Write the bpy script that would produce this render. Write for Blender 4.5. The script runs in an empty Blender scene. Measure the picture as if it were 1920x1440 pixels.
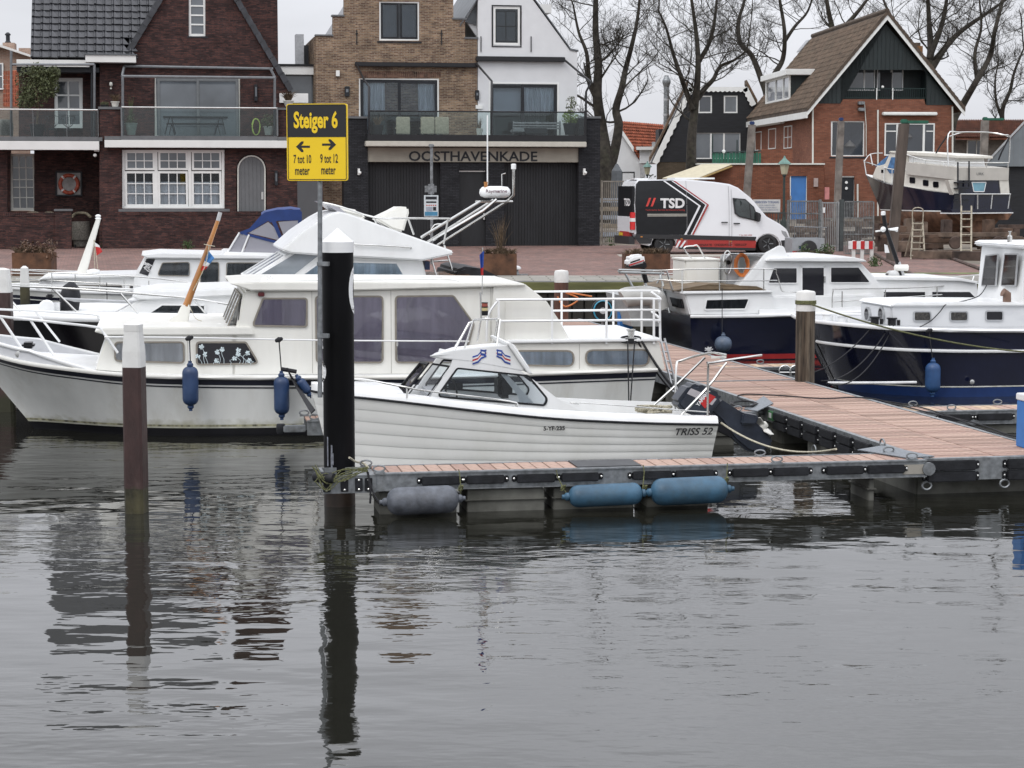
import bpy,math,random
from math import sin,cos,tan,atan,atan2,pi,radians,sqrt,hypot
from mathutils import Vector,Matrix,geometry
V=Vector
sc=bpy.context.scene
C=sc.collection
random.seed(7)
FOC=3730.0; CH=3.5
PIT=atan(370.0/FOC); cP,sP=cos(PIT),sin(PIT)
cam=bpy.data.objects.new('camera',bpy.data.cameras.new('camera'))
C.objects.link(cam)
cam.location=(0,0,CH); cam.rotation_euler=(pi/2 - PIT,0,0)
cam.data.sensor_width=36; cam.data.lens=36*FOC/1920
cam.data.clip_start=0.5; cam.data.clip_end=3000
sc.camera=cam
w=bpy.data.worlds.new('World'); sc.world=w; w.use_nodes=True
nt=w.node_tree; nt.nodes.clear()
def wn(t): return nt.nodes.new(t)
out=wn('ShaderNodeOutputWorld'); bg=wn('ShaderNodeBackground')
sky=wn('ShaderNodeTexSky'); sky.sky_type='NISHITA'; sky.sun_disc=False
SUN_EL,SUN_AZ=radians(50),radians(205)
sky.sun_elevation=SUN_EL; sky.sun_rotation=SUN_AZ
sky.air_density=1.0; sky.dust_density=3.0
tc=wn('ShaderNodeTexCoord'); sep=wn('ShaderNodeSeparateXYZ')
nt.links.new(tc.outputs['Generated'],sep.inputs[0])
mr=wn('ShaderNodeMapRange'); mr.inputs['From Min'].default_value=0; mr.inputs['From Max'].default_value=1
mr.inputs['To Min'].default_value=6.3; mr.inputs['To Max'].default_value=19.0
pw_=wn('ShaderNodeMath'); pw_.operation='POWER'; pw_.use_clamp=True; pw_.inputs[1].default_value=.8
nt.links.new(sep.outputs['Z'],pw_.inputs[0]); nt.links.new(pw_.outputs[0],mr.inputs['Value'])
mp=wn('ShaderNodeMapping'); mp.inputs['Scale'].default_value=(1.5,1.5,6.0)
nz=wn('ShaderNodeTexNoise'); nz.inputs['Scale'].default_value=2.2; nz.inputs['Detail'].default_value=5
nt.links.new(tc.outputs['Generated'],mp.inputs[0]); nt.links.new(mp.outputs[0],nz.inputs['Vector'])
m2=wn('ShaderNodeMapRange'); m2.inputs['From Min'].default_value=.3; m2.inputs['From Max'].default_value=.7
m2.inputs['To Min'].default_value=.80; m2.inputs['To Max'].default_value=1.12
nt.links.new(nz.outputs['Fac'],m2.inputs['Value'])
mul=wn('ShaderNodeMath'); mul.operation='MULTIPLY'
nt.links.new(mr.outputs[0],mul.inputs[0]); nt.links.new(m2.outputs[0],mul.inputs[1])
cc=wn('ShaderNodeCombineColor')
cols=[]
for k,g in enumerate((0.96,0.975,1.035)):
 a=wn('ShaderNodeMath'); a.operation='MULTIPLY'; a.inputs[1].default_value=g
 nt.links.new(mul.outputs[0],a.inputs[0]); nt.links.new(a.outputs[0],cc.inputs[k])
mx=wn('ShaderNodeMix'); mx.data_type='RGBA'; mx.inputs['Factor'].default_value=0.93
nt.links.new(sky.outputs[0],mx.inputs['A']); nt.links.new(cc.outputs[0],mx.inputs['B'])
nt.links.new(mx.outputs['Result'],bg.inputs['Color']); bg.inputs['Strength'].default_value=0.1
nt.links.new(bg.outputs[0],out.inputs[0])
sun=bpy.data.objects.new('sun',bpy.data.lights.new('sun','SUN')); C.objects.link(sun)
sun.data.energy=0.8; sun.data.angle=radians(25); sun.data.color=(1,.97,.92)
sd=V((sin(SUN_AZ)*cos(SUN_EL),cos(SUN_AZ)*cos(SUN_EL),sin(SUN_EL)))
sun.rotation_euler=sd.to_track_quat('Z','Y').to_euler()
sc.view_settings.view_transform='Standard'; sc.view_settings.look='None'
sc.view_settings.exposure=0.24; sc.view_settings.gamma=1; sc.view_settings.use_curve_mapping=False
def ray(px,py):
 a=(px - 960)/FOC; b=(720 - py)/FOC
 return V((a,cP+b*sP,-sP+b*cP))
def at(px,py,Y):
 r=ray(px,py); t=Y/r.y; return V((r.x*t,Y,CH+r.z*t))
def gz(px,py,z):
 r=ray(px,py); t=(z - CH)/r.z; return V((r.x*t,r.y*t,z))
class Fr:
 """a vertical reference plane: u runs along it, n towards the viewer's side, z up"""
 def __init__(s,px,Y,deg):
  p=at(px,350,Y); s.O=V((p.x,p.y,0)); t=radians(deg); s.th=t
  s.U=V((cos(t),sin(t),0)); s.N=V((sin(t),-cos(t),0))
 def pt(s,u,n,z): return s.O+s.U*u+s.N*n+V((0,0,z))
 def uz(s,px,py,n=0.0):
  r=ray(px,py); o=V((0,0,CH)) - (s.O+s.N*n)
  t=-o.dot(s.N)/r.dot(s.N); p=V((0,0,CH))+r*t
  return ((p - s.O).dot(s.U),p.z)
 def W(s,px,py,n=0.0):
  a,b=s.uz(px,py,n); return s.pt(a,n,b)
 def P(s,pts,n=0.0): return [s.uz(a,b,n) for a,b in pts]
WO={}
class MB:
 def __init__(s): s.v=[]; s.f=[]
 def add(s,vs,fs):
  k=len(s.v); s.v += [tuple(p) for p in vs]; s.f += [tuple(i+k for i in f) for f in fs]; return s
 def hexa(s,p):   # 8 points: 4 bottom ring, 4 top ring
  return s.add(p,[(3,2,1,0),(4,5,6,7),(0,1,5,4),(1,2,6,5),(2,3,7,6),(3,0,4,7)])
 def box(s,x0,y0,z0,x1,y1,z1):
  return s.hexa([(x0,y0,z0),(x1,y0,z0),(x1,y1,z0),(x0,y1,z0),(x0,y0,z1),(x1,y0,z1),(x1,y1,z1),(x0,y1,z1)])
 def fb(s,fr,u0,u1,n0,n1,z0,z1):
  q=fr.pt
  return s.hexa([q(u0,n1,z0),q(u1,n1,z0),q(u1,n0,z0),q(u0,n0,z0),q(u0,n1,z1),q(u1,n1,z1),q(u1,n0,z1),q(u0,n0,z1)])
 def pr(s,fr,x0,y0,x1,y1,n0,n1):   # box whose front face covers this rectangle
  xm,ym=(x0+x1)/2,(y0+y1)/2
  u0=fr.uz(x0,ym,n1)[0]; u1=fr.uz(x1,ym,n1)[0]
  z1=fr.uz(xm,y0,n1)[1]; z0=fr.uz(xm,y1,n1)[1]
  return s.fb(fr,u0,u1,n0,n1,z0,z1)
 def prism(s,pts,off,holes=()):
  off=V(off); loops=[[V(p) for p in pts]]+[[V(p) for p in h] for h in holes]
  if not holes and len(pts)>2:
   tri=geometry.tessellate_polygon(loops) if len(pts)>4 else None
  else: tri=geometry.tessellate_polygon(loops)
  allp=[p for l in loops for p in l]; N=len(allp)
  fs=[]
  if tri is None: fs += [tuple(range(N)),tuple(range(2*N - 1,N - 1,-1))]
  else:
   for t in tri: fs += [tuple(t),(t[2]+N,t[1]+N,t[0]+N)]
  k=0
  for l in loops:
   m=len(l)
   for i in range(m): j=(i+1) % m; fs.append((k+i,k+j,k+j+N,k+i+N))
   k += m
  return s.add(allp+[p+off for p in allp],fs)
 def fp(s,fr,uzs,n0,n1,holes=()):      # polygon in (u,z), extruded n1 -> n0
  return s.prism([fr.pt(u,n1,z) for u,z in uzs],fr.N*(n0 - n1),[[fr.pt(u,n1,z) for u,z in h] for h in holes])
 def fpx(s,fr,pxs,n0,n1,holes=()):     # same with the outline read on plane n1
  return s.fp(fr,fr.P(pxs,n1),n0,n1,[fr.P(h,n1) for h in holes])
 def ring(s,fr,A,B,n0,n1):
  m=len(A); q=fr.pt
  P=[q(u,n1,z) for u,z in A]+[q(u,n1,z) for u,z in B]+[q(u,n0,z) for u,z in A]+[q(u,n0,z) for u,z in B]
  fs=[]
  for i in range(m):
   j=(i+1) % m
   fs += [(i,j,m+j,m+i),(i,2*m+i,2*m+j,j),(m+i,m+j,3*m+j,3*m+i),(2*m+i,3*m+i,3*m+j,2*m+j)]
  return s.add(P,fs)
 def tube(s,pts,r,seg=6,closed=False,r2=None):
  pts=[V(p) for p in pts]; n=len(pts)
  if n<2: return s
  up=None; rings=[]
  for i,p in enumerate(pts):
   if closed: d=pts[(i+1) % n] - pts[i - 1]
   else: d=pts[min(i+1,n - 1)] - pts[max(i - 1,0)]
   if d.length<1e-9: d=V((0,0,1))
   d.normalize()
   if up is None:
    up=V((0,0,1)) if abs(d.z)<.9 else V((1,0,0))
   a=d.cross(up).normalized(); up=a.cross(d).normalized()
   rr=r if r2 is None else r+(r2 - r)*i/(n - 1)
   rings.append([p+(a*cos(2*pi*k/seg)+up*sin(2*pi*k/seg))*rr for k in range(seg)])
  vs=[q for R in rings for q in R]; fs=[]
  m=n if closed else n - 1
  for i in range(m):
   for k in range(seg):
    a=i*seg+k; b=i*seg+(k+1) % seg; c=((i+1) % n)*seg+(k+1) % seg; d=((i+1) % n)*seg+k
    fs.append((a,b,c,d))
  if not closed: fs += [tuple(range(seg - 1,-1,-1)),tuple((n - 1)*seg+k for k in range(seg))]
  return s.add(vs,fs)
 def lathe(s,o,ax,prof,seg=16,sx=1.0):   # prof: (radius, height)
  o=V(o); ax=V(ax).normalized(); t=V((0,0,1)) if abs(ax.z)<.9 else V((1,0,0))
  a=ax.cross(t).normalized(); b=ax.cross(a).normalized(); vs=[]; fs=[]
  for r,h in prof:
   for k in range(seg):
    an=2*pi*k/seg; vs.append(o+ax*h+(a*cos(an)*sx+b*sin(an))*r)
  for i in range(len(prof) - 1):
   for k in range(seg):
    fs.append((i*seg+k,i*seg+(k+1) % seg,(i+1)*seg+(k+1) % seg,(i+1)*seg+k))
  fs += [tuple(range(seg - 1,-1,-1)),tuple((len(prof) - 1)*seg+k for k in range(seg))]
  return s.add(vs,fs)
 def ball(s,o,r,seg=10,sz=1.0):
  o=V(o); n=6
  return s.lathe(o,(0,0,1),[(r*sin(pi*i/n)+1e-4,-r*sz*cos(pi*i/n)) for i in range(n+1)],seg)
 def grid(s,rows,close=False):      # rows of points -> quads
  m=len(rows[0]); vs=[p for R in rows for p in R]; fs=[]
  for i in range(len(rows) - 1):
   for j in range(m - (0 if close else 1)):
    k=(j+1) % m
    fs.append((i*m+j,i*m+k,(i+1)*m+k,(i+1)*m+j))
  return s.add(vs,fs)
 def obj(s,name,mat,parent=None,smooth=None,bevel=0.0,kind=None,fix=True):
  o0=WO[parent.name] if parent is not None else V((0,0,0))
  me=bpy.data.meshes.new(name)
  me.from_pydata([(x - o0.x,y - o0.y,z - o0.z) for x,y,z in s.v],[],s.f);
  if fix or bevel:
   import bmesh
   bm=bmesh.new(); bm.from_mesh(me)
   if bevel:
    bmesh.ops.remove_doubles(bm,verts=bm.verts,dist=1e-5)
   bmesh.ops.recalc_face_normals(bm,faces=bm.faces)
   if bevel:
    es=[e for e in bm.edges if len(e.link_faces)==2 and e.calc_face_angle(0)>.5]
    bmesh.ops.bevel(bm,geom=es,offset=bevel,segments=2,affect='EDGES',clamp_overlap=True)
   bm.to_mesh(me); bm.free()
  me.materials.append(mat)
  if smooth is not None or bevel:
   me.polygons.foreach_set('use_smooth',[True]*len(me.polygons))
   me.set_sharp_from_angle(angle=radians(smooth or 35))
  o=bpy.data.objects.new(name,me); C.objects.link(o)
  if parent is not None: o.parent=parent
  WO[o.name]=o0.copy()
  if kind: o['kind']=kind
  return o
def tag(o,label=None,cat=None,group=None,kind=None):
 if label: o['label']=label
 if cat: o['category']=cat
 if group: o['group']=group
 if kind: o['kind']=kind
 return o
def thing(name,label,cat,loc,group=None):
 o=bpy.data.objects.new(name,None); C.objects.link(o); o.location=loc; o.empty_display_size=.2
 WO[o.name]=V(loc); tag(o,label,cat,group); return o
def copytree(o,parent=None):
 c=o.copy(); C.objects.link(c); WO[c.name]=WO[o.name].copy()
 if parent is not None: c.parent=parent
 for ch in list(o.children): copytree(ch,c)
 return c
def inst(me,name,parent,pos,rot=(0,0,0),scale=(1,1,1)):
 o=bpy.data.objects.new(name,me); C.objects.link(o)
 o0=WO[parent.name] if parent is not None else V((0,0,0))
 o.location=V(pos) - o0; o.rotation_euler=rot; o.scale=scale
 if parent is not None: o.parent=parent
 return o
def rnd(poly,r,k=4):           # round the corners of a 2-D polygon
 out=[]; n=len(poly)
 rs=r if isinstance(r,(list,tuple)) else [r]*n
 for i in range(n):
  p=V(poly[i]); a=V(poly[i - 1]) - p; b=V(poly[(i+1) % n]) - p
  la,lb=a.length,b.length; a.normalize(); b.normalize()
  an=a.angle(b); d=min(rs[i]/tan(an/2),la*.48,lb*.48)
  p0,p1=p+a*d,p+b*d
  for j in range(k+1):
   t=j/k; q=p0*(1 - t) ** 2+p*2*t*(1 - t)+p1*t*t; out.append((q.x,q.y))
 return out
def offs(poly,d):               # inset (d>0) a convex polygon
 n=len(poly); ar=sum(poly[i - 1][0]*poly[i][1] - poly[i][0]*poly[i - 1][1] for i in range(n)); sg=1 if ar>0 else -1
 out=[]
 for i in range(n):
  p=V(poly[i]); e1=p - V(poly[i - 1]); e2=V(poly[(i+1) % n]) - p
  if e1.length<1e-7: e1=e2
  if e2.length<1e-7: e2=e1
  n1=V((-e1.y,e1.x)).normalized()*sg; n2=V((-e2.y,e2.x)).normalized()*sg
  m=n1+n2
  m=m.normalized() if m.length>1e-6 else n1
  q=p+m*(d/max(.4,m.dot(n1))); out.append((q.x,q.y))
 return out
def spl(pts,k=6):               # catmull-rom through points
 pts=[V(p) for p in pts]; o=[]
 for i in range(len(pts) - 1):
  a=pts[max(i - 1,0)]; b=pts[i]; c=pts[i+1]; d=pts[min(i+2,len(pts) - 1)]
  for j in range(k):
   t=j/k; o.append(.5*((2*b)+(c - a)*t+(2*a - 5*b+4*c - d)*t*t+(3*b - a - 3*c+d)*t ** 3))
 o.append(pts[-1]); return o
def lerp(tab,x):                # piecewise linear
 if x <= tab[0][0]: return tab[0][1]
 for (a,b),(c,d) in zip(tab,tab[1:]):
  if x <= c: return b+(d - b)*(x - a)/(c - a)
 return tab[-1][1]
def sag(a,b,s,k=10):
 a,b=V(a),V(b)
 return [a.lerp(b,i/k) - V((0,0,s*4*(i/k)*(1 - i/k))) for i in range(k+1)]
MATS={}
def lin(c): return tuple((x/255/12.92 if x/255 <= .04045 else ((x/255+.055)/1.055) ** 2.4) for x in c)
def mat(name,col,rough=.6,metal=0.,var=.12,scale=6.,bump=0.,bscale=None,spec=.5,coat=0.,stretch=(1,1,1),dirt=0.,dcol=(.05,.045,.035),detail=5,tide=None):
 """procedural: base colour varied by fine noise, optional dirt blotches and relief; object coordinates"""
 if name in MATS: return MATS[name]
 m=bpy.data.materials.new(name); m.use_nodes=True; MATS[name]=m
 t=m.node_tree; b=t.nodes['Principled BSDF']; L=t.links
 tcn=t.nodes.new('ShaderNodeTexCoord'); mpn=t.nodes.new('ShaderNodeMapping'); mpn.inputs['Scale'].default_value=stretch
 L.new(tcn.outputs['Object'],mpn.inputs[0])
 n=t.nodes.new('ShaderNodeTexNoise'); n.inputs['Scale'].default_value=scale; n.inputs['Detail'].default_value=detail
 L.new(mpn.outputs[0],n.inputs['Vector'])
 r=t.nodes.new('ShaderNodeValToRGB'); L.new(n.outputs['Fac'],r.inputs[0])
 lo=[c*(1 - var*1.6) for c in col]; hi=[min(1,c*(1+var)) for c in col]
 r.color_ramp.elements[0].position=.3; r.color_ramp.elements[0].color=(*lo,1)
 r.color_ramp.elements[1].position=.7; r.color_ramp.elements[1].color=(*hi,1)
 src=r.outputs[0]
 if dirt:
  n2=t.nodes.new('ShaderNodeTexNoise'); n2.inputs['Scale'].default_value=scale*.35; n2.inputs['Detail'].default_value=8; n2.inputs['Roughness'].default_value=.7
  L.new(mpn.outputs[0],n2.inputs['Vector'])
  mr_=t.nodes.new('ShaderNodeMapRange'); mr_.inputs['From Min'].default_value=.5; mr_.inputs['From Max'].default_value=.75; mr_.inputs['To Max'].default_value=dirt
  L.new(n2.outputs['Fac'],mr_.inputs['Value'])
  mm=t.nodes.new('ShaderNodeMix'); mm.data_type='RGBA'; L.new(mr_.outputs[0],mm.inputs['Factor']); L.new(src,mm.inputs['A']); mm.inputs['B'].default_value=(*dcol,1)
  src=mm.outputs['Result']
 if tide:        # ragged band of growth and scum up to this height
  gg=t.nodes.new('ShaderNodeNewGeometry'); sp=t.nodes.new('ShaderNodeSeparateXYZ'); L.new(gg.outputs['Position'],sp.inputs[0])
  n3=t.nodes.new('ShaderNodeTexNoise'); n3.inputs['Scale'].default_value=7; n3.inputs['Detail'].default_value=6; L.new(gg.outputs['Position'],n3.inputs['Vector'])
  def mt(op,a,c):
   q=t.nodes.new('ShaderNodeMath'); q.operation=op; q.use_clamp=op=='MINIMUM'
   for i,v in enumerate((a,c)):
    if isinstance(v,(int,float)): q.inputs[i].default_value=v
    else: L.new(v,q.inputs[i])
   return q.outputs[0]
  fz=mt('MINIMUM',mt('MULTIPLY',mt('SUBTRACT',mt('ADD',mt('MULTIPLY',n3.outputs['Fac'],tide[2]),tide[0] - tide[2]/2),sp.outputs['Z']),tide[3]),tide[4])
  m4=t.nodes.new('ShaderNodeMix'); m4.data_type='RGBA'; L.new(fz,m4.inputs['Factor']); L.new(src,m4.inputs['A']); m4.inputs['B'].default_value=(*tide[1],1); src=m4.outputs['Result']
 L.new(src,b.inputs['Base Color'])
 b.inputs['Roughness'].default_value=rough; b.inputs['Metallic'].default_value=metal
 b.inputs['Specular IOR Level'].default_value=spec
 if coat: b.inputs['Coat Weight'].default_value=coat; b.inputs['Coat Roughness'].default_value=.06
 if bump:
  nb=t.nodes.new('ShaderNodeTexNoise'); nb.inputs['Scale'].default_value=bscale or scale*4; nb.inputs['Detail'].default_value=4
  L.new(mpn.outputs[0],nb.inputs['Vector'])
  bp=t.nodes.new('ShaderNodeBump'); bp.inputs['Strength'].default_value=bump; bp.inputs['Distance'].default_value=.02
  L.new(nb.outputs['Fac'],bp.inputs['Height']); L.new(bp.outputs[0],b.inputs['Normal'])
 return m
def brickmat(name,c1,c2,mortar,deg,bw=.215,bh=.0625,ms=.009,cvar=.35,c3=None,flat=False,bump=.5,scale3=1.3):
 if name in MATS: return MATS[name]
 m=bpy.data.materials.new(name); m.use_nodes=True; MATS[name]=m
 t=m.node_tree; b=t.nodes['Principled BSDF']; L=t.links
 g=t.nodes.new('ShaderNodeNewGeometry'); th=radians(deg)
 def dot(v):
  d=t.nodes.new('ShaderNodeVectorMath'); d.operation='DOT_PRODUCT'; d.inputs[1].default_value=v
  L.new(g.outputs['Position'],d.inputs[0]); return d.outputs['Value']
 cb=t.nodes.new('ShaderNodeCombineXYZ')
 if flat:
  L.new(dot((cos(th),sin(th),0)),cb.inputs[0]); L.new(dot((-sin(th),cos(th),0)),cb.inputs[1])
 else:
  L.new(dot((cos(th) - sin(th),sin(th)+cos(th),0)),cb.inputs[0]); L.new(dot((0,0,1)),cb.inputs[1])
 bt=t.nodes.new('ShaderNodeTexBrick'); L.new(cb.outputs[0],bt.inputs['Vector'])
 bt.inputs['Scale'].default_value=1; bt.inputs['Brick Width'].default_value=bw; bt.inputs['Row Height'].default_value=bh
 bt.inputs['Mortar Size'].default_value=ms; bt.inputs['Mortar Smooth'].default_value=.1
 bt.inputs['Color1'].default_value=(*c1,1); bt.inputs['Color2'].default_value=(*c2,1); bt.inputs['Mortar'].default_value=(*mortar,1)
 src=bt.outputs['Color']
 n=t.nodes.new('ShaderNodeTexNoise'); n.inputs['Scale'].default_value=scale3; n.inputs['Detail'].default_value=9; n.inputs['Roughness'].default_value=.75
 L.new(cb.outputs[0],n.inputs['Vector'])
 if c3:
  fl=[]
  for i,(sz) in enumerate((bw,bh)):
   pass
  wn_=t.nodes.new('ShaderNodeTexVoronoi'); wn_.inputs['Scale'].default_value=1
  sc_=t.nodes.new('ShaderNodeVectorMath'); sc_.operation='MULTIPLY'; sc_.inputs[1].default_value=(1/bw,1/bh,1)
  L.new(cb.outputs[0],sc_.inputs[0]); L.new(sc_.outputs[0],wn_.inputs['Vector'])
  sx=t.nodes.new('ShaderNodeSeparateColor'); L.new(wn_.outputs['Color'],sx.inputs[0])
  gt=t.nodes.new('ShaderNodeMapRange'); gt.inputs['From Min'].default_value=.55; gt.inputs['From Max'].default_value=.75; L.new(sx.outputs[0],gt.inputs['Value'])
  ml=t.nodes.new('ShaderNodeMath'); ml.operation='MULTIPLY'; L.new(gt.outputs[0],ml.inputs[0])
  iv=t.nodes.new('ShaderNodeMath'); iv.operation='SUBTRACT'; iv.inputs[0].default_value=1; L.new(bt.outputs['Fac'],iv.inputs[1]); L.new(iv.outputs[0],ml.inputs[1])
  m3=t.nodes.new('ShaderNodeMix'); m3.data_type='RGBA'; L.new(ml.outputs[0],m3.inputs['Factor']); L.new(src,m3.inputs['A']); m3.inputs['B'].default_value=(*c3,1)
  src=m3.outputs['Result']
 mr_=t.nodes.new('ShaderNodeMapRange'); mr_.inputs['From Min'].default_value=.25; mr_.inputs['From Max'].default_value=.75
 mr_.inputs['To Min'].default_value=1 - cvar; mr_.inputs['To Max'].default_value=1+cvar; L.new(n.outputs['Fac'],mr_.inputs['Value'])
 hs=t.nodes.new('ShaderNodeHueSaturation'); L.new(src,hs.inputs['Color']); L.new(mr_.outputs[0],hs.inputs['Value'])
 L.new(hs.outputs[0],b.inputs['Base Color']); b.inputs['Roughness'].default_value=.85; b.inputs['Specular IOR Level'].default_value=.25
 bp=t.nodes.new('ShaderNodeBump'); bp.invert=True; bp.inputs['Strength'].default_value=bump; bp.inputs['Distance'].default_value=.01
 L.new(bt.outputs['Fac'],bp.inputs['Height']); L.new(bp.outputs[0],b.inputs['Normal'])
 return m
def glass(name,tint=(.9,.93,.95),refl=1.45,base=None):
 if name in MATS: return MATS[name]
 m=bpy.data.materials.new(name); m.use_nodes=True; MATS[name]=m
 t=m.node_tree; t.nodes.clear(); L=t.links
 o=t.nodes.new('ShaderNodeOutputMaterial'); mxs=t.nodes.new('ShaderNodeMixShader')
 fz=t.nodes.new('ShaderNodeFresnel'); fz.inputs['IOR'].default_value=refl
 tr=t.nodes.new('ShaderNodeBsdfTransparent'); tr.inputs[0].default_value=(*tint,1)
 gl=t.nodes.new('ShaderNodeBsdfGlossy'); gl.inputs['Roughness'].default_value=.02
 n=t.nodes.new('ShaderNodeTexNoise'); n.inputs['Scale'].default_value=.9
 tcn=t.nodes.new('ShaderNodeTexCoord'); L.new(tcn.outputs['Object'],n.inputs['Vector'])
 bp=t.nodes.new('ShaderNodeBump'); bp.inputs['Strength'].default_value=.04; L.new(n.outputs['Fac'],bp.inputs['Height']); L.new(bp.outputs[0],gl.inputs['Normal'])
 L.new(fz.outputs[0],mxs.inputs[0]); L.new(tr.outputs[0],mxs.inputs[1]); L.new(gl.outputs[0],mxs.inputs[2]); L.new(mxs.outputs[0],o.inputs[0])
 return m
WHITE=mat('white_gelcoat',(.77,.78,.78),.27,var=.03,scale=2.2,dirt=.25,dcol=(.5,.48,.42),stretch=(1.6,1.6,.5))
CREAM=mat('cream_gelcoat',(.74,.735,.69),.28,var=.03,scale=2.4,dirt=.25,dcol=(.5,.46,.37),stretch=(2,2,.35))
HULLW=mat('white_hull_paint',(.78,.79,.76),.3,var=.04,scale=2.2,tide=(.24,(.30,.29,.17),.25,5,.7),dirt=.5,dcol=(.45,.42,.34),stretch=(2,2,.3))
GREYW=mat('grey_white_paint',(.42,.43,.44),.45,var=.1,scale=2)
NAVY=mat('navy_hull_paint',(.007,.009,.026),.14,var=.2,scale=1,spec=.5,coat=.25)
BLACKP=mat('black_paint',(.008,.008,.010),.4,var=.2,scale=3,spec=.3)
DARKH=mat('black_hull_paint',(.01,.009,.012),.15,var=.2,scale=2,coat=.3)
STEEL=mat('stainless_steel',(.62,.62,.6),.25,1.,var=.08,scale=5)
GALV=mat('galvanised_steel',(.25,.265,.275),.5,.7,var=.25,scale=14,dirt=.3,dcol=(.18,.17,.15))
ALU=mat('aluminium',(.5,.51,.52),.4,.8,var=.1,scale=8)
RUB=mat('grey_rubber_trim',(.22,.2,.17),.6,var=.1,scale=10)
BLKR=mat('black_rubber',(.014,.015,.018),.6,var=.3,scale=8,bump=.2,spec=.3,dirt=.3,dcol=(.05,.05,.05))
WPAINT=mat('white_woodwork',(.76,.77,.75),.45,var=.04,scale=3,dirt=.1,dcol=(.5,.48,.43))
OFFW=mat('offwhite_woodwork',(.62,.62,.57),.5,var=.05,scale=4)
ANTH=mat('anthracite_frame',(.020,.022,.026),.5,var=.1,spec=.3)
GREYF=mat('grey_aluminium_frame',(.16,.17,.175),.4,.3,var=.08)
DPANE=mat('dark_glass',(.030,.036,.045),.05,var=.3,scale=.5,spec=1.0)
GPANE=mat('grey_glass',(.11,.125,.14),.06,var=.3,scale=.5,spec=1.0)
BPANE=mat('smoked_boat_glass',(.010,.010,.014),.06,var=.3,scale=1,spec=.6)
CLEAR=glass('clear_glass'); CLEARB=glass('balustrade_glass',(.80,.86,.86),1.5)
SMOKE=glass('tinted_glass',(.95,.96,.97),1.5)
CURW=mat('grey_net_curtain',(.74,.75,.76),.8,var=.2,scale=2.5,stretch=(3,3,.3))
CURP=mat('mauve_curtain',(.36,.32,.41),.8,var=.14,scale=2.0,stretch=(3,3,.25))
CURB=mat('bluish_net_curtain',(.5,.58,.66),.8,var=.25,scale=3,stretch=(3,3,.3))
CURD=mat('dark_boat_curtain',(.05,.055,.06),.8,var=.3,scale=3,stretch=(4,4,.3))
ROPEB=mat('black_rope',(.015,.015,.018),.8,var=.3,scale=60)
ROPEW=mat('pale_rope',(.42,.39,.3),.9,var=.3,scale=60)
ROPEY=mat('weathered_green_rope',(.13,.135,.06),.9,var=.4,scale=50)
BLUEF=mat('blue_fender_vinyl',(.018,.045,.12),.42,var=.18,scale=5,dirt=.3,dcol=(.07,.1,.14),bump=.1)
BLUEW=mat('weathered_blue_vinyl',(.035,.095,.155),.5,var=.25,scale=5,dirt=.6,dcol=(.05,.06,.05),bump=.15)
GREYFN=mat('weathered_grey_vinyl',(.10,.11,.13),.55,var=.3,scale=7,dirt=.6,dcol=(.04,.035,.03),bump=.2)
BLUEC=mat('blue_canvas',(.012,.036,.15),.75,var=.15,scale=4,bump=.15)
WOODV=mat('varnished_wood',(.36,.15,.035),.25,var=.25,scale=5,stretch=(1,1,.15),coat=.5)
RED=mat('red_paint',(.30,.02,.02),.4,var=.08)
BLUEP=mat('blue_paint',(.008,.03,.12),.35,var=.08)
BROWNP=mat('brown_paint',(.045,.026,.028),.5,var=.25,scale=5)
DBACK=mat('dark_backing_paint',(.02,.02,.022),.9,var=.2)  # near-black colour standing in for the shade inside rooms
FOLI=mat('dull_green_leaves',(.05,.085,.025),.7,var=.45,scale=9)
FOLO=mat('olive_leaves',(.085,.10,.04),.7,var=.4,scale=9)
TWIG=mat('dry_brown_twigs',(.11,.075,.045),.9,var=.4,scale=12)
CORT=mat('rusted_steel',(.10,.045,.022),.8,var=.35,scale=4,bump=.3,dirt=.4,dcol=(.05,.025,.015))
def milky():
 m=bpy.data.materials.new('milky_window'); m.use_nodes=True; b=m.node_tree.nodes['Principled BSDF']; b.inputs['Base Color'].default_value=(.36,.36,.40,1); b.inputs['Alpha'].default_value=.62; b.inputs['Roughness'].default_value=.15
 MATS['milky_window']=m; return m
milky()
def tstroke(txt,size,fr,px,py,n,mt,parent,wpx=None,hpx=None,name='lettering',bold=0.0,shear=0.0,ext=.003,align='C',wrap=None,rot=0.0):
 """lettering as thin raised shapes; fitted to wpx by hpx around (px,py) on plane n of fr"""
 cu=bpy.data.curves.new(name,'FONT'); cu.body=txt; cu.size=1; cu.offset=bold; cu.shear=shear; cu.resolution_u=3
 ob=bpy.data.objects.new('tmp',cu); C.objects.link(ob)
 dg=bpy.context.evaluated_depsgraph_get(); me=ob.evaluated_get(dg).to_mesh()
 vs=[v.co.copy() for v in me.vertices]; fs=[tuple(p.vertices) for p in me.polygons]
 ob.evaluated_get(dg).to_mesh_clear(); bpy.data.objects.remove(ob); bpy.data.curves.remove(cu)
 x0=min(v.x for v in vs); x1=max(v.x for v in vs); y0=min(v.y for v in vs); y1=max(v.y for v in vs)
 a=fr.uz(px - wpx/2,py+hpx/2,n); b=fr.uz(px+wpx/2,py - hpx/2,n)
 mb=MB(); P=[]
 cx,cz=(a[0]+b[0])/2,(a[1]+b[1])/2; W_,H_=b[0] - a[0],b[1] - a[1]
 for v in vs:
  du=((v.x - x0)/(x1 - x0) - .5)*W_; dz=((v.y - y0)/(y1 - y0) - .5)*H_
  P.append(fr.pt(cx+du*cos(rot) - dz*sin(rot),n+ext,cz+dz*cos(rot)+du*sin(rot)))
 N_=len(P); mb.add(P,fs)
 return mb.obj(name,mt,parent,fix=False)
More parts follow.
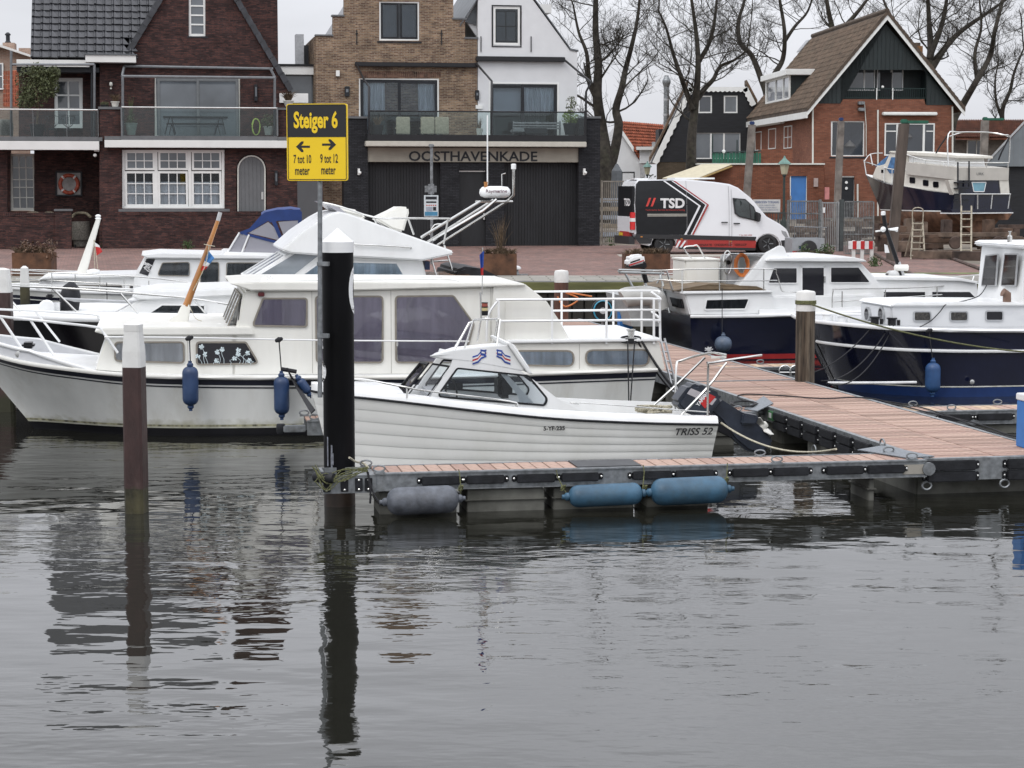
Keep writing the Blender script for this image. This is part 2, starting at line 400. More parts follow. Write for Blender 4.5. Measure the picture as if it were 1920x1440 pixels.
# ================================================================ ground and water
GZ=1.17
def hgt(x,y): return GZ+.83*min(1,max(0,(y - 80)/16.0))
PAVE=brickmat('paving_bricks',(.17,.095,.082),(.27,.155,.13),(.11,.085,.07),12,bw=.21,bh=.105,ms=.010,cvar=.35,flat=True,c3=(.12,.085,.08),scale3=.5)
GRAN=brickmat('granite_setts',(.20,.19,.17),(.28,.27,.24),(.09,.09,.07),2,bw=.9,bh=.5,ms=.02,cvar=.3,flat=True,scale3=.7)
DIRT=mat('yard_dirt',(.17,.145,.115),.95,var=.3,scale=.8,bump=.6,bscale=6,dirt=.7,dcol=(.07,.07,.045))
CONC=mat('pale_concrete',(.33,.31,.27),.9,var=.12,scale=2,dirt=.4,dcol=(.15,.14,.11))
def sheet(name,xs,ys,dz,m,kind='structure'):
 mb=MB(); mb.grid([[V((x,y,hgt(x,y)+dz)) for x in xs] for y in ys]); return tag(mb.obj(name,m,fix=False),kind=kind)
ys0=[49.2,60,70,80,84,88,92,96,100,130,200,500,1500]
sheet('ground',[-900,-200,-60,-30,0,30,60,200,900],ys0,0,DIRT)
sheet('pavement',[-60,-30,0,8.5,14.0],[52.4,60,70,77.8,79.6],.004,PAVE)
sheet('quay_edge',[-60,-30,0,12,40],[49.2,52.4],.006,GRAN)
sheet('footpath',[3.6,7,10.4],[66.5,67.5,68.6],.010,CONC)
MOSS=mat('mossy_joint',(.12,.14,.05),.95,var=.4,scale=3)
sheet('moss_strip',[9.5,12,14.5,18],[53.2,54.0],.012,MOSS)
WM=bpy.data.materials.new('harbour_water'); WM.use_nodes=True
t=WM.node_tree; b=t.nodes['Principled BSDF']; L=t.links
b.inputs['Base Color'].default_value=(.013,.013,.010,1); b.inputs['Roughness'].default_value=.02; b.inputs['IOR'].default_value=1.55
g=t.nodes.new('ShaderNodeNewGeometry')
def nzt(scale,sx,sy,det,rot=0,rough=.5):
 mp_=t.nodes.new('ShaderNodeMapping'); mp_.inputs['Scale'].default_value=(sx,sy,1); mp_.inputs['Rotation'].default_value=(0,0,rot)
 n_=t.nodes.new('ShaderNodeTexNoise'); n_.inputs['Scale'].default_value=scale; n_.inputs['Detail'].default_value=det; n_.inputs['Roughness'].default_value=rough
 L.new(g.outputs['Position'],mp_.inputs[0]); L.new(mp_.outputs[0],n_.inputs['Vector']); return n_.outputs['Fac']
def mth(op,a,bb):
 m_=t.nodes.new('ShaderNodeMath'); m_.operation=op
 for i,q in enumerate((a,bb)):
  if isinstance(q,(int,float)): m_.inputs[i].default_value=q
  else: L.new(q,m_.inputs[i])
 return m_.outputs[0]
big=nzt(1.0,.85,1.6,1.5,.15); mid=nzt(2.8,.75,1.6,2,-.12); fine=nzt(9,.8,1.4,1.5,.15)
patch=nzt(.16,1.0,1.3,2)
pm=t.nodes.new('ShaderNodeMapRange'); pm.inputs['From Min'].default_value=.42; pm.inputs['From Max'].default_value=.62; pm.inputs['To Min'].default_value=.1; pm.inputs['To Max'].default_value=1.7
L.new(patch,pm.inputs['Value'])
h1=mth('ADD',mth('MULTIPLY',big,.015),mth('MULTIPLY',nzt(.28,.8,1.5,1,.3),.022))
h2=mth('MULTIPLY',mth('MULTIPLY',mid,.0072),mth('ADD',mth('MULTIPLY',pm.outputs[0],.75),.25))
h3=mth('MULTIPLY',mth('MULTIPLY',fine,.0016),pm.outputs[0])
hh=mth('ADD',mth('ADD',h1,h2),h3)
bp=t.nodes.new('ShaderNodeBump'); bp.inputs['Strength'].default_value=1; bp.inputs['Distance'].default_value=1.0
L.new(hh,bp.inputs['Height']); L.new(bp.outputs[0],b.inputs['Normal'])
mb=MB(); mb.grid([[V((x,y,0)) for x in (-600,-60,-12,0,12,60,600)] for y in (-300,-30,8,30,50)])
tag(mb.obj('water',WM,fix=False),kind='structure')
qw=thing('quay_wall','dark timber quay wall under a mossy waling beam at the water','quay wall',(0,49,0))
BOARDW=mat('dark_wet_timber',(.03,.026,.02),.8,var=.4,scale=3,stretch=(1,1,.2),bump=.4)
MOSSB=mat('mossy_timber',(.13,.13,.05),.9,var=.3,scale=3,stretch=(.3,1,1),bump=.4,dirt=.5,dcol=(.06,.06,.03))
mb=MB()
x=-60.0
while x<60: mb.box(x,49.0,-1.5,x+.26,49.2,.95); x += .3
mb.box(-60,49.12,-1.5,60,49.3,1.16)
tag(mb.obj('plank',BOARDW,qw,fix=False),kind='stuff')
for i in range(10): MB().box(-60+i*12.0,48.9,.90,-60+i*12.0+11.96,49.2,1.15).obj('waling_beam',MOSSB,qw,bevel=.02)
# ================================================================ floating docks
DZ=.45; DA=10.0
def FrP(p,deg):
 f=Fr(960,10,deg); f.O=V((p.x,p.y,0)); return f
DECK=[mat('deck_board_%s' % k,c,.75,var=.18,scale=5,stretch=(3,3,3),dirt=.5,dcol=(.19,.15,.12)) for k,c in (('rose',(.315,.20,.158)),('pale',(.38,.255,.20)),('brown',(.255,.165,.125)))]
DECKY=mat('deck_board_tan',(.45,.33,.22),.75,var=.15,scale=8,dirt=.2,dcol=(.25,.18,.12))
TREAD=mat('tread_plate',(.20,.22,.24),.5,.6,var=.2,scale=30,bump=.5,bscale=60)
FLOATM=mat('concrete_float',(.12,.12,.105),.85,var=.3,scale=3,dirt=.8,dcol=(.035,.035,.025),bump=.2)
mboard={}
def board_mesh(wid,ln,key,mt):
 k=(key,mt.name)
 if k not in mboard:
  mbb=MB().box(-ln/2,-wid/2,-.028,ln/2,wid/2,0); o=mbb.obj('deck_board',mt,None,bevel=.004)
  mboard[k]=o.data; bpy.data.objects.remove(o)
 return mboard[k]
def cleat(mb_fr,u,n,parent):
 m_=MB(); q=mb_fr.pt; c=[]
 for k in range(14):
  a=2*pi*k/14; c.append(q(u+.05*cos(a)*(1.25 if abs(cos(a))>.6 else 1),n,DZ+.045+.032*sin(a)))
 m_.tube(c,.010,6,closed=True); m_.fb(mb_fr,u - .06,u+.06,n - .03,n+.03,DZ+.0,DZ+.012)
 return m_.obj('mooring_ring',GALV,parent,smooth=60)
def bumper(fr,u0,u1,n,z0,z1,parent,two=False):
 rows=[(z0,z1)] if not two else [(z0,(z0+z1)/2 - .006),((z0+z1)/2+.006,z1)]
 for a,b_ in rows:
  m_=MB().fb(fr,u0,u1,n,n+.055,a,b_); m_.fb(fr,u0 - .05,u0,n,n+.02,a+.01,b_ - .01); m_.fb(fr,u1,u1+.05,n,n+.02,a+.01,b_ - .01)
  m_.obj('rubber_bumper',BLKR,parent,bevel=.014)
  for uu in (u0 - .028,u1+.028):
   MB().lathe(fr.pt(uu,n+.02,(a+b_)/2),fr.N,[(.014,0),(.014,.008),(.006,.014)],8).obj('bolt',STEEL,parent)
def finger(label,p0,length,width,mt,floats=(),bumps=(),rings=(),end_bolts=False,deg=DA,rear=True):
 """p0: near left corner (top); runs to the right"""
 fr=FrP(p0,deg); th_=thing('finger_pontoon',label,'dock',fr.pt(length/2,-width/2,0))
 q=fr.pt
 for n0,n1 in ((-.05,0),(-width,-width+.05)):
  MB().fb(fr,0,length,n0,n1,DZ - .19,DZ+.004).obj('edge_beam',GALV,th_,bevel=.004)
 MB().fb(fr,0,length,-.0,.025,DZ - .19,DZ - .175).fb(fr,0,length,0,.02,DZ - .012,DZ+.0).obj('flange',GALV,th_)
 nb=int(length/.145); me=[board_mesh(.138,width - .11,'f%.2f' % width,m_) for m_ in mt]
 for i in range(nb):
  u=(i+.5)*length/nb
  inst(random.choice(me),'deck_board',th_,q(u,-width/2,DZ+random.uniform(-.002,.003)),(0,0,fr.th+pi/2))
 for a,b_ in floats:
  m_=MB().fb(fr,a,b_,-width - .02,.0 - .04,-.35,DZ - .21); m_.fb(fr,a - .03,b_+.03,-width - .05,-.01,.12,.135)
  m_.obj('float',FLOATM,th_,bevel=.012)
 for a,b_ in bumps: bumper(fr,a,b_,.0,DZ - .135,DZ - .045,th_)
 for u,n in rings: cleat(fr,u,n,th_)
 return fr,th_
N1=gz(704,888,DZ); N2=gz(1740,862,DZ); DA=math.degrees(atan2(N2.y - N1.y,N2.x - N1.x)); LF=(N2 - N1).length
def uof(fr,px,n=0.0): return fr.uz(px,870,n)[0]
frF1=FrP(N1,DA)
U1=lambda px: uof(frF1,px)
f1,F1=finger('nearest finger dock with rubber bumpers and blue fenders along its side',N1,LF - .02,.62,[DECK[1],DECK[0],DECK[1]],
 floats=[(U1(712),U1(857)),(U1(877),U1(1022)),(U1(1040),U1(1190)),(U1(1215),U1(1330)),(U1(1632),U1(1642))],
 bumps=[(U1(a),U1(b_)) for a,b_ in ((790,862),(874,945),(968,1040),(1052,1122),(1185,1258),(1266,1337),(1372,1440),(1448,1515),(1548,1617),(1625,1694))],
 rings=[(U1(712),-.06),(U1(1453),-.57),(U1(1458),-.03),(U1(1700),-.57),(U1(1712),-.04),(U1(695),-.5)])
MB().fb(f1,U1(1085),U1(1205),-.56,-.06,DZ+.002,DZ+.012).obj('tread_plate',mat('black_grip_plate',(.03,.032,.035),.6,var=.2),F1)
m_=MB(); e0=U1(606); e1=U1(704)
m_.fb(f1,e0,e1,.0,.03,DZ - .2,DZ - .01).fb(f1,e0,e0+.03,-.6,.0,DZ - .2,DZ - .01).fb(f1,e0,e1,-.62,-.6,DZ - .2,DZ - .01).fb(f1,U1(664),e1,-.6,0,DZ - .03,DZ - .012)
m_.obj('pile_bracket',GALV,F1)
for px in (612,645,672,690):
 MB().fb(f1,U1(px - 7),U1(px+7),.03,.05,DZ - .18,DZ - .04).obj('bracket_pad',BLKR,F1,bevel=.004)
 for zz in (DZ - .16,DZ - .06): MB().lathe(f1.pt(U1(px),.05,zz),f1.N,[(.013,0),(.013,.008),(.005,.013)],8).obj('bolt',STEEL,F1)
hx=U1(1737)
MB().lathe(f1.pt(hx+.02,-.05,DZ - .1),f1.N,[(.045,0),(.045,.05),(.075,.05),(.075,.085),(.03,.087)],14).obj('hinge_roller',GALV,F1,smooth=40)
MB().fb(f1,hx - .28,hx,-.03,.012,DZ - .16,DZ - .05).obj('hinge_plate',CONC,F1,bevel=.005)
A_=gz(1310,720,DZ); B_=gz(1702,850,DZ); Cc=gz(1500,712,DZ); D_=gz(1920,822,DZ)
WA=atan2(-(A_.x - B_.x),(A_.y - B_.y))       # heading left of +Y
ang=math.degrees(WA)
d1=(A_ - B_).normalized(); nr=V((d1.y,-d1.x,0))          # right-hand normal
WW=(Cc - A_).dot(nr); S0=-1.0
B0=gz(1752,860,DZ)
def wp(s,r,z=DZ): p=B_+d1*s+nr*r; return V((p.x,p.y,z))
s_near=(B0 - B_).dot(d1); s_seam=(gz(1350,715,DZ) - B_).dot(d1); s_far=s_near+24.0
def walkway(label,s0,s1):
 t_=thing('walkway_pontoon',label,'dock',wp((s0+s1)/2,WW/2,0))
 for r0,r1 in ((0,.07),(WW - .07,WW)):
  MB().hexa([wp(s0,r0,DZ - .2),wp(s0,r1,DZ - .2),wp(s1,r1,DZ - .2),wp(s1,r0,DZ - .2),wp(s0,r0,DZ+.006),wp(s0,r1,DZ+.006),wp(s1,r1,DZ+.006),wp(s1,r0,DZ+.006)]).obj('edge_beam',GALV,t_)
 MB().hexa([wp(s0,.07,DZ - .2),wp(s0,WW - .07,DZ - .2),wp(s0+.06,WW - .07,DZ - .2),wp(s0+.06,.07,DZ - .2),wp(s0,.07,DZ+.002),wp(s0,WW - .07,DZ+.002),wp(s0+.06,WW - .07,DZ+.002),wp(s0+.06,.07,DZ+.002)]).obj('end_beam',GALV,t_)
 half=(WW - .14)/2 - .008; me=[board_mesh(.139,half,'w',m__) for m__ in DECK]
 n_=int((s1 - s0 - .1)/.146)
 for i in range(n_):
  for k in (0,1):
   inst(random.choices(me,(4,3,2))[0],'deck_board',t_,wp(s0+.08+(i+.5)*.146,.07+.004+half/2+k*(half+.008),DZ+random.uniform(-.002,.003)),(0,0,WA))
 s=s0+.3
 while s<s1 - 1.5:
  pts=[wp(s,.03),wp(s,WW - .03),wp(s+1.3,WW - .03),wp(s+1.3,.03)]
  MB().hexa([V((p.x,p.y,-.35)) for p in pts]+[V((p.x,p.y,.22)) for p in pts]).obj('float',FLOATM,t_,bevel=.02); s += 2.3
 return t_
WK1=walkway('wide red-brown boarded main walkway, nearest section at right foreground',s_near,s_seam)
WK2=walkway('red-brown boarded walkway section beyond the seam, behind the wooden pile',s_seam+.03,s_far)
class WFr:      # frame along the walkway's left side, u away from the viewer, n outwards (left)
 O=V((B_.x,B_.y,0)); U=d1; N=-nr; th=0
 def pt(s,u,n,z): return s.O+s.U*u+s.N*n+V((0,0,z))
wf=WFr()
sA=(gz(1605,845,DZ) - B_).dot(d1); sB=(gz(1452,768,DZ) - B_).dot(d1)
k=7
for i in range(k):
 a=sA+.12+(sB - sA)*i/k
 bumper(wf,a,a+(sB - sA)/k - .14,.0,DZ - .26,DZ - .03,WK1,two=True)
MB().fb(wf,sB - .05,sB+.25,0,.03,DZ - .16,DZ - .04).obj('green_label',mat('green_plate',(.03,.16,.05),.5),WK1)
MB().fb(wf,sB+.1,sB+.2,.03,.034,DZ - .13,DZ - .06).obj('label_paper',WPAINT,WK1)
for uu in (sA+1.2,sA+2.6,sB+.1):
 m_=MB(); c=[wf.pt(uu+.07*cos(2*pi*j/12),.05,DZ - .34+.06*sin(2*pi*j/12)) for j in range(12)]
 m_.tube(c,.011,5,closed=True); m_.obj('mooring_shackle',GALV,WK1,smooth=60)
MB().lathe(wf.pt(sB+.55,0,DZ - .1),wf.N,[(.04,0),(.04,.05),(.08,.05),(.08,.09),(.03,.092)],14).obj('hinge_roller',GALV,WK1,smooth=40)
pE=wp(s_near,0); frE=FrP(pE,DA)
bumper(frE,.02,.60,.0,DZ - .26,DZ - .02,WK1,two=True); bumper(frE,.98,1.62,.0,DZ - .26,DZ - .02,WK1,two=True)
MB().fb(frE,-.0,WW+.1,-.03,-.0,DZ - .25,DZ - .0).obj('end_plate',GALV,WK1)
for u in (.02,.95):
 c=[frE.pt(u+.055*cos(2*pi*j/12),.03,DZ - .30+.045*sin(2*pi*j/12)) for j in range(12)]
 MB().tube(c,.012,5,closed=True).obj('mooring_shackle',GALV,WK1,smooth=60)
for px,py in ((1608,843),(1845,855)): pass
def tri(pts,parent,th_=.012):
 MB().prism([V((p.x,p.y,DZ+.008)) for p in pts],(0,0,th_)).obj('gusset_plate',TREAD,parent)
tri([gz(1608,846,DZ),gz(1655,838,DZ),gz(1752,858,DZ),gz(1700,861,DZ)],WK1)
q2=gz(1418,772,DZ); ln2=6.1
p2=q2 - V((cos(radians(DA)),sin(radians(DA)),0))*ln2
fr2=FrP(p2,DA); U2=lambda px: uof(fr2,px)
f2,F2=finger('finger dock between the small open boat and the long white cruiser',p2,ln2,.62,[DECK[0],DECK[1]],
 floats=[(.3,1.2),(1.8,2.8),(3.4,4.4),(4.9,5.8)],bumps=[(.4,.9),(1.0,1.5),(5.2,5.65),(5.72,6.0)],rings=[(.1,-.05),(ln2 - .25,-.05),(.0,-.55)])
tri([gz(1395,769,DZ),gz(1432,745,DZ),gz(1450,758,DZ),gz(1420,773,DZ)],WK1)
m_=MB().fb(f2,-.32,-.02,-.12,-.02,DZ - .15,DZ - .06); m_.obj('end_bracket',GALV,F2,bevel=.01)
MB().lathe(f2.pt(-.34,-.07,DZ - .17),(0,0,1),[(.05,0),(.06,.03),(.06,.1),(.05,.13)],12).obj('end_roller',BLKR,F2,smooth=40)
p3=gz(1715,772,DZ)
f3,F3=finger('finger dock on the right in front of the big navy boat',p3,6.2,.62,[DECKY,DECK[1]],floats=[(.6,1.6),(2.4,3.4),(4.2,5.2)],
 bumps=[(.35,.8),(.9,1.4),(1.6,2.1),(2.3,2.8),(3.1,3.6)],rings=[(.55,-.05),(.2,-.58),(1.45,-.58)])
p4=gz(1342,690,DZ)
f4,F4=finger('short finger dock just behind the wooden pile, below the red-striped boat',p4,1.65,.62,[DECKY,DECK[1]],floats=[(.3,1.3)],bumps=[(.12,.7),(.8,1.45)],rings=[(.95,-.55)])
def line(name,label,cat,pts,r,m__,seg=5,group=None):
 o_=MB().tube(spl(pts,5),r,seg).obj(name,m__,None,smooth=60); tag(o_,label,cat,group); return o_
line('power_cable','thin black cable snaking along the boards of the main walkway','cable',
     [gz(a,b_,DZ+.018) for a,b_ in ((1398,752),(1382,744),(1400,739),(1470,742),(1540,747),(1600,745),(1640,748),(1675,757),(1740,773),(1800,786),(1850,800),(1890,815),(1918,819))],.010,ROPEB)
line('mooring_line','coiled dark rope lying on the gusset beside the outboard engine','rope',
     [gz(1395+26*cos(a*.9)*(1 - .01*a),757+5*sin(a*.9),DZ+.02+.0012*a) for a in range(24)],.012,ROPEB)
line('power_cable','second black cable running beside the first to the right edge','cable',
     [gz(a,b_,DZ+.018) for a,b_ in ((1660,752),(1720,762),(1780,780),(1830,800),(1880,815),(1925,828))],.009,ROPEB)
ld=thing('swim_ladder','stainless swim ladder hoops beside the wooden pile','ladder',gz(1480,700,0))
for px in (1472,1492):
 Yb=33.0; c=[at(px+11*cos(a),696 - 11*sin(a),Yb) for a in [pi*j/8 for j in range(9)]]
 MB().tube([at(px+11,712,Yb)]+c+[at(px - 11,712,Yb)],.014,6).obj('handrail',STEEL,ld,smooth=60)
for z_ in (.28,.1): MB().tube([at(1461,696,33.0)*1 - V((0,0,.3 - z_)),at(1503,696,33.0) - V((0,0,.3 - z_))],.012,6).obj('rung',STEEL,ld)
# ================================================================ piles
def capped(name,label,px,Y,w_,ztop,zwhite,mw,mb_,rotd=0,sq=True,capslope=.12,zwet=.0,group='mooring piles'):
 c=at(px,350,Y); c=V((c.x,c.y,0)); T=thing(name,label,'pile',c,group)
 seg=4 if sq else 18; f0=radians(rotd)
 def prof(pr):
  m_=MB(); vs=[];
  for r_,z_ in pr:
   k_=8 if sq else 18
   for j in range(k_):
    if sq:
     h=r_; ch_=r_*.22
     P8=[(h,-h+ch_),(h,h - ch_),(h - ch_,h),(-h+ch_,h),(-h,h - ch_),(-h,-h+ch_),(-h+ch_,-h),(h - ch_,-h)]
     x_,y_=P8[j]
    else: x_,y_=r_*cos(2*pi*j/k_),r_*sin(2*pi*j/k_)
    vs.append(c+V((x_*cos(f0) - y_*sin(f0),x_*sin(f0)+y_*cos(f0),z_)))
  k_=8 if sq else 18; n_=len(pr)
  fs=[(i*k_+j,i*k_+(j+1) % k_,(i+1)*k_+(j+1) % k_,(i+1)*k_+j) for i in range(n_ - 1) for j in range(k_)]
  fs += [tuple(range(k_ - 1,-1,-1)),tuple((n_ - 1)*k_+j for j in range(k_))]
  m_.add(vs,fs); return m_
 h=w_/2
 return T,c,prof,h
WETP=mat('wet_algae_wood',(.045,.04,.018),.5,var=.5,scale=6,stretch=(1,1,.5),bump=.3)
PILEW=mat('peeling_white_paint',(.66,.66,.64),.6,var=.05,scale=5,dirt=.35,dcol=(.3,.29,.27))
PILEB=mat('worn_brown_paint',(.042,.020,.018),.55,var=.25,scale=8,dirt=.4,dcol=(.16,.12,.10),stretch=(1,1,.35),bump=.3,tide=(.30,(.032,.032,.015),.3,12,1))
T,c,prof,h=capped('mooring_pile','brown square mooring pile with white tapered top, alone in the left foreground',245,21.25,.212,0,0,0,0,rotd=-9)
zz=lambda py,Y: at(960,py,Y).z
Yp=21.12
prof([(h,-1.2),(h,zz(918,Yp))]).obj('wet_foot',WETP,T)
prof([(h+.002,zz(918,Yp)),(h - .003,zz(690,Yp))]).obj('shaft',PILEB,T)
prof([(h - .002,zz(690,Yp)),(h - .005,zz(660,Yp)),(h*.76,zz(618,Yp))]).obj('white_top',PILEW,T)
prof([(h*.80,zz(622,Yp)),(h*.80,zz(610,Yp)),(h*.25,zz(603,Yp))]).obj('cap',PILEW,T)
cb_=at(632,350,21.75); cb_=V((cb_.x,cb_.y,0)); R6=.172
T6=thing('mooring_pile','thick black steel pile with pointed white cap carrying white numerals','pile',cb_,'mooring piles')
BLKP=mat('black_pile_coating',(.0035,.0035,.0045),.45,var=.4,scale=2.5,stretch=(1,1,.3),dirt=.25,dcol=(.03,.03,.035),spec=.12,tide=(.33,(.03,.022,.014),.2,12,1))
RUSTW=mat('rusty_wet_steel',(.035,.022,.015),.5,var=.5,scale=5,dirt=.6,dcol=(.015,.014,.01))
Yf=21.58
MB().lathe(cb_,(0,0,1),[(R6,-1.5),(R6,zz(916,Yf))],40).obj('wet_foot',RUSTW,T6,smooth=40)
MB().lathe(cb_,(0,0,1),[(R6,zz(916,Yf)),(R6,zz(470,Yf))],40).obj('shaft',BLKP,T6,smooth=40)
MB().lathe(cb_,(0,0,1),[(R6+.006,zz(474,Yf)),(R6+.006,zz(454,Yf)),(.003,zz(428,Yf))],40).obj('cap',WHITE,T6,smooth=30)
def wrapnum(txt,a0,zc,hh_,ww):
 cu=bpy.data.curves.new('n','FONT'); cu.body=txt; cu.size=1; cu.offset=.01; cu.resolution_u=6
 ob=bpy.data.objects.new('tmp',cu); C.objects.link(ob); dg=bpy.context.evaluated_depsgraph_get(); me=ob.evaluated_get(dg).to_mesh()
 import bmesh
 bm=bmesh.new(); bm.from_mesh(me); ob.evaluated_get(dg).to_mesh_clear(); bpy.data.objects.remove(ob)
 bmesh.ops.triangulate(bm,faces=bm.faces); bmesh.ops.subdivide_edges(bm,edges=bm.edges,cuts=2)
 xs=[v.co.x for v in bm.verts]; ys=[v.co.y for v in bm.verts]; x0,x1,y0,y1=min(xs),max(xs),min(ys),max(ys)
 vs=[]
 for v in bm.verts:
  a=a0+((v.co.x - x0)/(x1 - x0) - .5)*ww/R6; z_=zc+((v.co.y - y0)/(y1 - y0) - .5)*hh_
  vs.append(cb_+V(((R6+.003)*sin(a),-(R6+.003)*cos(a),z_)))
 fs=[tuple(v.index for v in f.verts) for f in bm.faces]; bm.free()
 MB().add(vs,fs).obj('numeral',WHITE,T6,fix=False)
wrapnum('0',radians(97),zz(545,Yf),.54,.30)
wrapnum('6',radians(-96),zz(683,Yf),.45,.30)
for px,y0,y1 in ((612,820,875),(620,835,905),(622,850,880)):
 a_=(px - 632)/30.0
 an=math.asin(max(-.98,min(.98,a_)))
 m_=MB(); m_.grid([[cb_+V(((R6+.002)*sin(an+d_),-(R6+.002)*cos(an+d_),zz(yy,Yf))) for d_ in (-.05 - .03*random.random(),.05)] for yy in range(y0,y1+1,11)])
 m_.obj('paint_drip',mat('pale_drip',(.18,.19,.22),.5,var=.3,scale=20),T6,fix=False)
FS=Fr(600,21.45,-7)
SG=thing('dock_sign','yellow and black Steiger 6 sign with arrows on a grey pole','sign',FS.pt(0,0,.9))
YEL=mat('sign_yellow',(.85,.58,.012),.4,var=.03,scale=2); SBLK=mat('sign_black',(.012,.012,.013),.4,var=.1)
a=FS.uz(538.5,339,.03); b_=FS.uz(651,194,.03)
bd=rnd([(a[0],a[1]),(b_[0],a[1]),(b_[0],b_[1]),(a[0],b_[1])],.03)
MB().fp(FS,bd,-.005,.03).obj('board',YEL,SG)
zs=FS.uz(600,257,.03)[1]; i_=.008
m_=MB().fp(FS,rnd([(a[0]+i_,zs),(b_[0] - .012,zs),(b_[0] - .012,b_[1] - i_),(a[0]+i_,b_[1] - i_)],[.001,.001,.025,.025]),.030,.0325); m_.obj('black_field',SBLK,SG)
o2=offs(rnd([(a[0],a[1]),(b_[0],a[1]),(b_[0],b_[1]),(a[0],b_[1])],.03),.012); o3=offs(o2,.006)
MB().ring(FS,o2,o3,.0325,.0345).obj('border_line',SBLK,SG)
tstroke('Steiger 6',1,FS,592,229,.033,YEL,SG,82,42,bold=.03)
for t_,x_,y_,w2,h2 in (('7 tot 10',567,298,33,16),('meter',567,321,27,14),('9 tot 12',617,297,33,17),('meter',616,320,27,14)):
 tstroke(t_,1,FS,x_,y_,.031,SBLK,SG,w2,h2,bold=.012)
def arrow(px,py,dr):
 P_=[(-13,-2),(3,-2),(-1,-7),(-1,-10),(3,-10),(13,0),(3,10),(-1,10),(-1,7),(3,2),(-13,2)]
 MB().fpx(FS,[(px+dr*x_,py+y_) for x_,y_ in P_],.03,.0325).obj('arrow',SBLK,SG)
arrow(568,275,-1); arrow(617,271,1)
MB().tube([FS.W(600,300,-.025),FS.W(600,745,-.025)],.0255,14).obj('pole',GALV,SG,smooth=60)
for y_ in (495,630): MB().pr(FS,594,y_ - 4,616,y_+4,-.06,.008).obj('clamp',GALV,SG,bevel=.004)
WOODP=mat('weathered_pile_wood',(.075,.055,.038),.9,var=.6,scale=22,stretch=(1,1,.08),bump=1.0,bscale=30,dirt=.8,dcol=(.24,.20,.15),detail=8)
def round_pile(name,label,px,Yc,r_,ytop,ywhite,wood,wpaint=PILEW,cap=False,ysplit=None):
 c=at(px,350,Yc); c=V((c.x,c.y,0)); T=thing(name,label,'pile',c,'mooring piles'); Yn=Yc - r_
 MB().lathe(c,(0,0,1),[(r_*1.03,-1.5),(r_,zz(ywhite,Yn))],22).obj('shaft',wood,T,smooth=50)
 MB().lathe(c,(0,0,1),[(r_+.002,zz(ywhite,Yn)),(r_+.001,zz(ytop+3,Yn)),(r_*.9,zz(ytop,Yn)),(.01,zz(ytop,Yn)+.02)],22).obj('white_top',wpaint,T,smooth=40)
 return T,c
TW,cw=round_pile('mooring_pile','rough weathered wooden pile with white painted head beside the main walkway',1514,31.2,.15,547,584,WOODP)
REDW=mat('red_brown_timber',(.11,.05,.035),.8,var=.4,scale=6,stretch=(1,1,.2),bump=.4)
round_pile('mooring_pile','red-brown round pile with white head seen behind the stern railing',1053,46.0,.165,508,530,REDW)
TL,cl,prof,h=capped('mooring_pile','slim dark square pile with peeling white head among the railings at left',42,36.0,.17,0,0,0,0,rotd=12)
Yp=35.9
prof([(h,-1),(h,zz(534,Yp))]).obj('shaft',WETP,T if False else TL); prof([(h,zz(534,Yp)),(h*.8,zz(503,Yp)),(h*.3,zz(499,Yp))]).obj('white_top',PILEW,TL)
TL,cl,prof,h=capped('mooring_pile','brown pile with white head cut by the left edge of the photo',-3,31.0,.32,0,0,0,0,rotd=5)
Yp=30.85
prof([(h,-1),(h,zz(549,Yp))]).obj('shaft',PILEB,TL); prof([(h,zz(549,Yp)),(h*.8,zz(506,Yp)),(h*.3,zz(503,Yp))]).obj('white_top',PILEW,TL)
# ================================================================ fenders and lines on the near finger
def fender(name,label,c,ax,L_,r_,m__,group='fenders',cat='fender',eye=True,mat2=None):
 c=V(c); ax=V(ax).normalized(); T=thing(name,label,cat,c,group)
 pr=[(.018,-L_/2),(.03,-L_/2+.01),(.035,-L_/2+.05)]
 pr += [(r_*sin(pi/2*k_/6) ** .8 if k_ else .04,-L_/2+.05+r_*.9*(1 - cos(pi/2*k_/6))) for k_ in range(1,7)]
 pr=pr+[(a_,-b__) for a_,b__ in reversed(pr)]
 MB().lathe(c,ax,pr,20).obj('body',m__,T,smooth=50)
 for sg in (-1,1):
  MB().lathe(c+ax*sg*(L_/2 - .05),ax*sg,[(.045,0),(.045,.03),(.025,.05),(.025,.075)],10).obj('end_fitting',mat2 or m__,T,smooth=40)
 return T
FG='fenders lashed to the near finger dock'
def hfend(label,x0,x1,yc,r_,m__,n_=.19):
 u0=f1.uz(x0,yc,n_)[0]; u1=f1.uz(x1,yc,n_)[0]; z_=f1.uz((x0+x1)/2,yc,n_)[1]
 return fender('dock_fender',label,f1.pt((u0+u1)/2,n_,z_),f1.U+V((0,0,.02)),u1 - u0,r_,m__,FG)
hfend('grey weathered fender lashed to the dock beside the black pile',716,868,938,.150,GREYFN)
hfend('smaller of the two blue fenders on the near dock, in the middle',1058,1212,928,.122,BLUEW)
hfend('larger blue fender at right of the blue pair on the near dock',1212,1372,920,.15,BLUEW)
def lash(label,pts,r_=.006,m__=ROPEY,n_=.05,knot=None):
 mbx=MB().tube([f1.W(x_,y_,n_+dn) for x_,y_,dn in pts],r_,5)
 if knot:
  k0=f1.W(knot[0],knot[1],n_+.1)
  for a in range(3): mbx.tube([k0+V((.025*cos(j*1.1+a),.02*sin(j*1.7),.03*sin(j*1.1+a*2))) for j in range(7)],r_,5,closed=True)
 o_=mbx.obj('lashing_rope',m__,None,smooth=60); tag(o_,label,'rope','lashings of the dock fenders')
lash('green lashing at the right end of the grey dock fender',[(860,880,0),(862,890,.02),(864,915,.04),(863,935,.1)],knot=(864,915))
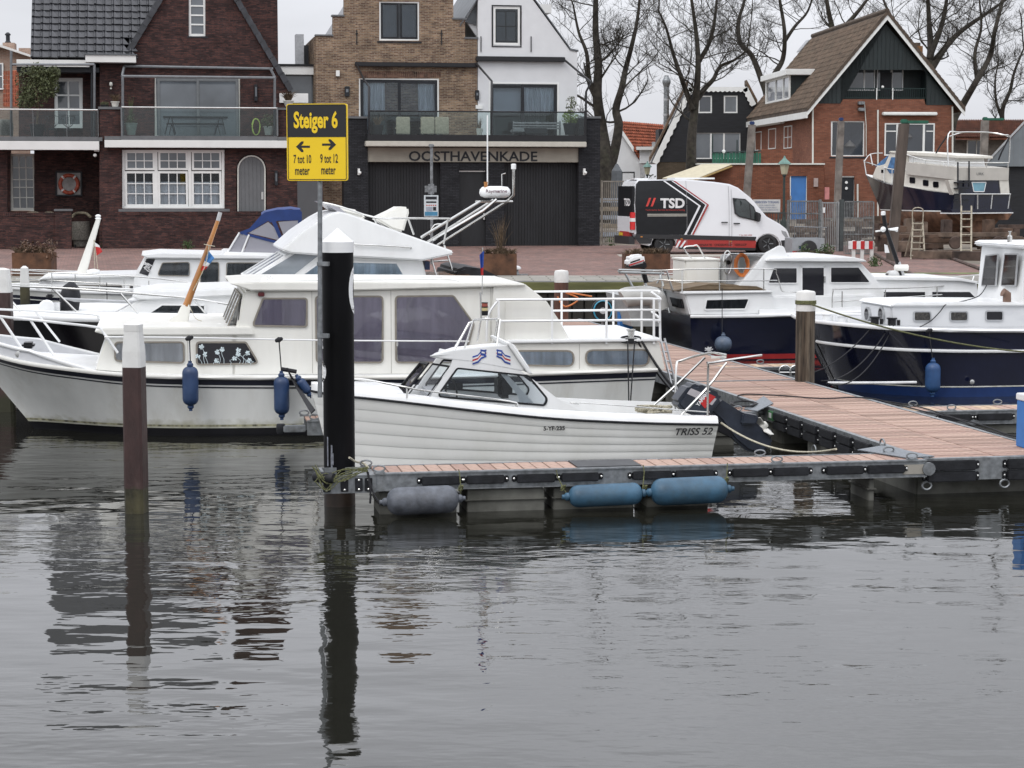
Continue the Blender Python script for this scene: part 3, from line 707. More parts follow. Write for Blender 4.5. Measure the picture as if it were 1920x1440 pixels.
lash('green lashing at the left end of the smaller blue dock fender',[(1043,881,0),(1046,895,.02),(1056,915,.04),(1064,928,.12)],knot=(1056,915))
lash('green lashing between the two blue dock fenders',[(1206,872,0),(1208,885,.02),(1205,915,.04),(1212,925,.12)],knot=(1209,915))
lash('green lashing at the right end of the larger blue dock fender',[(1364,868,0),(1363,885,.02),(1362,905,.04),(1364,925,.12)],knot=(1362,900))
lash('dark rope hanging from the pile bracket to the grey fender',[(688,882,0),(694,905,.02),(700,925,.05),(712,945,.1),(722,948,.1)],.010,ROPEB)
lash('knotted dark rope end dangling over the water at the bracket',[(690,885,.02),(694,915,.04),(695,930,.04),(694,944,.04)],.012,ROPEB)
o_=MB().lathe(f1.pt(U1(590),-.02,DZ - .02),(1,-.5,0),[(.05,0),(.06,.02),(.06,.22),(.05,.24)],14)
mr_=o_.obj('rubber_roller',BLKR,None,smooth=50); tag(mr_,'black rubber roller tied to the black pile with green cord','roller')
TCORD=thing('lashing_rope','tangle of thin green cord wound round the black pile and its bracket','rope',f1.W(640,890,.1))
for i in range(9):
 y0=random.uniform(868,905)
 MB().tube(spl([f1.W(588+random.uniform(-3,6),y0,.1),f1.W(612,random.uniform(885,925),.12),f1.W(640,random.uniform(878,905),.12),f1.W(690,random.uniform(874,884),.06)],4),.005,4).obj('cord_turn',ROPEY,TCORD)
o_=MB().tube(spl([gz(690,876,DZ+.05),gz(680,868,DZ+.02),gz(668,866,DZ+.05),gz(655,858,DZ+.15)],5),.012,6).obj('mooring_line',ROPEW,None,smooth=60); tag(o_,'pale rope end tied to the ring next to the black pile','rope')
# ================================================================ buildings
def curtain(fr,par,x0,y0,x1,y1,n,m__,amp=.025,pitch=.11,name='curtain'):
 u0,z1=fr.uz(x0,y0,n); u1,z0=fr.uz(x1,y1,n); k=max(6,int((u1 - u0)/pitch*4)); ph=random.random()*6
 top,bot=[],[]
 for i in range(k+1):
  u=u0+(u1 - u0)*i/k; a=n+amp*sin(2*pi*(u/pitch)+ph+.8*sin(u*3))*random.uniform(.7,1.1)
  top.append(fr.pt(u,a,z1)); bot.append(fr.pt(u,n+(a - n)*1.2,z0))
 mb=MB(); mb.grid([bot,top]); return mb.obj(name,m__,par,smooth=60,fix=False)
def win(fr,par,x0,y0,x1,y1,n,cs=(),rs=(),mF=WPAINT,pane=DPANE,f=3,b=1.6,depth=.07,cur=(),inter=None,name='window',bd=.02,top=None,sill=None,mB=None):
 """window frame with its bars, one pane per light; curtains and a dark board for the unlit room behind clear panes"""
 a=fr.uz(x0,y1,n); c=fr.uz(x1,y0,n); s=(c[0] - a[0])/(x1 - x0); F_=f*s
 O_=[(a[0],a[1]),(c[0],a[1]),(c[0],c[1]),(a[0],c[1])]; I_=[(a[0]+F_,a[1]+F_),(c[0] - F_,a[1]+F_),(c[0] - F_,c[1] - F_),(a[0]+F_,c[1] - F_)]
 mb=MB().ring(fr,O_,I_,n - depth,n)
 iu0,iz0=I_[0]; iu1,iz1=I_[2]; B_=b*s/2
 us=[iu0]+[iu0+(iu1 - iu0)*q for q in cs]+[iu1]; zs_=[iz0]+[iz0+(iz1 - iz0)*q for q in rs]+[iz1]
 mb2=MB() if mB else mb
 for u in us[1:-1]: mb2.fb(fr,u - B_,u+B_,n - bd - .03,n - .006,iz0,iz1)
 for z in zs_[1:-1]: mb2.fb(fr,iu0,iu1,n - bd - .03,n - .009,z - B_,z+B_)
 w_=mb.obj(name,mF,par)
 if mB and (cs or rs): mb2.obj('glazing_bars',mB,w_)
 for i in range(len(us) - 1):
  for j in range(len(zs_) - 1):
   MB().fb(fr,us[i]+.001,us[i+1] - .001,n - .05,n - .042,zs_[j]+.001,zs_[j+1] - .001).obj('pane',pane,w_)
 for (p0,p1,m__) in cur: curtain(fr,w_,p0,y0+f,p1,y1 - f,n - .16,m__)
 if inter is not None: MB().fb(fr,a[0],c[0],n - inter - .02,n - inter,a[1],c[1]).obj('dark_backing',DBACK,w_)  # flat dark board stands in for the unlit room
 if sill: MB().fb(fr,a[0] - .06,c[0]+.06,n - depth,n+.07,a[1] - sill,a[1] - .002).obj('sill',ANTH,w_)
 return w_
def rail_glass(fr,par,x0,x1,yt,yb,n,posts,mtop,mpost,panes=None,th_=.03,pw=2.0):
 """glass balustrade: posts, top rail and one pane between each pair of posts"""
 u0,z1=fr.uz(x0,yt,n); u1,z0=fr.uz(x1,yb,n)
 MB().tube([fr.pt(u0,n,z1),fr.pt(u1,n,z1)],th_,6).obj('top_rail',mtop,par,smooth=60)
 xs=sorted(set([x0]+list(posts)+[x1]))
 for x_ in xs: MB().pr(fr,x_ - pw/2,yt,x_+pw/2,yb,n - .03,n+.02).obj('balustrade_post',mpost,par)
 for p,q in zip(xs,xs[1:]): MB().pr(fr,p+pw/2,yt+1.5,q - pw/2,yb,n - .008,n+.004).obj('glass_panel',CLEARB,par)
BRA=brickmat('dark_aubergine_brick',(.028,.015,.015),(.062,.029,.027),(.038,.030,.029),10,c3=(.09,.040,.034),cvar=.55)
BRA2=BRA
BRC=brickmat('mixed_brown_brick',(.135,.075,.048),(.30,.20,.125),(.25,.21,.16),10,c3=(.10,.05,.035),cvar=.55,ms=.012)
BRK=brickmat('black_brick',(.018,.019,.022),(.034,.035,.040),(.012,.012,.013),10,cvar=.3)
STUC=mat('white_stucco',(.66,.67,.68),.85,var=.03,scale=2,dirt=.12,dcol=(.5,.5,.48),bump=.1)
TILEB=[mat('black_glazed_tile_%d' % i,(.030+.006*i,.032+.006*i,.038+.007*i),.35,var=.3,scale=3,spec=.6) for i in range(3)]
GREYD=mat('grey_door_paint',(.125,.13,.135),.5,var=.06,scale=3)
GREYB=mat('grey_trim_board',(.12,.125,.13),.6,var=.1,scale=4)
FASC=mat('white_fascia',(.72,.72,.70),.5,var=.03,scale=2,dirt=.15,dcol=(.5,.5,.45))
LEAD=mat('grey_zinc',(.13,.14,.15),.5,.5,var=.15,scale=3)
fr0=Fr(890,78,10)
HA=thing('brick_house','dark aubergine brick house with black tiled roof and glass-railed balconies at left','house',fr0.W(350,462,0))
def wall(name,fr,pxs,n,mt,par,holes=(),th_=.3,**k):
 return MB().fpx(fr,pxs,n - th_,n,holes).obj(name,mt,par,**k)
def R(x0,y0,x1,y1): return [(x0,y1),(x1,y1),(x1,y0),(x0,y0)]
arch=[(443,463),(500,463),(500,318)]+[(471.5+28.5*cos(a),318 - 29*sin(a)) for a in [pi*j/12 for j in range(1,12)]]+[(443,318)]
wall('front_wall',fr0,[(186,468),(606,464),(606,268),(186,266)],0,BRA,HA,holes=[R(229,281,421,391),arch])
wall('pier',fr0,[(187,468),(228,468),(228,203),(187,203)],.12,BRA,HA,th_=.4)
MB().pr(fr0,184,200,231,205,-.3,.18).obj('coping',GREYB,HA,bevel=.01)
def tri_win():
 xs=[(229,292),(292,356),(356,421)]
 for i,(a,c) in enumerate(xs):
  pass
 w0=MB().ring(fr0,*[[fr0.uz(x_,y_,-.04) for x_,y_ in r_] for r_ in (R(229,281,421,391),R(234,285,416,387))],-.16,-.04)
 w0.pr(fr0,290,285,296,387,-.14,-.05); w0.pr(fr0,353,285,359,387,-.14,-.05)
 fr_w=w0.obj('window_frame',WPAINT,HA,bevel=.006)
 for a,c in ((235,290),(297,352),(360,415)):
  win(fr0,HA,a,283,c,319,-.06,(1/3,2/3),(.48,),WPAINT,GPANE,f=4.0,b=1.6,name='top_light')
  win(fr0,HA,a,321,c,387,-.06,(1/3,2/3),(.34,.67),WPAINT,CLEAR,f=4.0,b=1.6,name='sash_window',cur=(),inter=.5)
  curtain(fr0,HA,a+4,341,c - 4,384,-.2,CURW,amp=.006,pitch=.5,name='blind')
tri_win()
MB().pr(fr0,222,392,431,397,-.2,.36).obj('window_sill',GREYB,HA,bevel=.008)
wall('low_wall',fr0,[(192,468),(536,465),(536,396),(192,397)],.34,BRA,HA,th_=.3)
ar0=fr0.P([(445,466),(498,466),(498,318)]+[(471.5+26.5*cos(a),318 - 27*sin(a)) for a in [pi*j/12 for j in range(1,12)]]+[(445,318)],-.05)
MB().ring(fr0,ar0,offs(ar0,.05),-.15,-.05).obj('door_frame',OFFW,HA)
d0=offs(ar0,.05); dr_=MB().fp(fr0,d0,-.16,-.10).obj('door',GREYD,HA)
for i in range(7):
 u_=fr0.uz(449+i*7.4,400,-.1)[0]; zt=fr0.uz(449+i*7.4,318 - 24*sqrt(max(.05,1 - ((449+i*7.4 - 471.5)/26) ** 2)),-.1)[1]
 MB().fb(fr0,u_ - .065,u_+.065,-.1,-.088,GZ,zt - .03).obj('door_board',GREYD,dr_,bevel=.004)
MB().pr(fr0,490,360,494,374,-.09,-.05).obj('handle',STEEL,dr_)
wall('porch_back_wall',fr0,[(-30,470),(192,470),(192,262),(-30,262)],-2.3,BRA,HA,holes=[R(20,282,64,396)])
wall('porch_side_wall',fr0,[(-30,470),(14,470),(14,275),(-30,275)],-1.0,BRA,HA)
win(fr0,HA,20,288,66,395,-2.36,(.33,.66),(.2,.4,.55,.78),OFFW,GPANE,f=5,b=1.6)
MB().pr(fr0,-40,257,192,264,-2.4,.25).obj('porch_ceiling',GREYB,HA)
MB().pr(fr0,-30,264.5,186,281,.2,.30).obj('fascia',FASC,HA,bevel=.01)
MB().pr(fr0,-30,256,184,263.5,.18,.26).obj('gravel_board',GREYB,HA)
pic=MB().ring(fr0,fr0.P(R(104,321,154,368),-2.2),fr0.P(R(107,324,151,365),-2.2),-2.3,-2.2).obj('picture_frame',ANTH,HA)
MB().pr(fr0,107,324,151,365,-2.28,-2.24).obj('picture_board',mat('picture_grey',(.32,.31,.30),.6,var=.25,scale=3),pic)
cz=fr0.W(129.5,345,-2.2); ORG=mat('lifebuoy_orange',(.42,.085,.045),.6,var=.25,scale=8)
rr=.37*38/38; c_=[cz+fr0.U*(.34*cos(2*pi*j/24))+V((0,0,.34*sin(2*pi*j/24))) for j in range(24)]
MB().tube(c_,.075,8,closed=True).obj('painted_lifebuoy',ORG,pic,smooth=60)
for a in (.9,2.3,3.9,5.3):
 p=cz+fr0.U*(.34*cos(a))+V((0,0,.34*sin(a))); t_=V((0,0,0)) - fr0.U*sin(a)+V((0,0,cos(a)))
 MB().tube([p - t_*.035,p+t_*.035],.079,8).obj('lifebuoy_band',WPAINT,pic)
wall('garden_wall',fr0,[(-40,472),(134,470),(134,405),(-40,407)],.3,BRA,HA,th_=.25)
wall('garden_pier',fr0,[(103,470),(134,470),(134,396),(103,396)],.36,BRA,HA,th_=.4)
MB().pr(fr0,101,392,136,396,-.08,.4).obj('coping',GREYB,HA,bevel=.008)
mbx=MB()
for i in range(31):   # soldier course on top of the garden wall
 mbx.pr(fr0,-20+i*4.05,398.5,-20+i*4.05+3.6,405.5,.03,.32)
mbx.obj('brick_coping',BRA,HA,kind='stuff')
mbx=MB()
for i in range(85): mbx.pr(fr0,194+i*4.02,397,194+i*4.02+3.6,404,.03,.352)
mbx.obj('brick_coping',BRA,HA,kind='stuff')
cam_=MB().ball(fr0.W(178,291,.1),.07).box(*(fr0.W(178,284,.1) - V((.03,.03,0))),*(fr0.W(186,280,.1)+V((0,.05,.02))))
cam_.obj('security_camera',WPAINT,HA,smooth=40)
gab=[(187,262),(187,118),(229,117),(372,-121),(541,166),(541,262)]
wall('gable_wall',fr0,gab,-1.8,BRA,HA,holes=[R(290,143,450,258),R(354,-40,385,68)])
fst=MB().pr(fr0,196,263,560,277,.2,.5).obj('fascia',FASC,HA,bevel=.01)
MB().pr(fr0,196,256,560,262,-1.9,.42).obj('balcony_floor',GREYB,HA)
MB().pr(fr0,227,255,520,263,.38,.46).obj('gravel_board',GREYB,HA)
win(fr0,HA,354,-46,385,68,-1.86,(),(1/6,2/6,3/6,4/6,5/6),WPAINT,GPANE,f=4.5,b=2.6,sill=.06)
win(fr0,HA,290,143,451,258,-1.86,(),(),OFFW,GPANE,f=4,name='sliding_door_frame')
w1=win(fr0,HA,297,148,374,258,-1.84,(),(),GREYF,GPANE,f=4,name='sliding_door')
w2=win(fr0,HA,370,148,446,258,-1.80,(),(),GREYF,GPANE,f=4,name='sliding_door')
rail_glass(fr0,HA,228,520,201,255,.35,(),STEEL,GREYF,pw=3); rail_glass(fr0,HA,-20,184,205,256,.15,(62,125),STEEL,GREYF,pw=1)
def verge(p0,p1,n,par,px_th=7):
 p0,p1=fr0.uz(*p0,n),fr0.uz(*p1,n); d=V((p1[0] - p0[0],p1[1] - p0[1])); L_=d.length; d /= L_; k=int(L_/.36)
 nn=V((-d.y,d.x)); nn=nn if nn.y>0 else -nn
 for i in range(k):
  a=V(p0)+d*(i*L_/k); c=V(p0)+d*((i+1)*L_/k+.03); o1=.03
  MB().fp(fr0,[tuple(a - nn*.12),tuple(c - nn*.14 ),tuple(c+nn*.07),tuple(a+nn*.10)],n - .35,n+.10).obj('verge_tile',random.choice(TILEB),par)
RA=MB()
e0=fr0.uz(57,108,-1.4); e1u=fr0.uz(500,108,-1.4)[0]; zr=15.6; nr_=-7.2
ug=fr0.uz(233,108,-1.8)[0]; e1u=fr0.uz(400,108,-2)[0]; zm=e0[1]+.75*(zr - e0[1])/(-nr_ - 1.4)
RA.add([fr0.pt(e0[0],-1.4,e0[1]),fr0.pt(ug,-1.4,e0[1]),fr0.pt(ug,-2.15,zm),fr0.pt(e1u,-2.15,zm),fr0.pt(e1u,nr_,zr),fr0.pt(e0[0],nr_,zr),fr0.pt(e0[0],-12,e0[1]),fr0.pt(e1u,-12,e0[1])],
       [(0,1,2,3,4,5),(5,4,7,6),(0,5,6),(3,7,4)])
roofA=RA.obj('roof',TILEB[0],HA)
MB().fb(fr0,e0[0]+.25,fr0.uz(540,108,-2)[0],-11.5,-3.05,GZ,e0[1] - .05).obj('house_body',BRA,HA)
sl=V((nr_+1.4,zr - e0[1])); SL=sl.length; sl /= SL
tile=MB()
prof_=[(-.165,0),(-.11,.035),(-.055,0),(.165,.0)]
k=9; us_=[(-.165,.015),(-.13,.045),(-.09,.045),(-.06,.012),(.165,.012)]
tw=.335; tl=.345
for y_,dz_ in ((0,.030),(tl+.03,0)): tile.v += [(u,y_,z+dz_) for u,z in us_]
tile.f += [(i,i+1,6+i - 1+0,5+i) for i in range(4)]
tile.v += [(u,0,-.02) for u,z in us_]; tile.f += [(i,10+i,11+i,i+1) for i in range(4)]
tmes=[]
for m__ in TILEB:
 o_=tile.obj('roof_tile',m__,None,fix=False); tmes.append(o_.data); bpy.data.objects.remove(o_)
rx=atan2(sl.y,-sl.x)
u=e0[0]+.17; cnt=0
gl0,gl1=fr0.uz(229,117,-1.8),fr0.uz(372,-121,-1.8)
rows=int(SL/tl)
for r_ in range(min(rows,11)):
 n_=-1.4+sl.x*r_*tl; z_=e0[1]+sl.y*r_*tl
 j=0
 while True:
  uu=e0[0]+.17+j*tw; j += 1
  lim=gl0[0]+(z_ - gl0[1])/(gl1[1] - gl0[1])*(gl1[0] - gl0[0])+.5
  if uu>lim or cnt >= 298: break
  inst(random.choice(tmes),'roof_tile',roofA,fr0.pt(uu,n_,z_+.01+random.uniform(-.012,.012)),(rx,random.gauss(0,.02),fr0.th+random.gauss(0,.012))); cnt += 1
gR=MB(); apx=gl1; gRt=fr0.uz(545,172,-1.8)
gR.add([fr0.pt(*[gl0[0] - .3,-2.12,gl0[1] - .55]),fr0.pt(apx[0],-2.12,apx[1]+.05),fr0.pt(gRt[0]+.05,-2.12,gRt[1]),fr0.pt(gl0[0] - .3,-6,gl0[1] - .55),fr0.pt(apx[0],-8,apx[1]+.05),fr0.pt(gRt[0]+.05,-8,gRt[1])],
       [(0,1,4,3),(1,2,5,4)])
gR.obj('gable_roof',TILEB[1],HA)
verge((232,110),(372,-123),-1.75,HA); verge((372,-123),(546,168),-1.75,HA)
MB().fb(fr0,fr0.uz(425,50,-3.2)[0],fr0.uz(517,50,-4.5)[0],-6.5,-3.1,6,15.2).obj('chimney',BRA,HA)
MB().pr(fr0,160,103,255,117,-2.0,-1.2).obj('eaves_box',FASC,HA,bevel=.01)
MB().pr(fr0,158,101,257,103,-2.0,-1.15).obj('roof_edge',LEAD,HA)
MB().pr(fr0,31,112,168,125,-2.6,-1.4).obj('eaves_box',FASC,HA,bevel=.01)
MB().pr(fr0,31,126,186,135,-2.9,-1.6).obj('soffit',ANTH,HA)
wall('upper_side_wall',fr0,[(35,262),(188,262),(188,125),(35,125)],-2.7,BRA,HA,holes=[R(102,146,155,258)])
win(fr0,HA,102,146,155,240,-2.74,(.5,),(.36,.68),WPAINT,GPANE,f=7,b=3)
MB().tube([fr0.W(172,125,-1.6),fr0.W(172,260,-1.6)],.04,8).obj('downpipe',ANTH,HA)
AW=mat('grey_awning_tube',(.18,.19,.20),.4,.4,var=.1)
def tubes(name,par,fr,segs,r_,m__,seg=6):
 for s_ in segs: o_=MB().tube([fr.W(x_,y_,n_) for x_,y_,n_ in s_],r_,seg).obj(name,m__,par,smooth=60)
 return o_
tubes('awning_frame',HA,fr0,[[(233,124,-1.7),(512,129,-1.7)],[(229,143,.3),(516,146,.3)],[(233,124,-1.7),(229,143,.3)],[(507,129,-1.7),(516,146,.3)],[(230,143,.3),(230,255,.3)],[(515,146,.3),(515,255,.3)]],.055,AW)
tubes('awning_frame',HA,fr0,[[(20,121,.1),(177,121,.1)],[(21,95,.1),(21,256,.1)],[(177,121,.1),(177,256,.1)]],.05,AW)
def wlamp(fr,par,x_,y0,y1,n,w_=3):
 l=MB().pr(fr,x_ - w_,y0,x_+w_,y1,n,n+.1).obj('wall_lamp',ANTH,par,bevel=.01); MB().pr(fr,x_ - w_*.5,y0+5,x_+w_*.5,y1 - 8,n+.1,n+.12).obj('lamp_glass',GPANE,l)
wlamp(fr0,HA,480,158,189,-1.8); wlamp(fr0,HA,518,320,348,0)
MB().ball(fr0.W(208,158,-1.7),.07,sz=1.3).ball(fr0.W(208,166,-1.7),.04).obj('wall_ornament',OFFW,HA,smooth=50)
def leaves(mb,c,r,n,s=.05,zs=1.0,shape='ball',seed=0):
 rg=random.Random(seed); c=V(c)
 for i in range(n):
  while True:
   p=V((rg.uniform(-1,1),rg.uniform(-1,1),rg.uniform(-1,1)))
   if p.length<1: break
  if shape=='shell': p=p.normalized()*rg.uniform(.55,1)
  p=V((p.x*r,p.y*r,p.z*r*zs))+c
  a=V((rg.gauss(0,1),rg.gauss(0,1),rg.gauss(0,1))).normalized(); b_=a.cross(V((rg.gauss(0,1),rg.gauss(0,1),rg.gauss(0,1)))).normalized()
  k=s*rg.uniform(.6,1.4)
  mb.add([p - a*k,p+b_*k*.4,p+a*k,p - b_*k*.4],[(0,1,2,3)])
 return mb
def tuft(mb,c,n,h,sp,r_=.004,seed=0,curl=.3):
 rg=random.Random(seed); c=V(c)
 for i in range(n):
  a=rg.uniform(0,2*pi); l=h*rg.uniform(.5,1); d=V((cos(a),sin(a),0))*sp*rg.uniform(.2,1)
  p1=c+d*.5+V((0,0,l*.6)); p2=c+d*(1+curl)+V((0,0,l))
  b0=c+d*.2
  mb.add([b0 - V((r_,0,0)),b0+V((r_,0,0)),p1+V((r_,0,0)),p2,p1 - V((r_,0,0))],[(0,1,2,3,4)])
 return mb
def pot(name,label,c,r0,r1,h,m__,cat='potted plant',group=None):
 T=thing(name,label,cat,c,group)
 MB().lathe(c,(0,0,1),[(r0,0),(r1,h),(r1+.02,h),(r1+.02,h+.03),(r1 - .02,h+.03),(r1 - .03,h - .02)],16).obj('pot',m__,T,smooth=40)
 return T
bz=fr0.uz(100,256,-.6)[1]
c_=fr0.W(70,255,-.5); c_.z=bz
T=pot('olive_tree','bushy olive tree in a pot on the upper left balcony',c_,.22,.28,.42,ANTH,'tree')
MB().tube([c_+V((0,0,.3)),c_+V((.05,0,1.3)),c_+V((-.02,0,1.9))],.04,6).obj('trunk',TWIG,T)
mb=MB()
for i,(x_,y_,r_) in enumerate(((55,150,.55),(85,148,.5),(68,175,.55),(48,185,.4),(92,165,.4),(70,135,.35),(100,138,.28))):
 leaves(mb,fr0.W(x_,y_,-.5),r_,520,.055,seed=i)
mb.obj('crown',FOLO,T)
def plant(name,label,x_,y_,n,pr_,h,fol,fn,potm=OFFW,cat='potted plant',rs=(.14,.17,.28)):
 c=fr0.W(x_,y_,n); T=pot(name,label,c,rs[0],rs[1],rs[2],potm,cat)
 mb=MB(); fn(mb,c+V((0,0,rs[2]))); mb.obj('leaves',fol,T); return T
plant('potted_grass','tuft of dry grass in a white pot on the brick pier between the balconies',216,203,0,0,0,TWIG,lambda m_,c: tuft(m_,c,120,.35,.3,.008,1),rs=(.1,.15,.22))
plant('potted_plant','low mossy cushion plant on the brick pier left of the grass',196,203,0,0,0,FOLO,lambda m_,c: leaves(m_,c+V((0,0,.04)),.17,300,.03,.7,seed=3),potm=ANTH,rs=(.1,.14,.1))
plant('potted_plant','tall twiggy plant in a pale green pot at left of the middle balcony',246,253,-.3,0,0,FOLO,lambda m_,c: (tuft(m_,c,26,1.2,.15,.01,4),leaves(m_,c+V((0,0,.15)),.25,160,.05,seed=5)),potm=mat('pale_green_pot',(.35,.4,.36),.6),rs=(.15,.24,.42))
plant('potted_plant','grey-green shrub in a white pot at the right end of the middle balcony',504,253,-.3,0,0,FOLO,lambda m_,c: leaves(m_,c+V((0,0,.2)),.32,260,.05,seed=6),rs=(.14,.2,.3))
plant('potted_grass','pale ornamental grass on the ledge right of the dark brick gable',541,200,-.6,0,0,TWIG,lambda m_,c: tuft(m_,c,160,.45,.4,.01,7),rs=(.12,.2,.2))
mb=MB()
for i in range(6):
 c0=fr0.W(480,238,-1.6); a0=.14+.02*random.random(); b0=.3+.04*random.random()
 mb.tube([c0+fr0.U*(a0*cos(2*pi*j/16)+random.uniform(-.02,.02))+fr0.N*(.02*i)+V((0,0,b0*sin(2*pi*j/16))) for j in range(16)],.013,5,closed=True)
tag(mb.obj('garden_hose',mat('lime_hose',(.42,.55,.12),.5),None,smooth=60),'bright green garden hose coiled on the balcony wall','hose')
def on(fr,x_,y_,n,dz=0): return fr.W(x_,y_,n)+V((0,0,dz))
T=thing('balcony_table','long dark table with hairpin legs on the middle balcony','table',fr0.W(366,253,-.8))
MB().pr(fr0,306,218,427,221,-1.2,-.5).obj('table_top',ANTH,T)
for x_ in (318,412):
 for nn in (-.6,-1.1): tubes('leg',T,fr0,[[(x_,220,nn),(x_ - 9,252,nn)],[(x_+4,220,nn),(x_+11,252,nn)]],.015,BLACKP)
T=thing('balcony_bench','dark bench standing in front of the long balcony table','bench',fr0.W(366,253,-.3))
MB().pr(fr0,312,231,420,233.5,-.45,-.15).obj('seat',ANTH,T)
for x_ in (322,408): tubes('leg',T,fr0,[[(x_,233,-.3),(x_ - 5,253,-.3)],[(x_,233,-.3),(x_+5,253,-.3)]],.012,BLACKP)
for i,(x_,lab) in enumerate(((78,'wire lounge chair nearest the olive tree on the left balcony'),(98,'wire lounge chair in the middle of the left balcony'),(128,'wire lounge chair at right on the left balcony'))):
 T=thing('wire_chair',lab,'chair',fr0.W(x_,255,-.6),'wire chairs on the left balcony'); mb=MB()
 for j in range(7):
  a=-1.2+.4*j; mb.tube(spl([fr0.W(x_ - 3*sin(a),242,-.5),fr0.W(x_+11*sin(a),232,-.6 - .25*cos(a)),fr0.W(x_+12*sin(a),219,-.65 - .3*cos(a))],4),.009,4)
 mb.tube(spl([fr0.W(x_ - 13,224,-.4),fr0.W(x_ - 10,218,-.9),fr0.W(x_+10,218,-.9),fr0.W(x_+13,224,-.4)],5),.012,4)
 mb.obj('backrest',BLACKP,T,smooth=60); MB().pr(fr0,x_ - 8,240,x_+8,244,-.9,-.45).obj('seat',ANTH,T,bevel=.02)
 tubes('legs',T,fr0,[[(x_ - 7,243,-.45),(x_ - 9,255,-.4)],[(x_+7,243,-.45),(x_+9,255,-.4)],[(x_ - 6,243,-.9),(x_ - 8,255,-.95)],[(x_+6,243,-.9),(x_+8,255,-.95)]],.012,BLACKP)
mb=MB()
for j in range(13):
 t_=j/12; a=fr0.W(2+22*t_,255,-.4); mb.tube(spl([a,fr0.W(2+22*t_,232,-.3),fr0.W(5+16*t_,224,-.4)],3),.012,4)
WICK=mat('grey_wicker',(.16,.15,.13),.8,var=.35,scale=20,bump=.4)
T=thing('wicker_chair','grey rounded wicker armchair at the far left of the balcony','chair',fr0.W(12,255,-.5)); mb.obj('cane_strips',WICK,T); MB().lathe(fr0.W(12,254,-.6),(0,0,1),[(.24,0),(.27,.3),(.24,.55),(.2,.6)],14).obj('body',WICK,T,smooth=60)
for x_,lab,w2 in ((62,'rounded wicker chair back showing above the garden wall, left of the pier',18),(92,'wicker chair back close beside the garden pier',14),(152,'wicker armchair in the dark porch entrance right of the pier',17)):
 T=thing('wicker_chair',lab,'chair',fr0.W(x_,462,-1.2),'wicker chairs in the porch')
 MB().tube(spl([fr0.W(x_ - w2,406,-.8),fr0.W(x_ - w2*.5,400,-1.4),fr0.W(x_+w2*.5,400,-1.4),fr0.W(x_+w2,406,-.8)],6),.055,8).obj('arm_roll',mat('pale_wicker',(.24,.21,.15),.8,var=.35,scale=25,bump=.4),T,smooth=60)
 c0=fr0.W(x_,440,-1.2); c0.z=GZ
 MB().lathe(c0,(0,0,1),[(.28,.05),(.33,.42),(.33,.48),(.05,.5)],14).lathe(c0 - fr0.N*.0,(0,0,1),[(.36,.3),(.38,1.0)],14,sx=1.0).obj('basket',WICK,T,smooth=60)
 for dx in (-.22,.22): MB().tube([c0+fr0.U*dx+fr0.N*.2,c0+fr0.U*dx+fr0.N*.2+V((0,0,.12))],.03,6).obj('leg',ANTH,T)
LK=thing('link_building','low glazed link with white fascia between the dark and the brown brick houses','building',fr0.W(575,462,-3))
MB().pr(fr0,518,124,600,140,-4.5,-2.7).obj('fascia',FASC,LK,bevel=.01)
MB().pr(fr0,516,120,602,124,-4.6,-2.65).obj('roof_edge',BLACKP,LK)
win(fr0,LK,536,141,600,262,-3.0,(.82,),(.5,),GREYF,GPANE,f=2,b=2.5,inter=.4)
MB().pr(fr0,524,175,578,193,-2.0,-1.7).obj('planter_box',FASC,LK,bevel=.01)
wall('wall',fr0,[(520,264),(602,264),(602,196),(520,196)],-1.2,BRA,LK)
wall('side_pier',fr0,[(520,264),(541,264),(541,206),(520,206)],.1,BRA,LK); MB().pr(fr0,518,202,543,206,-.2,.15).obj('coping',GREYB,LK)
MB().pr(fr0,558,340,604,464,.0,.03).obj('grey_door',mat('dark_grey_door',(.075,.078,.082),.5,var=.05,scale=3),LK)
MB().pr(fr0,555,64,570,126,-5.5,-4.8).obj('flue',ALU,LK); MB().pr(fr0,570,85,592,126,-6,-5.2).obj('roof_dormer',TILEB[0],LK)
HC=thing('brick_house','brown brick house with stepped gable above black garage doors','house',fr0.W(745,462,-2))
n2=-2.0
stp=[(592,264),(592,67),(624,67),(624,30),(645,30),(645,-8),(668,-8),(668,-46),(690,-46),(690,-84),(708,-84),(708,-122),(724,-122),(724,-165),(770,-165),(770,-122),(786,-122),(786,-82),(806,-82),(806,-42),(826,-42),(826,-4),(850,-4),(850,36),(872,36),(872,72),(895,72),(895,264)]
wall('front_wall',fr0,stp,n2,BRC,HC,holes=[R(711,3,786,76),R(673,147,823,258)])
for x0_,x1_,y_ in ((591,625,67),(622,646,30),(643,669,-8),(666,691,-46),(688,710,-84),(706,726,-122),(722,772,-165),(768,788,-122),(784,808,-82),(804,828,-42),(825,852,-4),(848,874,36),(871,897,72)):
 MB().pr(fr0,x0_,y_ - 2.5,x1_,y_+.5,n2 - .35,n2+.05).obj('step_coping',GREYB,HC)
MB().fb(fr0,fr0.uz(592,300,n2)[0] ,fr0.uz(894,300,n2)[0],-12,n2 - .31,GZ,fr0.uz(600,68,n2)[1]).obj('house_body',BRC,HC)
a,c,d_=fr0.uz(606,67,n2),fr0.uz(747,-140,n2),fr0.uz(885,67,n2)
MB().fp(fr0,[(a[0],a[1] - .6),(c[0],c[1] - .3),(d_[0],d_[1] - .6)],-12,n2 - .32).obj('roof',TILEB[1],HC)
win(fr0,HC,710,2,787,77,n2 - .03,(),(),WPAINT,CLEAR,f=4,name='window_frame',sill=.06)
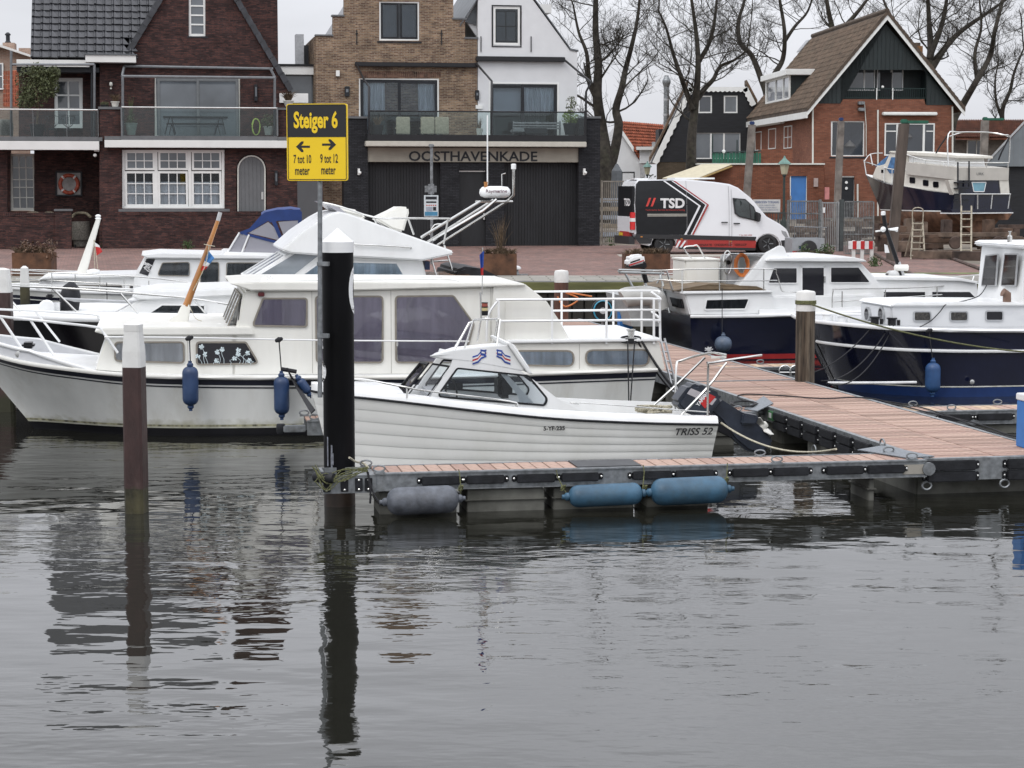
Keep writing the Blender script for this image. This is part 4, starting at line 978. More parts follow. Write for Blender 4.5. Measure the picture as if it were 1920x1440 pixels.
for a_,c_ in ((715,747),(751,783)): win(fr0,HC,a_,6,c_,72,n2 - .05,(),(),ANTH,CLEAR,f=3,cur=(),inter=.35); curtain(fr0,HC,a_+3,9,c_ - 3,70,n2 - .2,mat('dark_blind',(.08,.085,.1),.7),amp=.004,pitch=.5,name='blind')
win(fr0,HC,672,146,824,260,n2 - .02,(),(),WPAINT,CLEAR,f=4,name='door_frame')
win(fr0,HC,677,150,751,262,n2 - .05,(),(),ANTH,CLEAR,f=5,name='sliding_door',cur=((679,722,CURW),),inter=.9)
win(fr0,HC,747,152,820,262,n2 - .03,(),(),ANTH,CLEAR,f=5,name='sliding_door',cur=((784,816,CURW),),inter=.9)
mb=MB()
for i in range(38): mb.pr(fr0,675+i*4.0,134,675+i*4.0+3.3,145.5,n2 - .1,n2+.012)
mb.obj('soldier_course',mat('lintel_brick',(.15,.085,.06),.85,var=.5,scale=4),HC,kind='stuff')
for x_ in (669,828): MB().pr(fr0,x_ - .8,56,x_+.8,84,n2,n2+.04).pr(fr0,x_ - 2,62,x_+2,63.5,n2,n2+.05).obj('wall_anchor',ANTH,HC)
MB().pr(fr0,630,132,637,143,n2,n2+.1).obj('alarm_box',WPAINT,HC,bevel=.01); wlamp(fr0,HC,651,162,181,n2,4.5)
BLW=mat('black_awning_metal',(.018,.018,.02),.4,.3,var=.1)
MB().pr(fr0,666,117,896,125,n2,n2+.22).obj('awning_case',BLW,HC,bevel=.02)
tubes('awning_arm',HC,fr0,[[(668,120,n2+.1),(682,148,-.4),(692,163,.2),(692,253,.2)]],.045,BLW)
tubes('awning_arm',HC,fr0,[[(893,119,n2+.2),(922,152,.2),(921,254,.2)]],.045,BLW)
HD=thing('white_house','white rendered house with steep gable and dark window frames','house',fr0.W(985,462,-2))
wall('front_wall',fr0,[(896,264),(896,0),(901,-6),(946,-76),(1000,1),(1068,94),(1082,97),(1082,264)],n2 - .002,STUC,HD,holes=[R(924,13,976,85),R(918,156,1046,258)])
wall('front_wall_left',fr0,[(872,36),(896,72),(896,-6),],n2 - .4,STUC,HD,th_=.2)
MB().fb(fr0,fr0.uz(897,300,n2)[0],fr0.uz(1081,300,n2)[0],-12,n2 - .31,GZ,fr0.uz(1000,100,n2)[1]).obj('house_body',STUC,HD)
for p0,p1 in (((862,50),(946,-78)),((946,-78),(1070,94)),((1068,94),(1084,97))):
 a,c=fr0.uz(*p0,n2),fr0.uz(*p1,n2); MB().fp(fr0,[(a[0],a[1]),(c[0],c[1]),(c[0],c[1]+.07),(a[0],a[1]+.07)],n2 - .45,n2+.04).obj('verge',LEAD,HD)
a,c,d_=fr0.uz(875,40,n2),fr0.uz(946,-76,n2),fr0.uz(1070,96,n2)
MB().fp(fr0,[(a[0],a[1]),(c[0],c[1]),(d_[0],d_[1])],-12,n2 - .32).obj('roof',LEAD,HD)
MB().pr(fr0,1008,8,1034,24,-7,-5.5).obj('roof_dormer',FASC,HD)
win(fr0,HD,922,10,978,88,n2+.02,(),(),BLW,CLEAR,f=2,name='window_surround'); win(fr0,HD,925,13,975,84,n2 - .02,(),(),WPAINT,CLEAR,f=4,name='window_frame')
win(fr0,HD,928,20,969,79,n2 - .04,(.5,),(.5,),ANTH,CLEAR,f=3,b=2.2,inter=.35); curtain(fr0,HD,930,21,967,78,n2 - .2,mat('dark_blind',(.08,.085,.1),.7),amp=.004,pitch=.5,name='blind')
win(fr0,HD,917,155,1048,260,n2+.01,(),(),WPAINT,CLEAR,f=3,name='door_frame')
win(fr0,HD,920,160,982,262,n2 - .04,(),(),ANTH,CLEAR,f=5,name='sliding_door',inter=.9)
win(fr0,HD,978,159,1044,262,n2 - .02,(),(),ANTH,CLEAR,f=5,name='sliding_door',cur=((983,1040,CURW),),inter=.9)
for x_ in (902,996): MB().pr(fr0,x_ - .7,68,x_+.7,97,n2,n2+.04).obj('wall_anchor',ANTH,HD)
MB().pr(fr0,893,106,1060,115,n2,n2+.22).obj('awning_case',BLW,HD,bevel=.02)
tubes('awning_arm',HD,fr0,[[(1058,112,n2+.1),(1108,154,.2),(1099,172,.25),(1098,253,.25)]],.045,BLW)
wlamp(fr0,HD,895,169,187,n2,3.5); MB().pr(fr0,892,197,905,204,n2,n2+.05).obj('socket_box',WPAINT,HD)
BS=thing('garage_base','black brick garage storey lettered OOSTHAVENKADE under a glass-railed balcony','building',fr0.W(890,462,0))
MB().pr(fr0,604,222,645,466,-1.2,-.9).obj('rear_wall',BRC,BS)
MB().pr(fr0,645,222,690,464,-2.4,0).obj('left_pier',BRK,BS); MB().pr(fr0,1085,222,1125,464,-2.4,0).obj('right_pier',BRK,BS)
MB().pr(fr0,643,218,690,222,-2.4,.05).obj('coping',GREYB,BS); MB().pr(fr0,1099,218,1127,222,-2.4,.05).obj('coping',GREYB,BS)
MB().pr(fr0,688,300,1086,464,-3,-.75).obj('rear_wall',BRK,BS)
MB().pr(fr0,826,303,861,464,-.8,-.15).obj('pier',BRK,BS); MB().pr(fr0,911,303,946,464,-.8,-.15).obj('pier',BRK,BS); MB().pr(fr0,860,303,912,319,-.8,-.18).obj('pier',BRK,BS)
CRMC=mat('cream_concrete',(.34,.32,.265),.7,var=.12,scale=1.5,dirt=.3,dcol=(.2,.18,.14))
MB().pr(fr0,688,277,1086,304,-.6,-.08).obj('lintel',CRMC,BS,bevel=.01)
MB().pr(fr0,686,265,1100,275,-1.0,.45).obj('balcony_slab',mat('cream_fascia',(.5,.48,.42),.6,var=.05,dirt=.2,dcol=(.3,.28,.2)),BS,bevel=.02)
MB().pr(fr0,689,253,1100,264.5,-2.2,.40).obj('balcony_edge',BLW,BS)
rail_glass(fr0,BS,692,1097,208,254,.36,(921,),BLW,BLW,pw=3)
tstroke('OOSTHAVENKADE',1,fr0,887,293,-.075,ANTH,BS,241,18,bold=.018,ext=.012)
GAR=mat('black_garage_boards',(.010,.011,.013),.6,var=.25,scale=4,stretch=(1,1,.2))
def boards(par,x0,x1,y0,y1,n,m__,k,name='garage_door',g=.6):
 d=MB().pr(fr0,x0,y0,x1,y1,n - .1,n - .02).obj(name,m__,par); w_=(x1 - x0)/k
 for i in range(k): MB().pr(fr0,x0+i*w_+.35,y0,x0+(i+1)*w_ - .35,y1,n - .03,n+.012*(i % 2)).obj('board',m__,d,bevel=.004)
 return d
boards(BS,688,826,304,463,-.5,GAR,26); boards(BS,946,1085,304,462,-.5,GAR,26)
win(fr0,BS,859,320,913,466,-.28,(),(),WPAINT,GAR,f=2.2,name='side_door'); MB().pr(fr0,906,400,909,412,-.28,-.2).obj('door_handle',STEEL,BS)
for x_ in (674,1097):
 MB().pr(fr0,x_ - 3,316,x_+1,328,0,.12).ball(fr0.W(x_+1,324,.14),.06).obj('security_camera',WPAINT,BS,smooth=40)
for i,(x_,lab) in enumerate(((756,'pale wicker dining chair nearest the left of the black-railed balcony'),(802,'pale wicker dining chair standing in the middle of the balcony group'),(829,'pale wicker dining chair beside the bare brick at right of the group'))):
 T=thing('dining_chair',lab,'chair',fr0.W(x_,253,-.6),'pale dining chairs on the black-railed balcony')
 WK_=mat('pale_woven_fabric',(.42,.39,.30),.8,var=.15,scale=12)
 MB().pr(fr0,x_ - 13,219,x_+13,252,-.5,-.42).obj('backrest',WK_,T,bevel=.03); MB().pr(fr0,x_ - 13,238,x_+13,242,-1.0,-.5).obj('seat',WK_,T,bevel=.02)
 for dx in (-11,11): tubes('leg',T,fr0,[[(x_+dx,242,-.95),(x_+dx,253,-.95)]],.02,ANTH)
T=thing('dining_table','dark dining table behind the pale chairs on the balcony','table',fr0.W(780,253,-1.2)); MB().pr(fr0,735,224,835,227,-1.7,-.9).obj('table_top',ANTH,T)
for x_ in (742,828): MB().pr(fr0,x_ - 3,227,x_+3,253,-1.4,-1.2).obj('leg',ANTH,T)
T=thing('lounge_sofa','grey slatted garden sofa with cushions at right of the balcony','sofa',fr0.W(1010,253,-1.2)); SOF=mat('grey_slat',(.20,.21,.22),.6)
for yy in (229,234,239): MB().pr(fr0,962,yy,1052,yy+3,-1.5,-1.45).obj('slat',SOF,T)
for x_ in (963,1007,1050): MB().pr(fr0,x_ - 1.5,227,x_+1.5,253,-1.55,-1.5).obj('post',SOF,T)
MB().pr(fr0,985,240,1027,252,-1.3,-.7).obj('cushion_box',ANTH,T,bevel=.04); MB().pr(fr0,962,242,984,248,-1.4,-.7).obj('seat',SOF,T,bevel=.03)
c_=fr0.W(1069,253,-.3); T=pot('potted_plant','bright green bush in a dark tub at the right corner of the balcony',c_,.2,.28,.42,ANTH)
leaves(MB(),c_+V((0,0,.62)),.34,420,.055,seed=9).obj('leaves',mat('yellow_green_leaves',(.16,.22,.05),.7,var=.35,scale=9),T)
mb=MB(); leaves(mb,c_+V((.05,.2,1.2)),.25,150,.05,1.3,seed=10); mb.tube([c_+V((0,.2,.4)),c_+V((.05,.2,1.5))],.015,5); mb.obj('stem',FOLO,T)
c_=fr0.W(708,253,-.6); T=pot('potted_plant','bare twiggy plant in a dark tub at the left corner of the balcony',c_,.16,.22,.35,ANTH)
tuft(MB(),c_+V((0,0,.35)),60,.45,.35,.008,12).obj('twigs',TWIG,T)
T=thing('potted_plant','thin bare sapling standing against the white wall corner','potted plant',fr0.W(899,253,-.8)); MB().lathe(fr0.W(899,253,-.8),(0,0,1),[(.1,0),(.14,.25)],12).obj('pot',OFFW,T)
tuft(MB(),fr0.W(899,247,-.8),22,.7,.2,.006,14).obj('twigs',TWIG,T)
BRF=brickmat('red_brown_brick',(.17,.058,.034),(.25,.095,.056),(.13,.08,.06),4,cvar=.28)
GREENB=mat('dark_green_boards',(.012,.020,.021),.55,var=.2,scale=4,stretch=(3,3,.3),bump=.1)
fF=Fr(1525,97,4); HF=thing('brick_house','red brick house with brown tiled roof, dark gable boards and loggia at right','house',fF.W(1655,450,0))
uF1=fF.uz(1787,250)[0]; zE=fF.uz(1525,193)[1]; zR=fF.uz(1660,33)[1]; uR=fF.uz(1660,33)[0]; DF=15.6
wall('front_wall',fF,[(1525,470),(1786,470),(1787,197),(1735,196),(1733,186),(1578,186),(1577,194),(1525,193)],0,BRF,HF,holes=[R(1558,227,1621,293),R(1659,232,1752,291),R(1574,330,1602,468)])
MB().fb(fF,0,.3,-DF,-.31,GZ,zE).obj('side_wall',BRF,HF)
MB().fb(fF,.3,uF1,-DF,-DF+.3,GZ,zE).fb(fF,uF1 - .3,uF1,-DF+.3,-.31,GZ,zE).obj('rear_wall',BRF,HF)
MB().fb(fF,.31,uF1 - .31,-DF+.3,-.5,zE - .4,zE - .3).obj('loggia_floor',GREENB,HF)
tri_=[(1525,194),(1576,194),(1576,131),(1737,131),(1737,197),(1787,197),(1661,45)]
wall('gable_boards',fF,tri_,.02,GREENB,HF,th_=.15)
mbx=MB()
for i in range(33):
 x_=1530+i*7.7; top=48+abs(x_ - 1661)*(1.09 if x_<1661 else 1.19)+6
 bot=130 if 1576<x_<1737 else 193
 if top<bot - 3: mbx.pr(fF,x_,top,x_+.8,bot,.02,.045)
mbx.obj('board_battens',GREENB,HF,kind='stuff')
wall('loggia_back',fF,[(1576,194),(1740,194),(1740,129),(1576,129)],-1.2,GREENB,HF)
MB().pr(fF,1573,133,1577,194,-1.2,-.14).pr(fF,1737,133,1741,196,-1.2,-.14).obj('loggia_side',GREENB,HF)
win(fF,HF,1586,129,1641,170,-1.15,(.64,),(),WPAINT,GPANE,f=1.8,b=3); win(fF,HF,1644,129,1694,170,-1.15,(.56,),(),WPAINT,GPANE,f=1.8,b=4)
MB().pr(fF,1652,136,1672,186,-1.14,-1.08).obj('loggia_door',ANTH,HF)
IRON=mat('green_black_iron',(.012,.03,.028),.5,.3,var=.1)
mb=MB().pr(fF,1578,165,1735,166.5,-.1,-.05).pr(fF,1578,183,1735,184.5,-.1,-.05)
for i in range(40): mb.pr(fF,1579+i*4,166,1579.8+i*4,184,-.09,-.06)
mb.obj('railing',IRON,HF)
for x_ in (1644,1674): MB().pr(fF,x_ - .8,165,x_+.8,187,-.04,.02).obj('railing_post',WPAINT,HF)
MB().ball(fF.W(1655,163,-.08),.07).obj('round_lamp',WPAINT,HF,smooth=50)
win(fF,HF,1557,226,1622,294,-.05,(),(),WPAINT,DPANE,f=3,sill=.08)
w_=win(fF,HF,1658,231,1753,292,.02,(.24,.80),(),WPAINT,DPANE,f=2.5,b=4); MB().pr(fF,1661,245,1680,247,-.02,.01).pr(fF,1737,245,1750,247,-.02,.01).obj('transom',WPAINT,w_)
MB().pr(fF,1656,210,1758,216,.0,.3).obj('awning_case',WPAINT,HF,bevel=.03)
win(fF,HF,1574,330,1604,440,-.05,(),(),WPAINT,ANTH,f=2.5,name='side_door')
for y_ in (342,353): MB().lathe(fF.W(1587,y_,-.04),fF.N,[(.07,0),(.07,.01)],14).obj('round_sign',WPAINT,HF)
for x_,y0 in ((1524,196),(1646,206),(1608,345),(1786,200)): tubes('downpipe',HF,fF,[[(x_,y0,.06),(x_,440,.06)]],.045,OFFW)
tubes('cable',HF,fF,[[(1621,195,.05),(1624,235,.05),(1624,292,.05)]],.025,OFFW)
mbq=MB().pr(fF,1610,190,1622,196,0,.3).pr(fF,1610,202,1622,208,0,.25); mbq.obj('floodlight',GALV,HF,bevel=.02)
for x_,y_ in ((1593,267),(1700,250)): MB().lathe(fF.W(x_,y_,-.15) ,(0,0,-1),[(.01,-.25),(.08,-.05),(.26,.12),(.3,.2)],14).obj('lampshade',mat('dim_lampshade',(.10,.10,.10),.7),HF,smooth=50)
fS=Fr(1525,97,-86)
for x0_,x1_,y0_,y1_,cs in ((1415,1427,246,283,()),(1440,1454,240,280,()),(1469,1484,235,279,(.5,))):
 win(fS,HF,x0_,y0_,x1_,y1_,.04,cs,cs,WPAINT,DPANE,f=.35,b=.25)
a,c=fS.uz(1416,233,.3),fS.uz(1463,226,.3); MB().fb(fS,a[0],c[0],.05,.35,c[1] - .15,c[1]+.15).obj('awning_case',WPAINT,HF,bevel=.04)
ov=.45; slR=(zR - zE)/uR; slR2=(zR - zE)/(uF1 - uR)
def rp(u,n): return fF.pt(u,n,zE+.12+(u*slR if u<uR else (uF1 - u)*slR2))
n0_,n1_=.35,-DF - .3; th_=.16
RT=mat('brown_roof_tile',(.115,.080,.055),.85,var=.3,scale=3,dirt=.5,dcol=(.05,.05,.035)); RT2=mat('brown_roof_tile_dark',(.085,.062,.045),.85,var=.3,scale=5)
mb=MB(); mb.hexa([rp(-ov,n0_),rp(uR,n0_),rp(uR,n1_),rp(-ov,n1_)]+[p+V((0,0,th_)) for p in (rp(-ov,n0_),rp(uR,n0_),rp(uR,n1_),rp(-ov,n1_))])
mb.hexa([rp(uR,n0_),rp(uF1+ov,n0_),rp(uF1+ov,n1_),rp(uR,n1_)]+[p+V((0,0,th_)) for p in (rp(uR,n0_),rp(uF1+ov,n0_),rp(uF1+ov,n1_),rp(uR,n1_))])
rfF=mb.obj('roof',RT2,HF)
L0=hypot(uR+ov,zR - zE+ov*slR); dirU=V((uR+ov,(uR+ov)*slR)) ; dirU.normalize()
tw,tl=.30,.36; nC=int(L0/tl); nT=int((n0_ - n1_)/tw)
def roof_tiles(name,par,m__,P0,a_,b_,up,na,nb,ta,tb,skip=None):
 """courses of curved tiles as one joined part: a_ along the course, b_ up the slope"""
 mb=MB()
 pr_=[(-.5,.010),(-.36,.045),(-.2,.045),(-.08,.014),(.5,.012)]
 rg=random.Random(3)
 for j in range(nb):
  for i in range(na):
   if skip and skip(i,j): continue
   q0=P0+a_*((i+.5)*ta)+b_*(j*tb); d=rg.uniform(-.006,.006)
   v1=[q0+a_*(x_*ta*1.02)+up*(z_+.028+d) for x_,z_ in pr_]; v2=[q0+b_*(tb*1.05)+a_*(x_*ta*1.02)+up*(z_+d) for x_,z_ in pr_]
   v0=[q0+a_*(x_*ta*1.02) - up*.0 for x_,z_ in pr_]
   mb.add(v0+v1+v2,[(k,k+1,6+k,5+k) for k in range(4)]+[(5+k,6+k,11+k,10+k) for k in range(4)])
 return mb.obj(name,m__,par,fix=False,kind='stuff')
a3=-fF.N; b3=(fF.U*dirU.x+V((0,0,dirU.y))); up3=V((0,0,1))*dirU.x - fF.U*dirU.y
TMV=[RT]
roof_tiles('roof_tiles',HF,RT,rp(-ov,n0_)+V((0,0,th_*1.0)),a3,b3,up3,nT,nC,tw,tl)
for i in range(26): MB().tube([fF.pt(uR,n0_ - i*(n0_ - n1_)/26,zR+.3),fF.pt(uR,n0_ - (i+1.04)*(n0_ - n1_)/26,zR+.31)],.13,8).obj('ridge_tile',RT2,rfF)
for s0,s1 in ((-ov,uR),(uF1+ov,uR)):
 a,c=rp(s0,n0_+.02),rp(s1,n0_+.02)
 MB().prism([a - V((0,0,.22)),c - V((0,0,.25)),c+V((0,0,.0)),a+V((0,0,.0))],fF.N*.05).obj('barge_board',WPAINT,HF)
 k=22
 for i in range(k):
  p,q_=a.lerp(c,i/k),a.lerp(c,(i+1.06)/k); MB().prism([p+V((0,0,.0)),q_+V((0,0,-.02)),q_+V((0,0,.2)),p+V((0,0,.24))],fF.N*.09).obj('verge_tile',RT2,rfF)
a,c=rp(-ov - .05,n0_),rp(-ov - .05,n1_)
MB().hexa([a - V((0,0,.25)),c - V((0,0,.25)),c - V((0,0,.25))+fF.U*.1,a - V((0,0,.25))+fF.U*.1,a+V((0,0,.05)),c+V((0,0,.05)),c+V((0,0,.05))+fF.U*.1,a+V((0,0,.05))+fF.U*.1]).obj('gutter_board',WPAINT,HF)
def onslope(px,py):   # pixel -> (u,n) on the left slope
 best=None
 for k_ in range(400):
  n_=n0_ - k_*(n0_ - n1_)/400; u_,z_=fF.uz(px,py,n_); e=abs(z_ - (zE+.12+th_+u_*slR))
  if best is None or e<best[0]: best=(e,u_,n_)
 return best[1],best[2]
ua,na_=onslope(1482,186); ub,nb_=onslope(1441,191)
zt=fF.uz(1482,141,na_)[1]; ut=(zt - zE - .12 - th_)/slR
MB().prism([fF.pt(ua,na_,fF.uz(1482,186,na_)[1]),fF.pt(ua,na_,zt),fF.pt(ut,na_,zt)],-fF.N*(na_ - nb_)*1.0).obj('dormer',GREENB,HF)
fDm=Fr(1525,97,-86); fDm.O=fF.pt(ua,0,0); zb=fF.uz(1482,186,na_)[1]
u0d,u1d=(fF.pt(ua,nb_,0) - fDm.O).dot(fDm.U),(fF.pt(ua,na_,0) - fDm.O).dot(fDm.U)
mbw=MB().ring(fDm,[(u0d,zb),(u1d,zb),(u1d,zt),(u0d,zt)],[(u0d+.25,zb+.1),(u1d - .12,zb+.1),(u1d - .12,zt - .08),(u0d+.25,zt - .08)],-.02,.08)
for q in (.42,.74): uu=u0d+(u1d - u0d)*q; mbw.fb(fDm,uu - .06,uu+.06,-.02,.07,zb+.1,zt - .08)
dw=mbw.obj('window',WPAINT,HF)
for q0,q1 in ((.07,.40),(.44,.72),(.76,.95)): MB().fb(fDm,u0d+(u1d - u0d)*q0,u0d+(u1d - u0d)*q1,.0,.02,zb+.1,zt - .08).obj('pane',CLEAR if 0 else mat('pale_glass',(.35,.37,.40),.08,var=.3,scale=.8,spec=1.0),dw)
MB().hexa([fF.pt(ua - .3,na_+.35,zt),fF.pt(ut,na_+.35,zt),fF.pt(ut,nb_ - .3,zt),fF.pt(ua - .3,nb_ - .3,zt),fF.pt(ua - .3,na_+.35,zt+.3),fF.pt(ut+.2,na_+.35,zt+.3),fF.pt(ut+.2,nb_ - .3,zt+.3),fF.pt(ua - .3,nb_ - .3,zt+.3)]).obj('dormer_roof',WPAINT,HF,bevel=.02)
us0,ns0=onslope(1500,100); us1,ns1=onslope(1520,78)
fz_=lambda u_,n_: rp(u_,n_)+V((0,0,th_+.09))
MB().hexa([fz_(us0,ns0),fz_(us0,ns0 - .9),fz_(us1,ns0 - .9),fz_(us1,ns0)]+[p+V((0,0,.06)) for p in (fz_(us0,ns0),fz_(us0,ns0 - .9),fz_(us1,ns0 - .9),fz_(us1,ns0))]).obj('roof_light',ALU,HF)
MB().pr(fF,1712,86,1730,130,-6.5,-5.7).obj('chimney',mat('ochre_brick',(.2,.1,.04),.9,var=.3,scale=12),HF); MB().pr(fF,1714,80,1726,86,-6.4,-5.8).obj('chimney_pot',RT2,HF)
fG=Fr(1545,95,1.0); AN=thing('brick_annex','low flat-roofed red brick annex with blue door and green balustrade on top','building',fG.W(1450,430,0))
BRG=brickmat('annex_red_brick',(.15,.050,.028),(.22,.080,.045),(.10,.058,.042),1,cvar=.28)
wall('front_wall',fG,[(1310,460),(1545,460),(1545,308),(1310,308)],0,BRG,AN,holes=[R(1481,330,1513,455)])
MB().pr(fG,1310,315,1545,460,-4.5,-.35).obj('annex_body',BRG,AN)
MB().pr(fG,1308,306,1547,309,-4.6,.08).obj('coping',OFFW,AN,bevel=.01)
win(fG,AN,1480,328,1514,414,-.05,(),(),WPAINT,mat('blue_door_paint',(.045,.17,.44),.5,var=.1,scale=2),f=2,name='blue_door')
MB().pr(fG,1482,367,1484,374,-.04,.04).obj('door_handle',STEEL,AN)
MB().pr(fG,1427,280,1486,306,-2.2,-1.2).obj('chimney_block',BRG,AN)
GRNP=mat('green_balustrade_cloth',(.012,.10,.06),.6,var=.2,scale=4)
for i in range(17):
 if 1336+i*5.4<1424: MB().pr(fG,1336+i*5.4,287 - (1.2 if i % 2 else 0),1336+i*5.4+4.6,306,-1.0,-.95+.04*(i % 2)).obj('balustrade_panel',GRNP,AN)
tubes('balustrade_rail',AN,fG,[[(1335,286,-.9),(1427,283,-.9)],[(1336,250,-1.1),(1336,306,-1.1)],[(1382,262,-1.1),(1382,306,-1.1)]],.03,IRON)
MB().ball(fG.W(1357,284,-.9),.09).obj('round_lamp',WPAINT,AN,smooth=50)
MB().prism([fG.W(1372,309,.1),fG.W(1316,309,.1),fG.W(1242,335,1.9),fG.W(1300,338,1.9)],(0,0,.03)).obj('awning',mat('cream_awning',(.55,.50,.37),.8,var=.05),AN)
tubes('awning_arm',AN,fG,[[(1372,312,.1),(1300,340,1.9)]],.05,mat('ochre_edge',(.3,.2,.07),.7))
tag(MB().pr(fG,1526,334,1534,350,0,.1).obj('meter_box',mat('pale_pink_grey',(.35,.28,.26),.6),AN),kind=None)
MB().pr(fG,1547,351,1555,374,.3,.5).obj('hydrant_box',mat('faded_pink',(.5,.2,.19),.7,var=.1),AN)
fE=Fr(1303,112,0); HE=thing('black_house','black boarded house with wavy white verge trim behind the bare tree','house',fE.W(1310,430,0))
BLB=mat('black_boards',(.010,.011,.014),.7,var=.3,scale=2,stretch=(1,1,6)); OLB=brickmat('olive_brick',(.07,.055,.035),(.10,.075,.05),(.06,.05,.04),0)
ew=[(1232,302),(1230,296),(1292,168),(1400,168),(1416,196),(1470,320),(1470,302)]
wall('front_boards',fE,[(1226,304),(1292,166),(1401,166),(1470,304)],0,BLB,HE,holes=[R(1309,179,1335,212),R(1357,179,1383,212),R(1304,249,1388,298)])
wall('lower_wall',fE,[(1232,440),(1470,440),(1470,304),(1232,304)],-.02,OLB,HE)
MB().fpx(fE,[(1228,304),(1292,170),(1401,170),(1468,304)],-4,-.31).obj('house_body',BLB,HE)
win(fE,HE,1308,178,1336,213,-.04,(),(),WPAINT,DPANE,f=3.5); win(fE,HE,1356,178,1384,213,-.04,(),(),WPAINT,GPANE,f=3.5)
win(fE,HE,1303,248,1389,298,-.04,(.34,.64),(),WPAINT,GPANE,f=2,b=3)
def wavy(p0,p1,par,n,up,mt=WPAINT,k=22,w_=.3):
 a,c=V(fE.uz(*p0,n)),V(fE.uz(*p1,n)); d=(c - a); nn=V((-d.y,d.x)).normalized()*up; P_=[tuple(a),tuple(c)]
 for i in range(k,-1,-1): P_.append(tuple(a+d*(i/k)+nn*(w_+.07*(i % 2))))
 MB().fp(fE,P_,n - .04,n).obj('verge_trim',mt,par)
wavy((1223,304),(1291,163),HE,.12,-1,w_=.28); wavy((1291,163),(1402,163),HE,.12,-1,w_=.22,k=26); wavy((1402,163),(1418,195),HE,.12,-1,k=8,w_=.28)
TB2=mat('brown_verge_tiles',(.12,.08,.05),.85,var=.3)
for p0,p1 in (((1219,303),(1290,158)),((1400,158),(1420,196))):
 a,c=fE.uz(*p0,.1),fE.uz(*p1,.1); MB().fp(fE,[a,c,(c[0],c[1]+.25),(a[0],a[1]+.25)],-1.0,.14).obj('roof_edge',TB2,HE)
MB().pr(fE,1235,242,1256,300,-3,-.5).obj('side_block',BLB,HE)
FL=thing('flue_pipe','tall corrugated steel flue with pointed cowl left of the black house','chimney',fE.W(1249,242,-1))
c_=fE.W(1249,244,-1); hF=fE.W(1249,155,-1).z - c_.z
MB().lathe(c_,(0,0,1),[(.15+(.012 if i % 2 else 0),hF*i/30) for i in range(31)],14).obj('pipe',GALV,FL,smooth=60)
MB().lathe(c_+V((0,0,hF)),(0,0,1),[(.14,-.3),(.24,.0),(.24,.12),(.12,.35),(.12,.4)],14).obj('cowl',GALV,FL)
for q in (.3,.62): MB().lathe(c_+V((0,0,hF*q)),(0,0,1),[(.17,0),(.17,.12)],14).obj('joint_band',ALU,FL)
fW=Fr(1180,118,0); HW=thing('white_cottage','white cottage with orange pantile roof and small dormer behind the left tree','house',fW.W(1170,430,0))
wall('gable_wall',fW,[(1108,460),(1200,460),(1200,290),(1186,270),(1157,232),(1130,262),(1108,290)],0,STUC,HW)
ORT=mat('orange_pantile',(.30,.085,.042),.8,var=.3,scale=4);
o_=fW.W(1157,229,0); r1=fW.W(1240,236,-7); e1_=fW.W(1213,302,0)
MB().add([fW.W(1155,228,.2),fW.W(1243,236,-5),fW.W(1262,308,-4),fW.W(1203,308,.2)],[(0,1,2,3)]).obj('roof',ORT,HW)
A0,A1,B0_,B1_=fW.W(1203,306,.25),fW.W(1262,306,-3.95),fW.W(1155,228,.25),fW.W(1243,235,-4.95)
mb=MB(); rg=random.Random(5)
for j in range(13):
 for i in range(22):
  s0,s1=i/22,(i+.95)/22; t0,t1=j/13,(j+1.1)/13
  f_=lambda s_,t_: A0.lerp(A1,s_).lerp(B0_.lerp(B1_,s_),min(1,t_))
  p=[f_(s0,t0),f_((s0+s1)/2,t0),f_(s1,t0),f_(s1,t1),f_((s0+s1)/2,t1),f_(s0,t1)]; up_=V((.1,-.08,.12));
  mb.add([p[0]+up_*.5,p[1]+up_*1.2,p[2]+up_*.5,p[3],p[4]+up_*.6,p[5]],[(0,1,4,5),(1,2,3,4)])
mb.obj('roof_tiles',ORT,HW,fix=False,kind='stuff')
MB().pr(fW,1194,275,1240,281,-2,.9).obj('dormer_roof',FASC,HW); MB().pr(fW,1200,281,1236,306,-2,.6).obj('dormer',STUC,HW)
win(fW,HW,1217,282,1236,304,.62,(.5,),(),WPAINT,DPANE,f=1.5); MB().pr(fW,1223,266,1233,275,-.5,.0).obj('roof_vent',ALU,HW)
win(fW,HW,1165,322,1190,345,.02,(),(),ANTH,GPANE,f=2)
a,c=fW.W(1158,240,.3),fW.W(1188,285,.3); MB().prism([a,c,c+V((0,0,.3)),a+V((0,0,.3))],(0,.2,0)).obj('barge_board',WPAINT,HW)
fL=Fr(20,92,8); HL=thing('brick_house','pale brick house with orange tiles at the far left edge','house',fL.W(10,440,0))
BRL=brickmat('pinkish_brick',(.26,.16,.12),(.34,.22,.17),(.3,.26,.22),8)
wall('gable_wall',fL,[(-60,460),(56,460),(56,106),(20,92),(0,86),(-60,86)],-4,BRL,HL)
MB().fpx(fL,[(-60,84),(2,84),(58,103),(58,107),(0,88),(-60,88)],-9,-3.6).obj('roof_edge',FASC,HL)
MB().add([fL.W(6,200,2),fL.W(40,200,2),fL.W(40,132,-3),fL.W(18,132,-3)],[(0,1,2,3)]).obj('roof_slope',ORT,HL)
mb=MB()
for j in range(8):
 for i in range(8): mb.add([fL.W(6+i*4.2+q,200 - j*8.5 - dy,2.05 - j*.62) for q,dy in ((0,0),(3.8,0),(3.8,7.6),(0,7.6))],[(0,1,2,3)])
mb.obj('roof_tiles',ORT,HL,fix=False,kind='stuff')
win(fL,HL,-8,118,6,168,-3.9,(),(.5,),WPAINT,GPANE,f=2.5)
for x_,y0,y1 in ((16,80,95),(46,90,102)): MB().pr(fL,x_ - 11,y0,x_+11,y1,-8,-7).obj('chimney',BRL,HL)
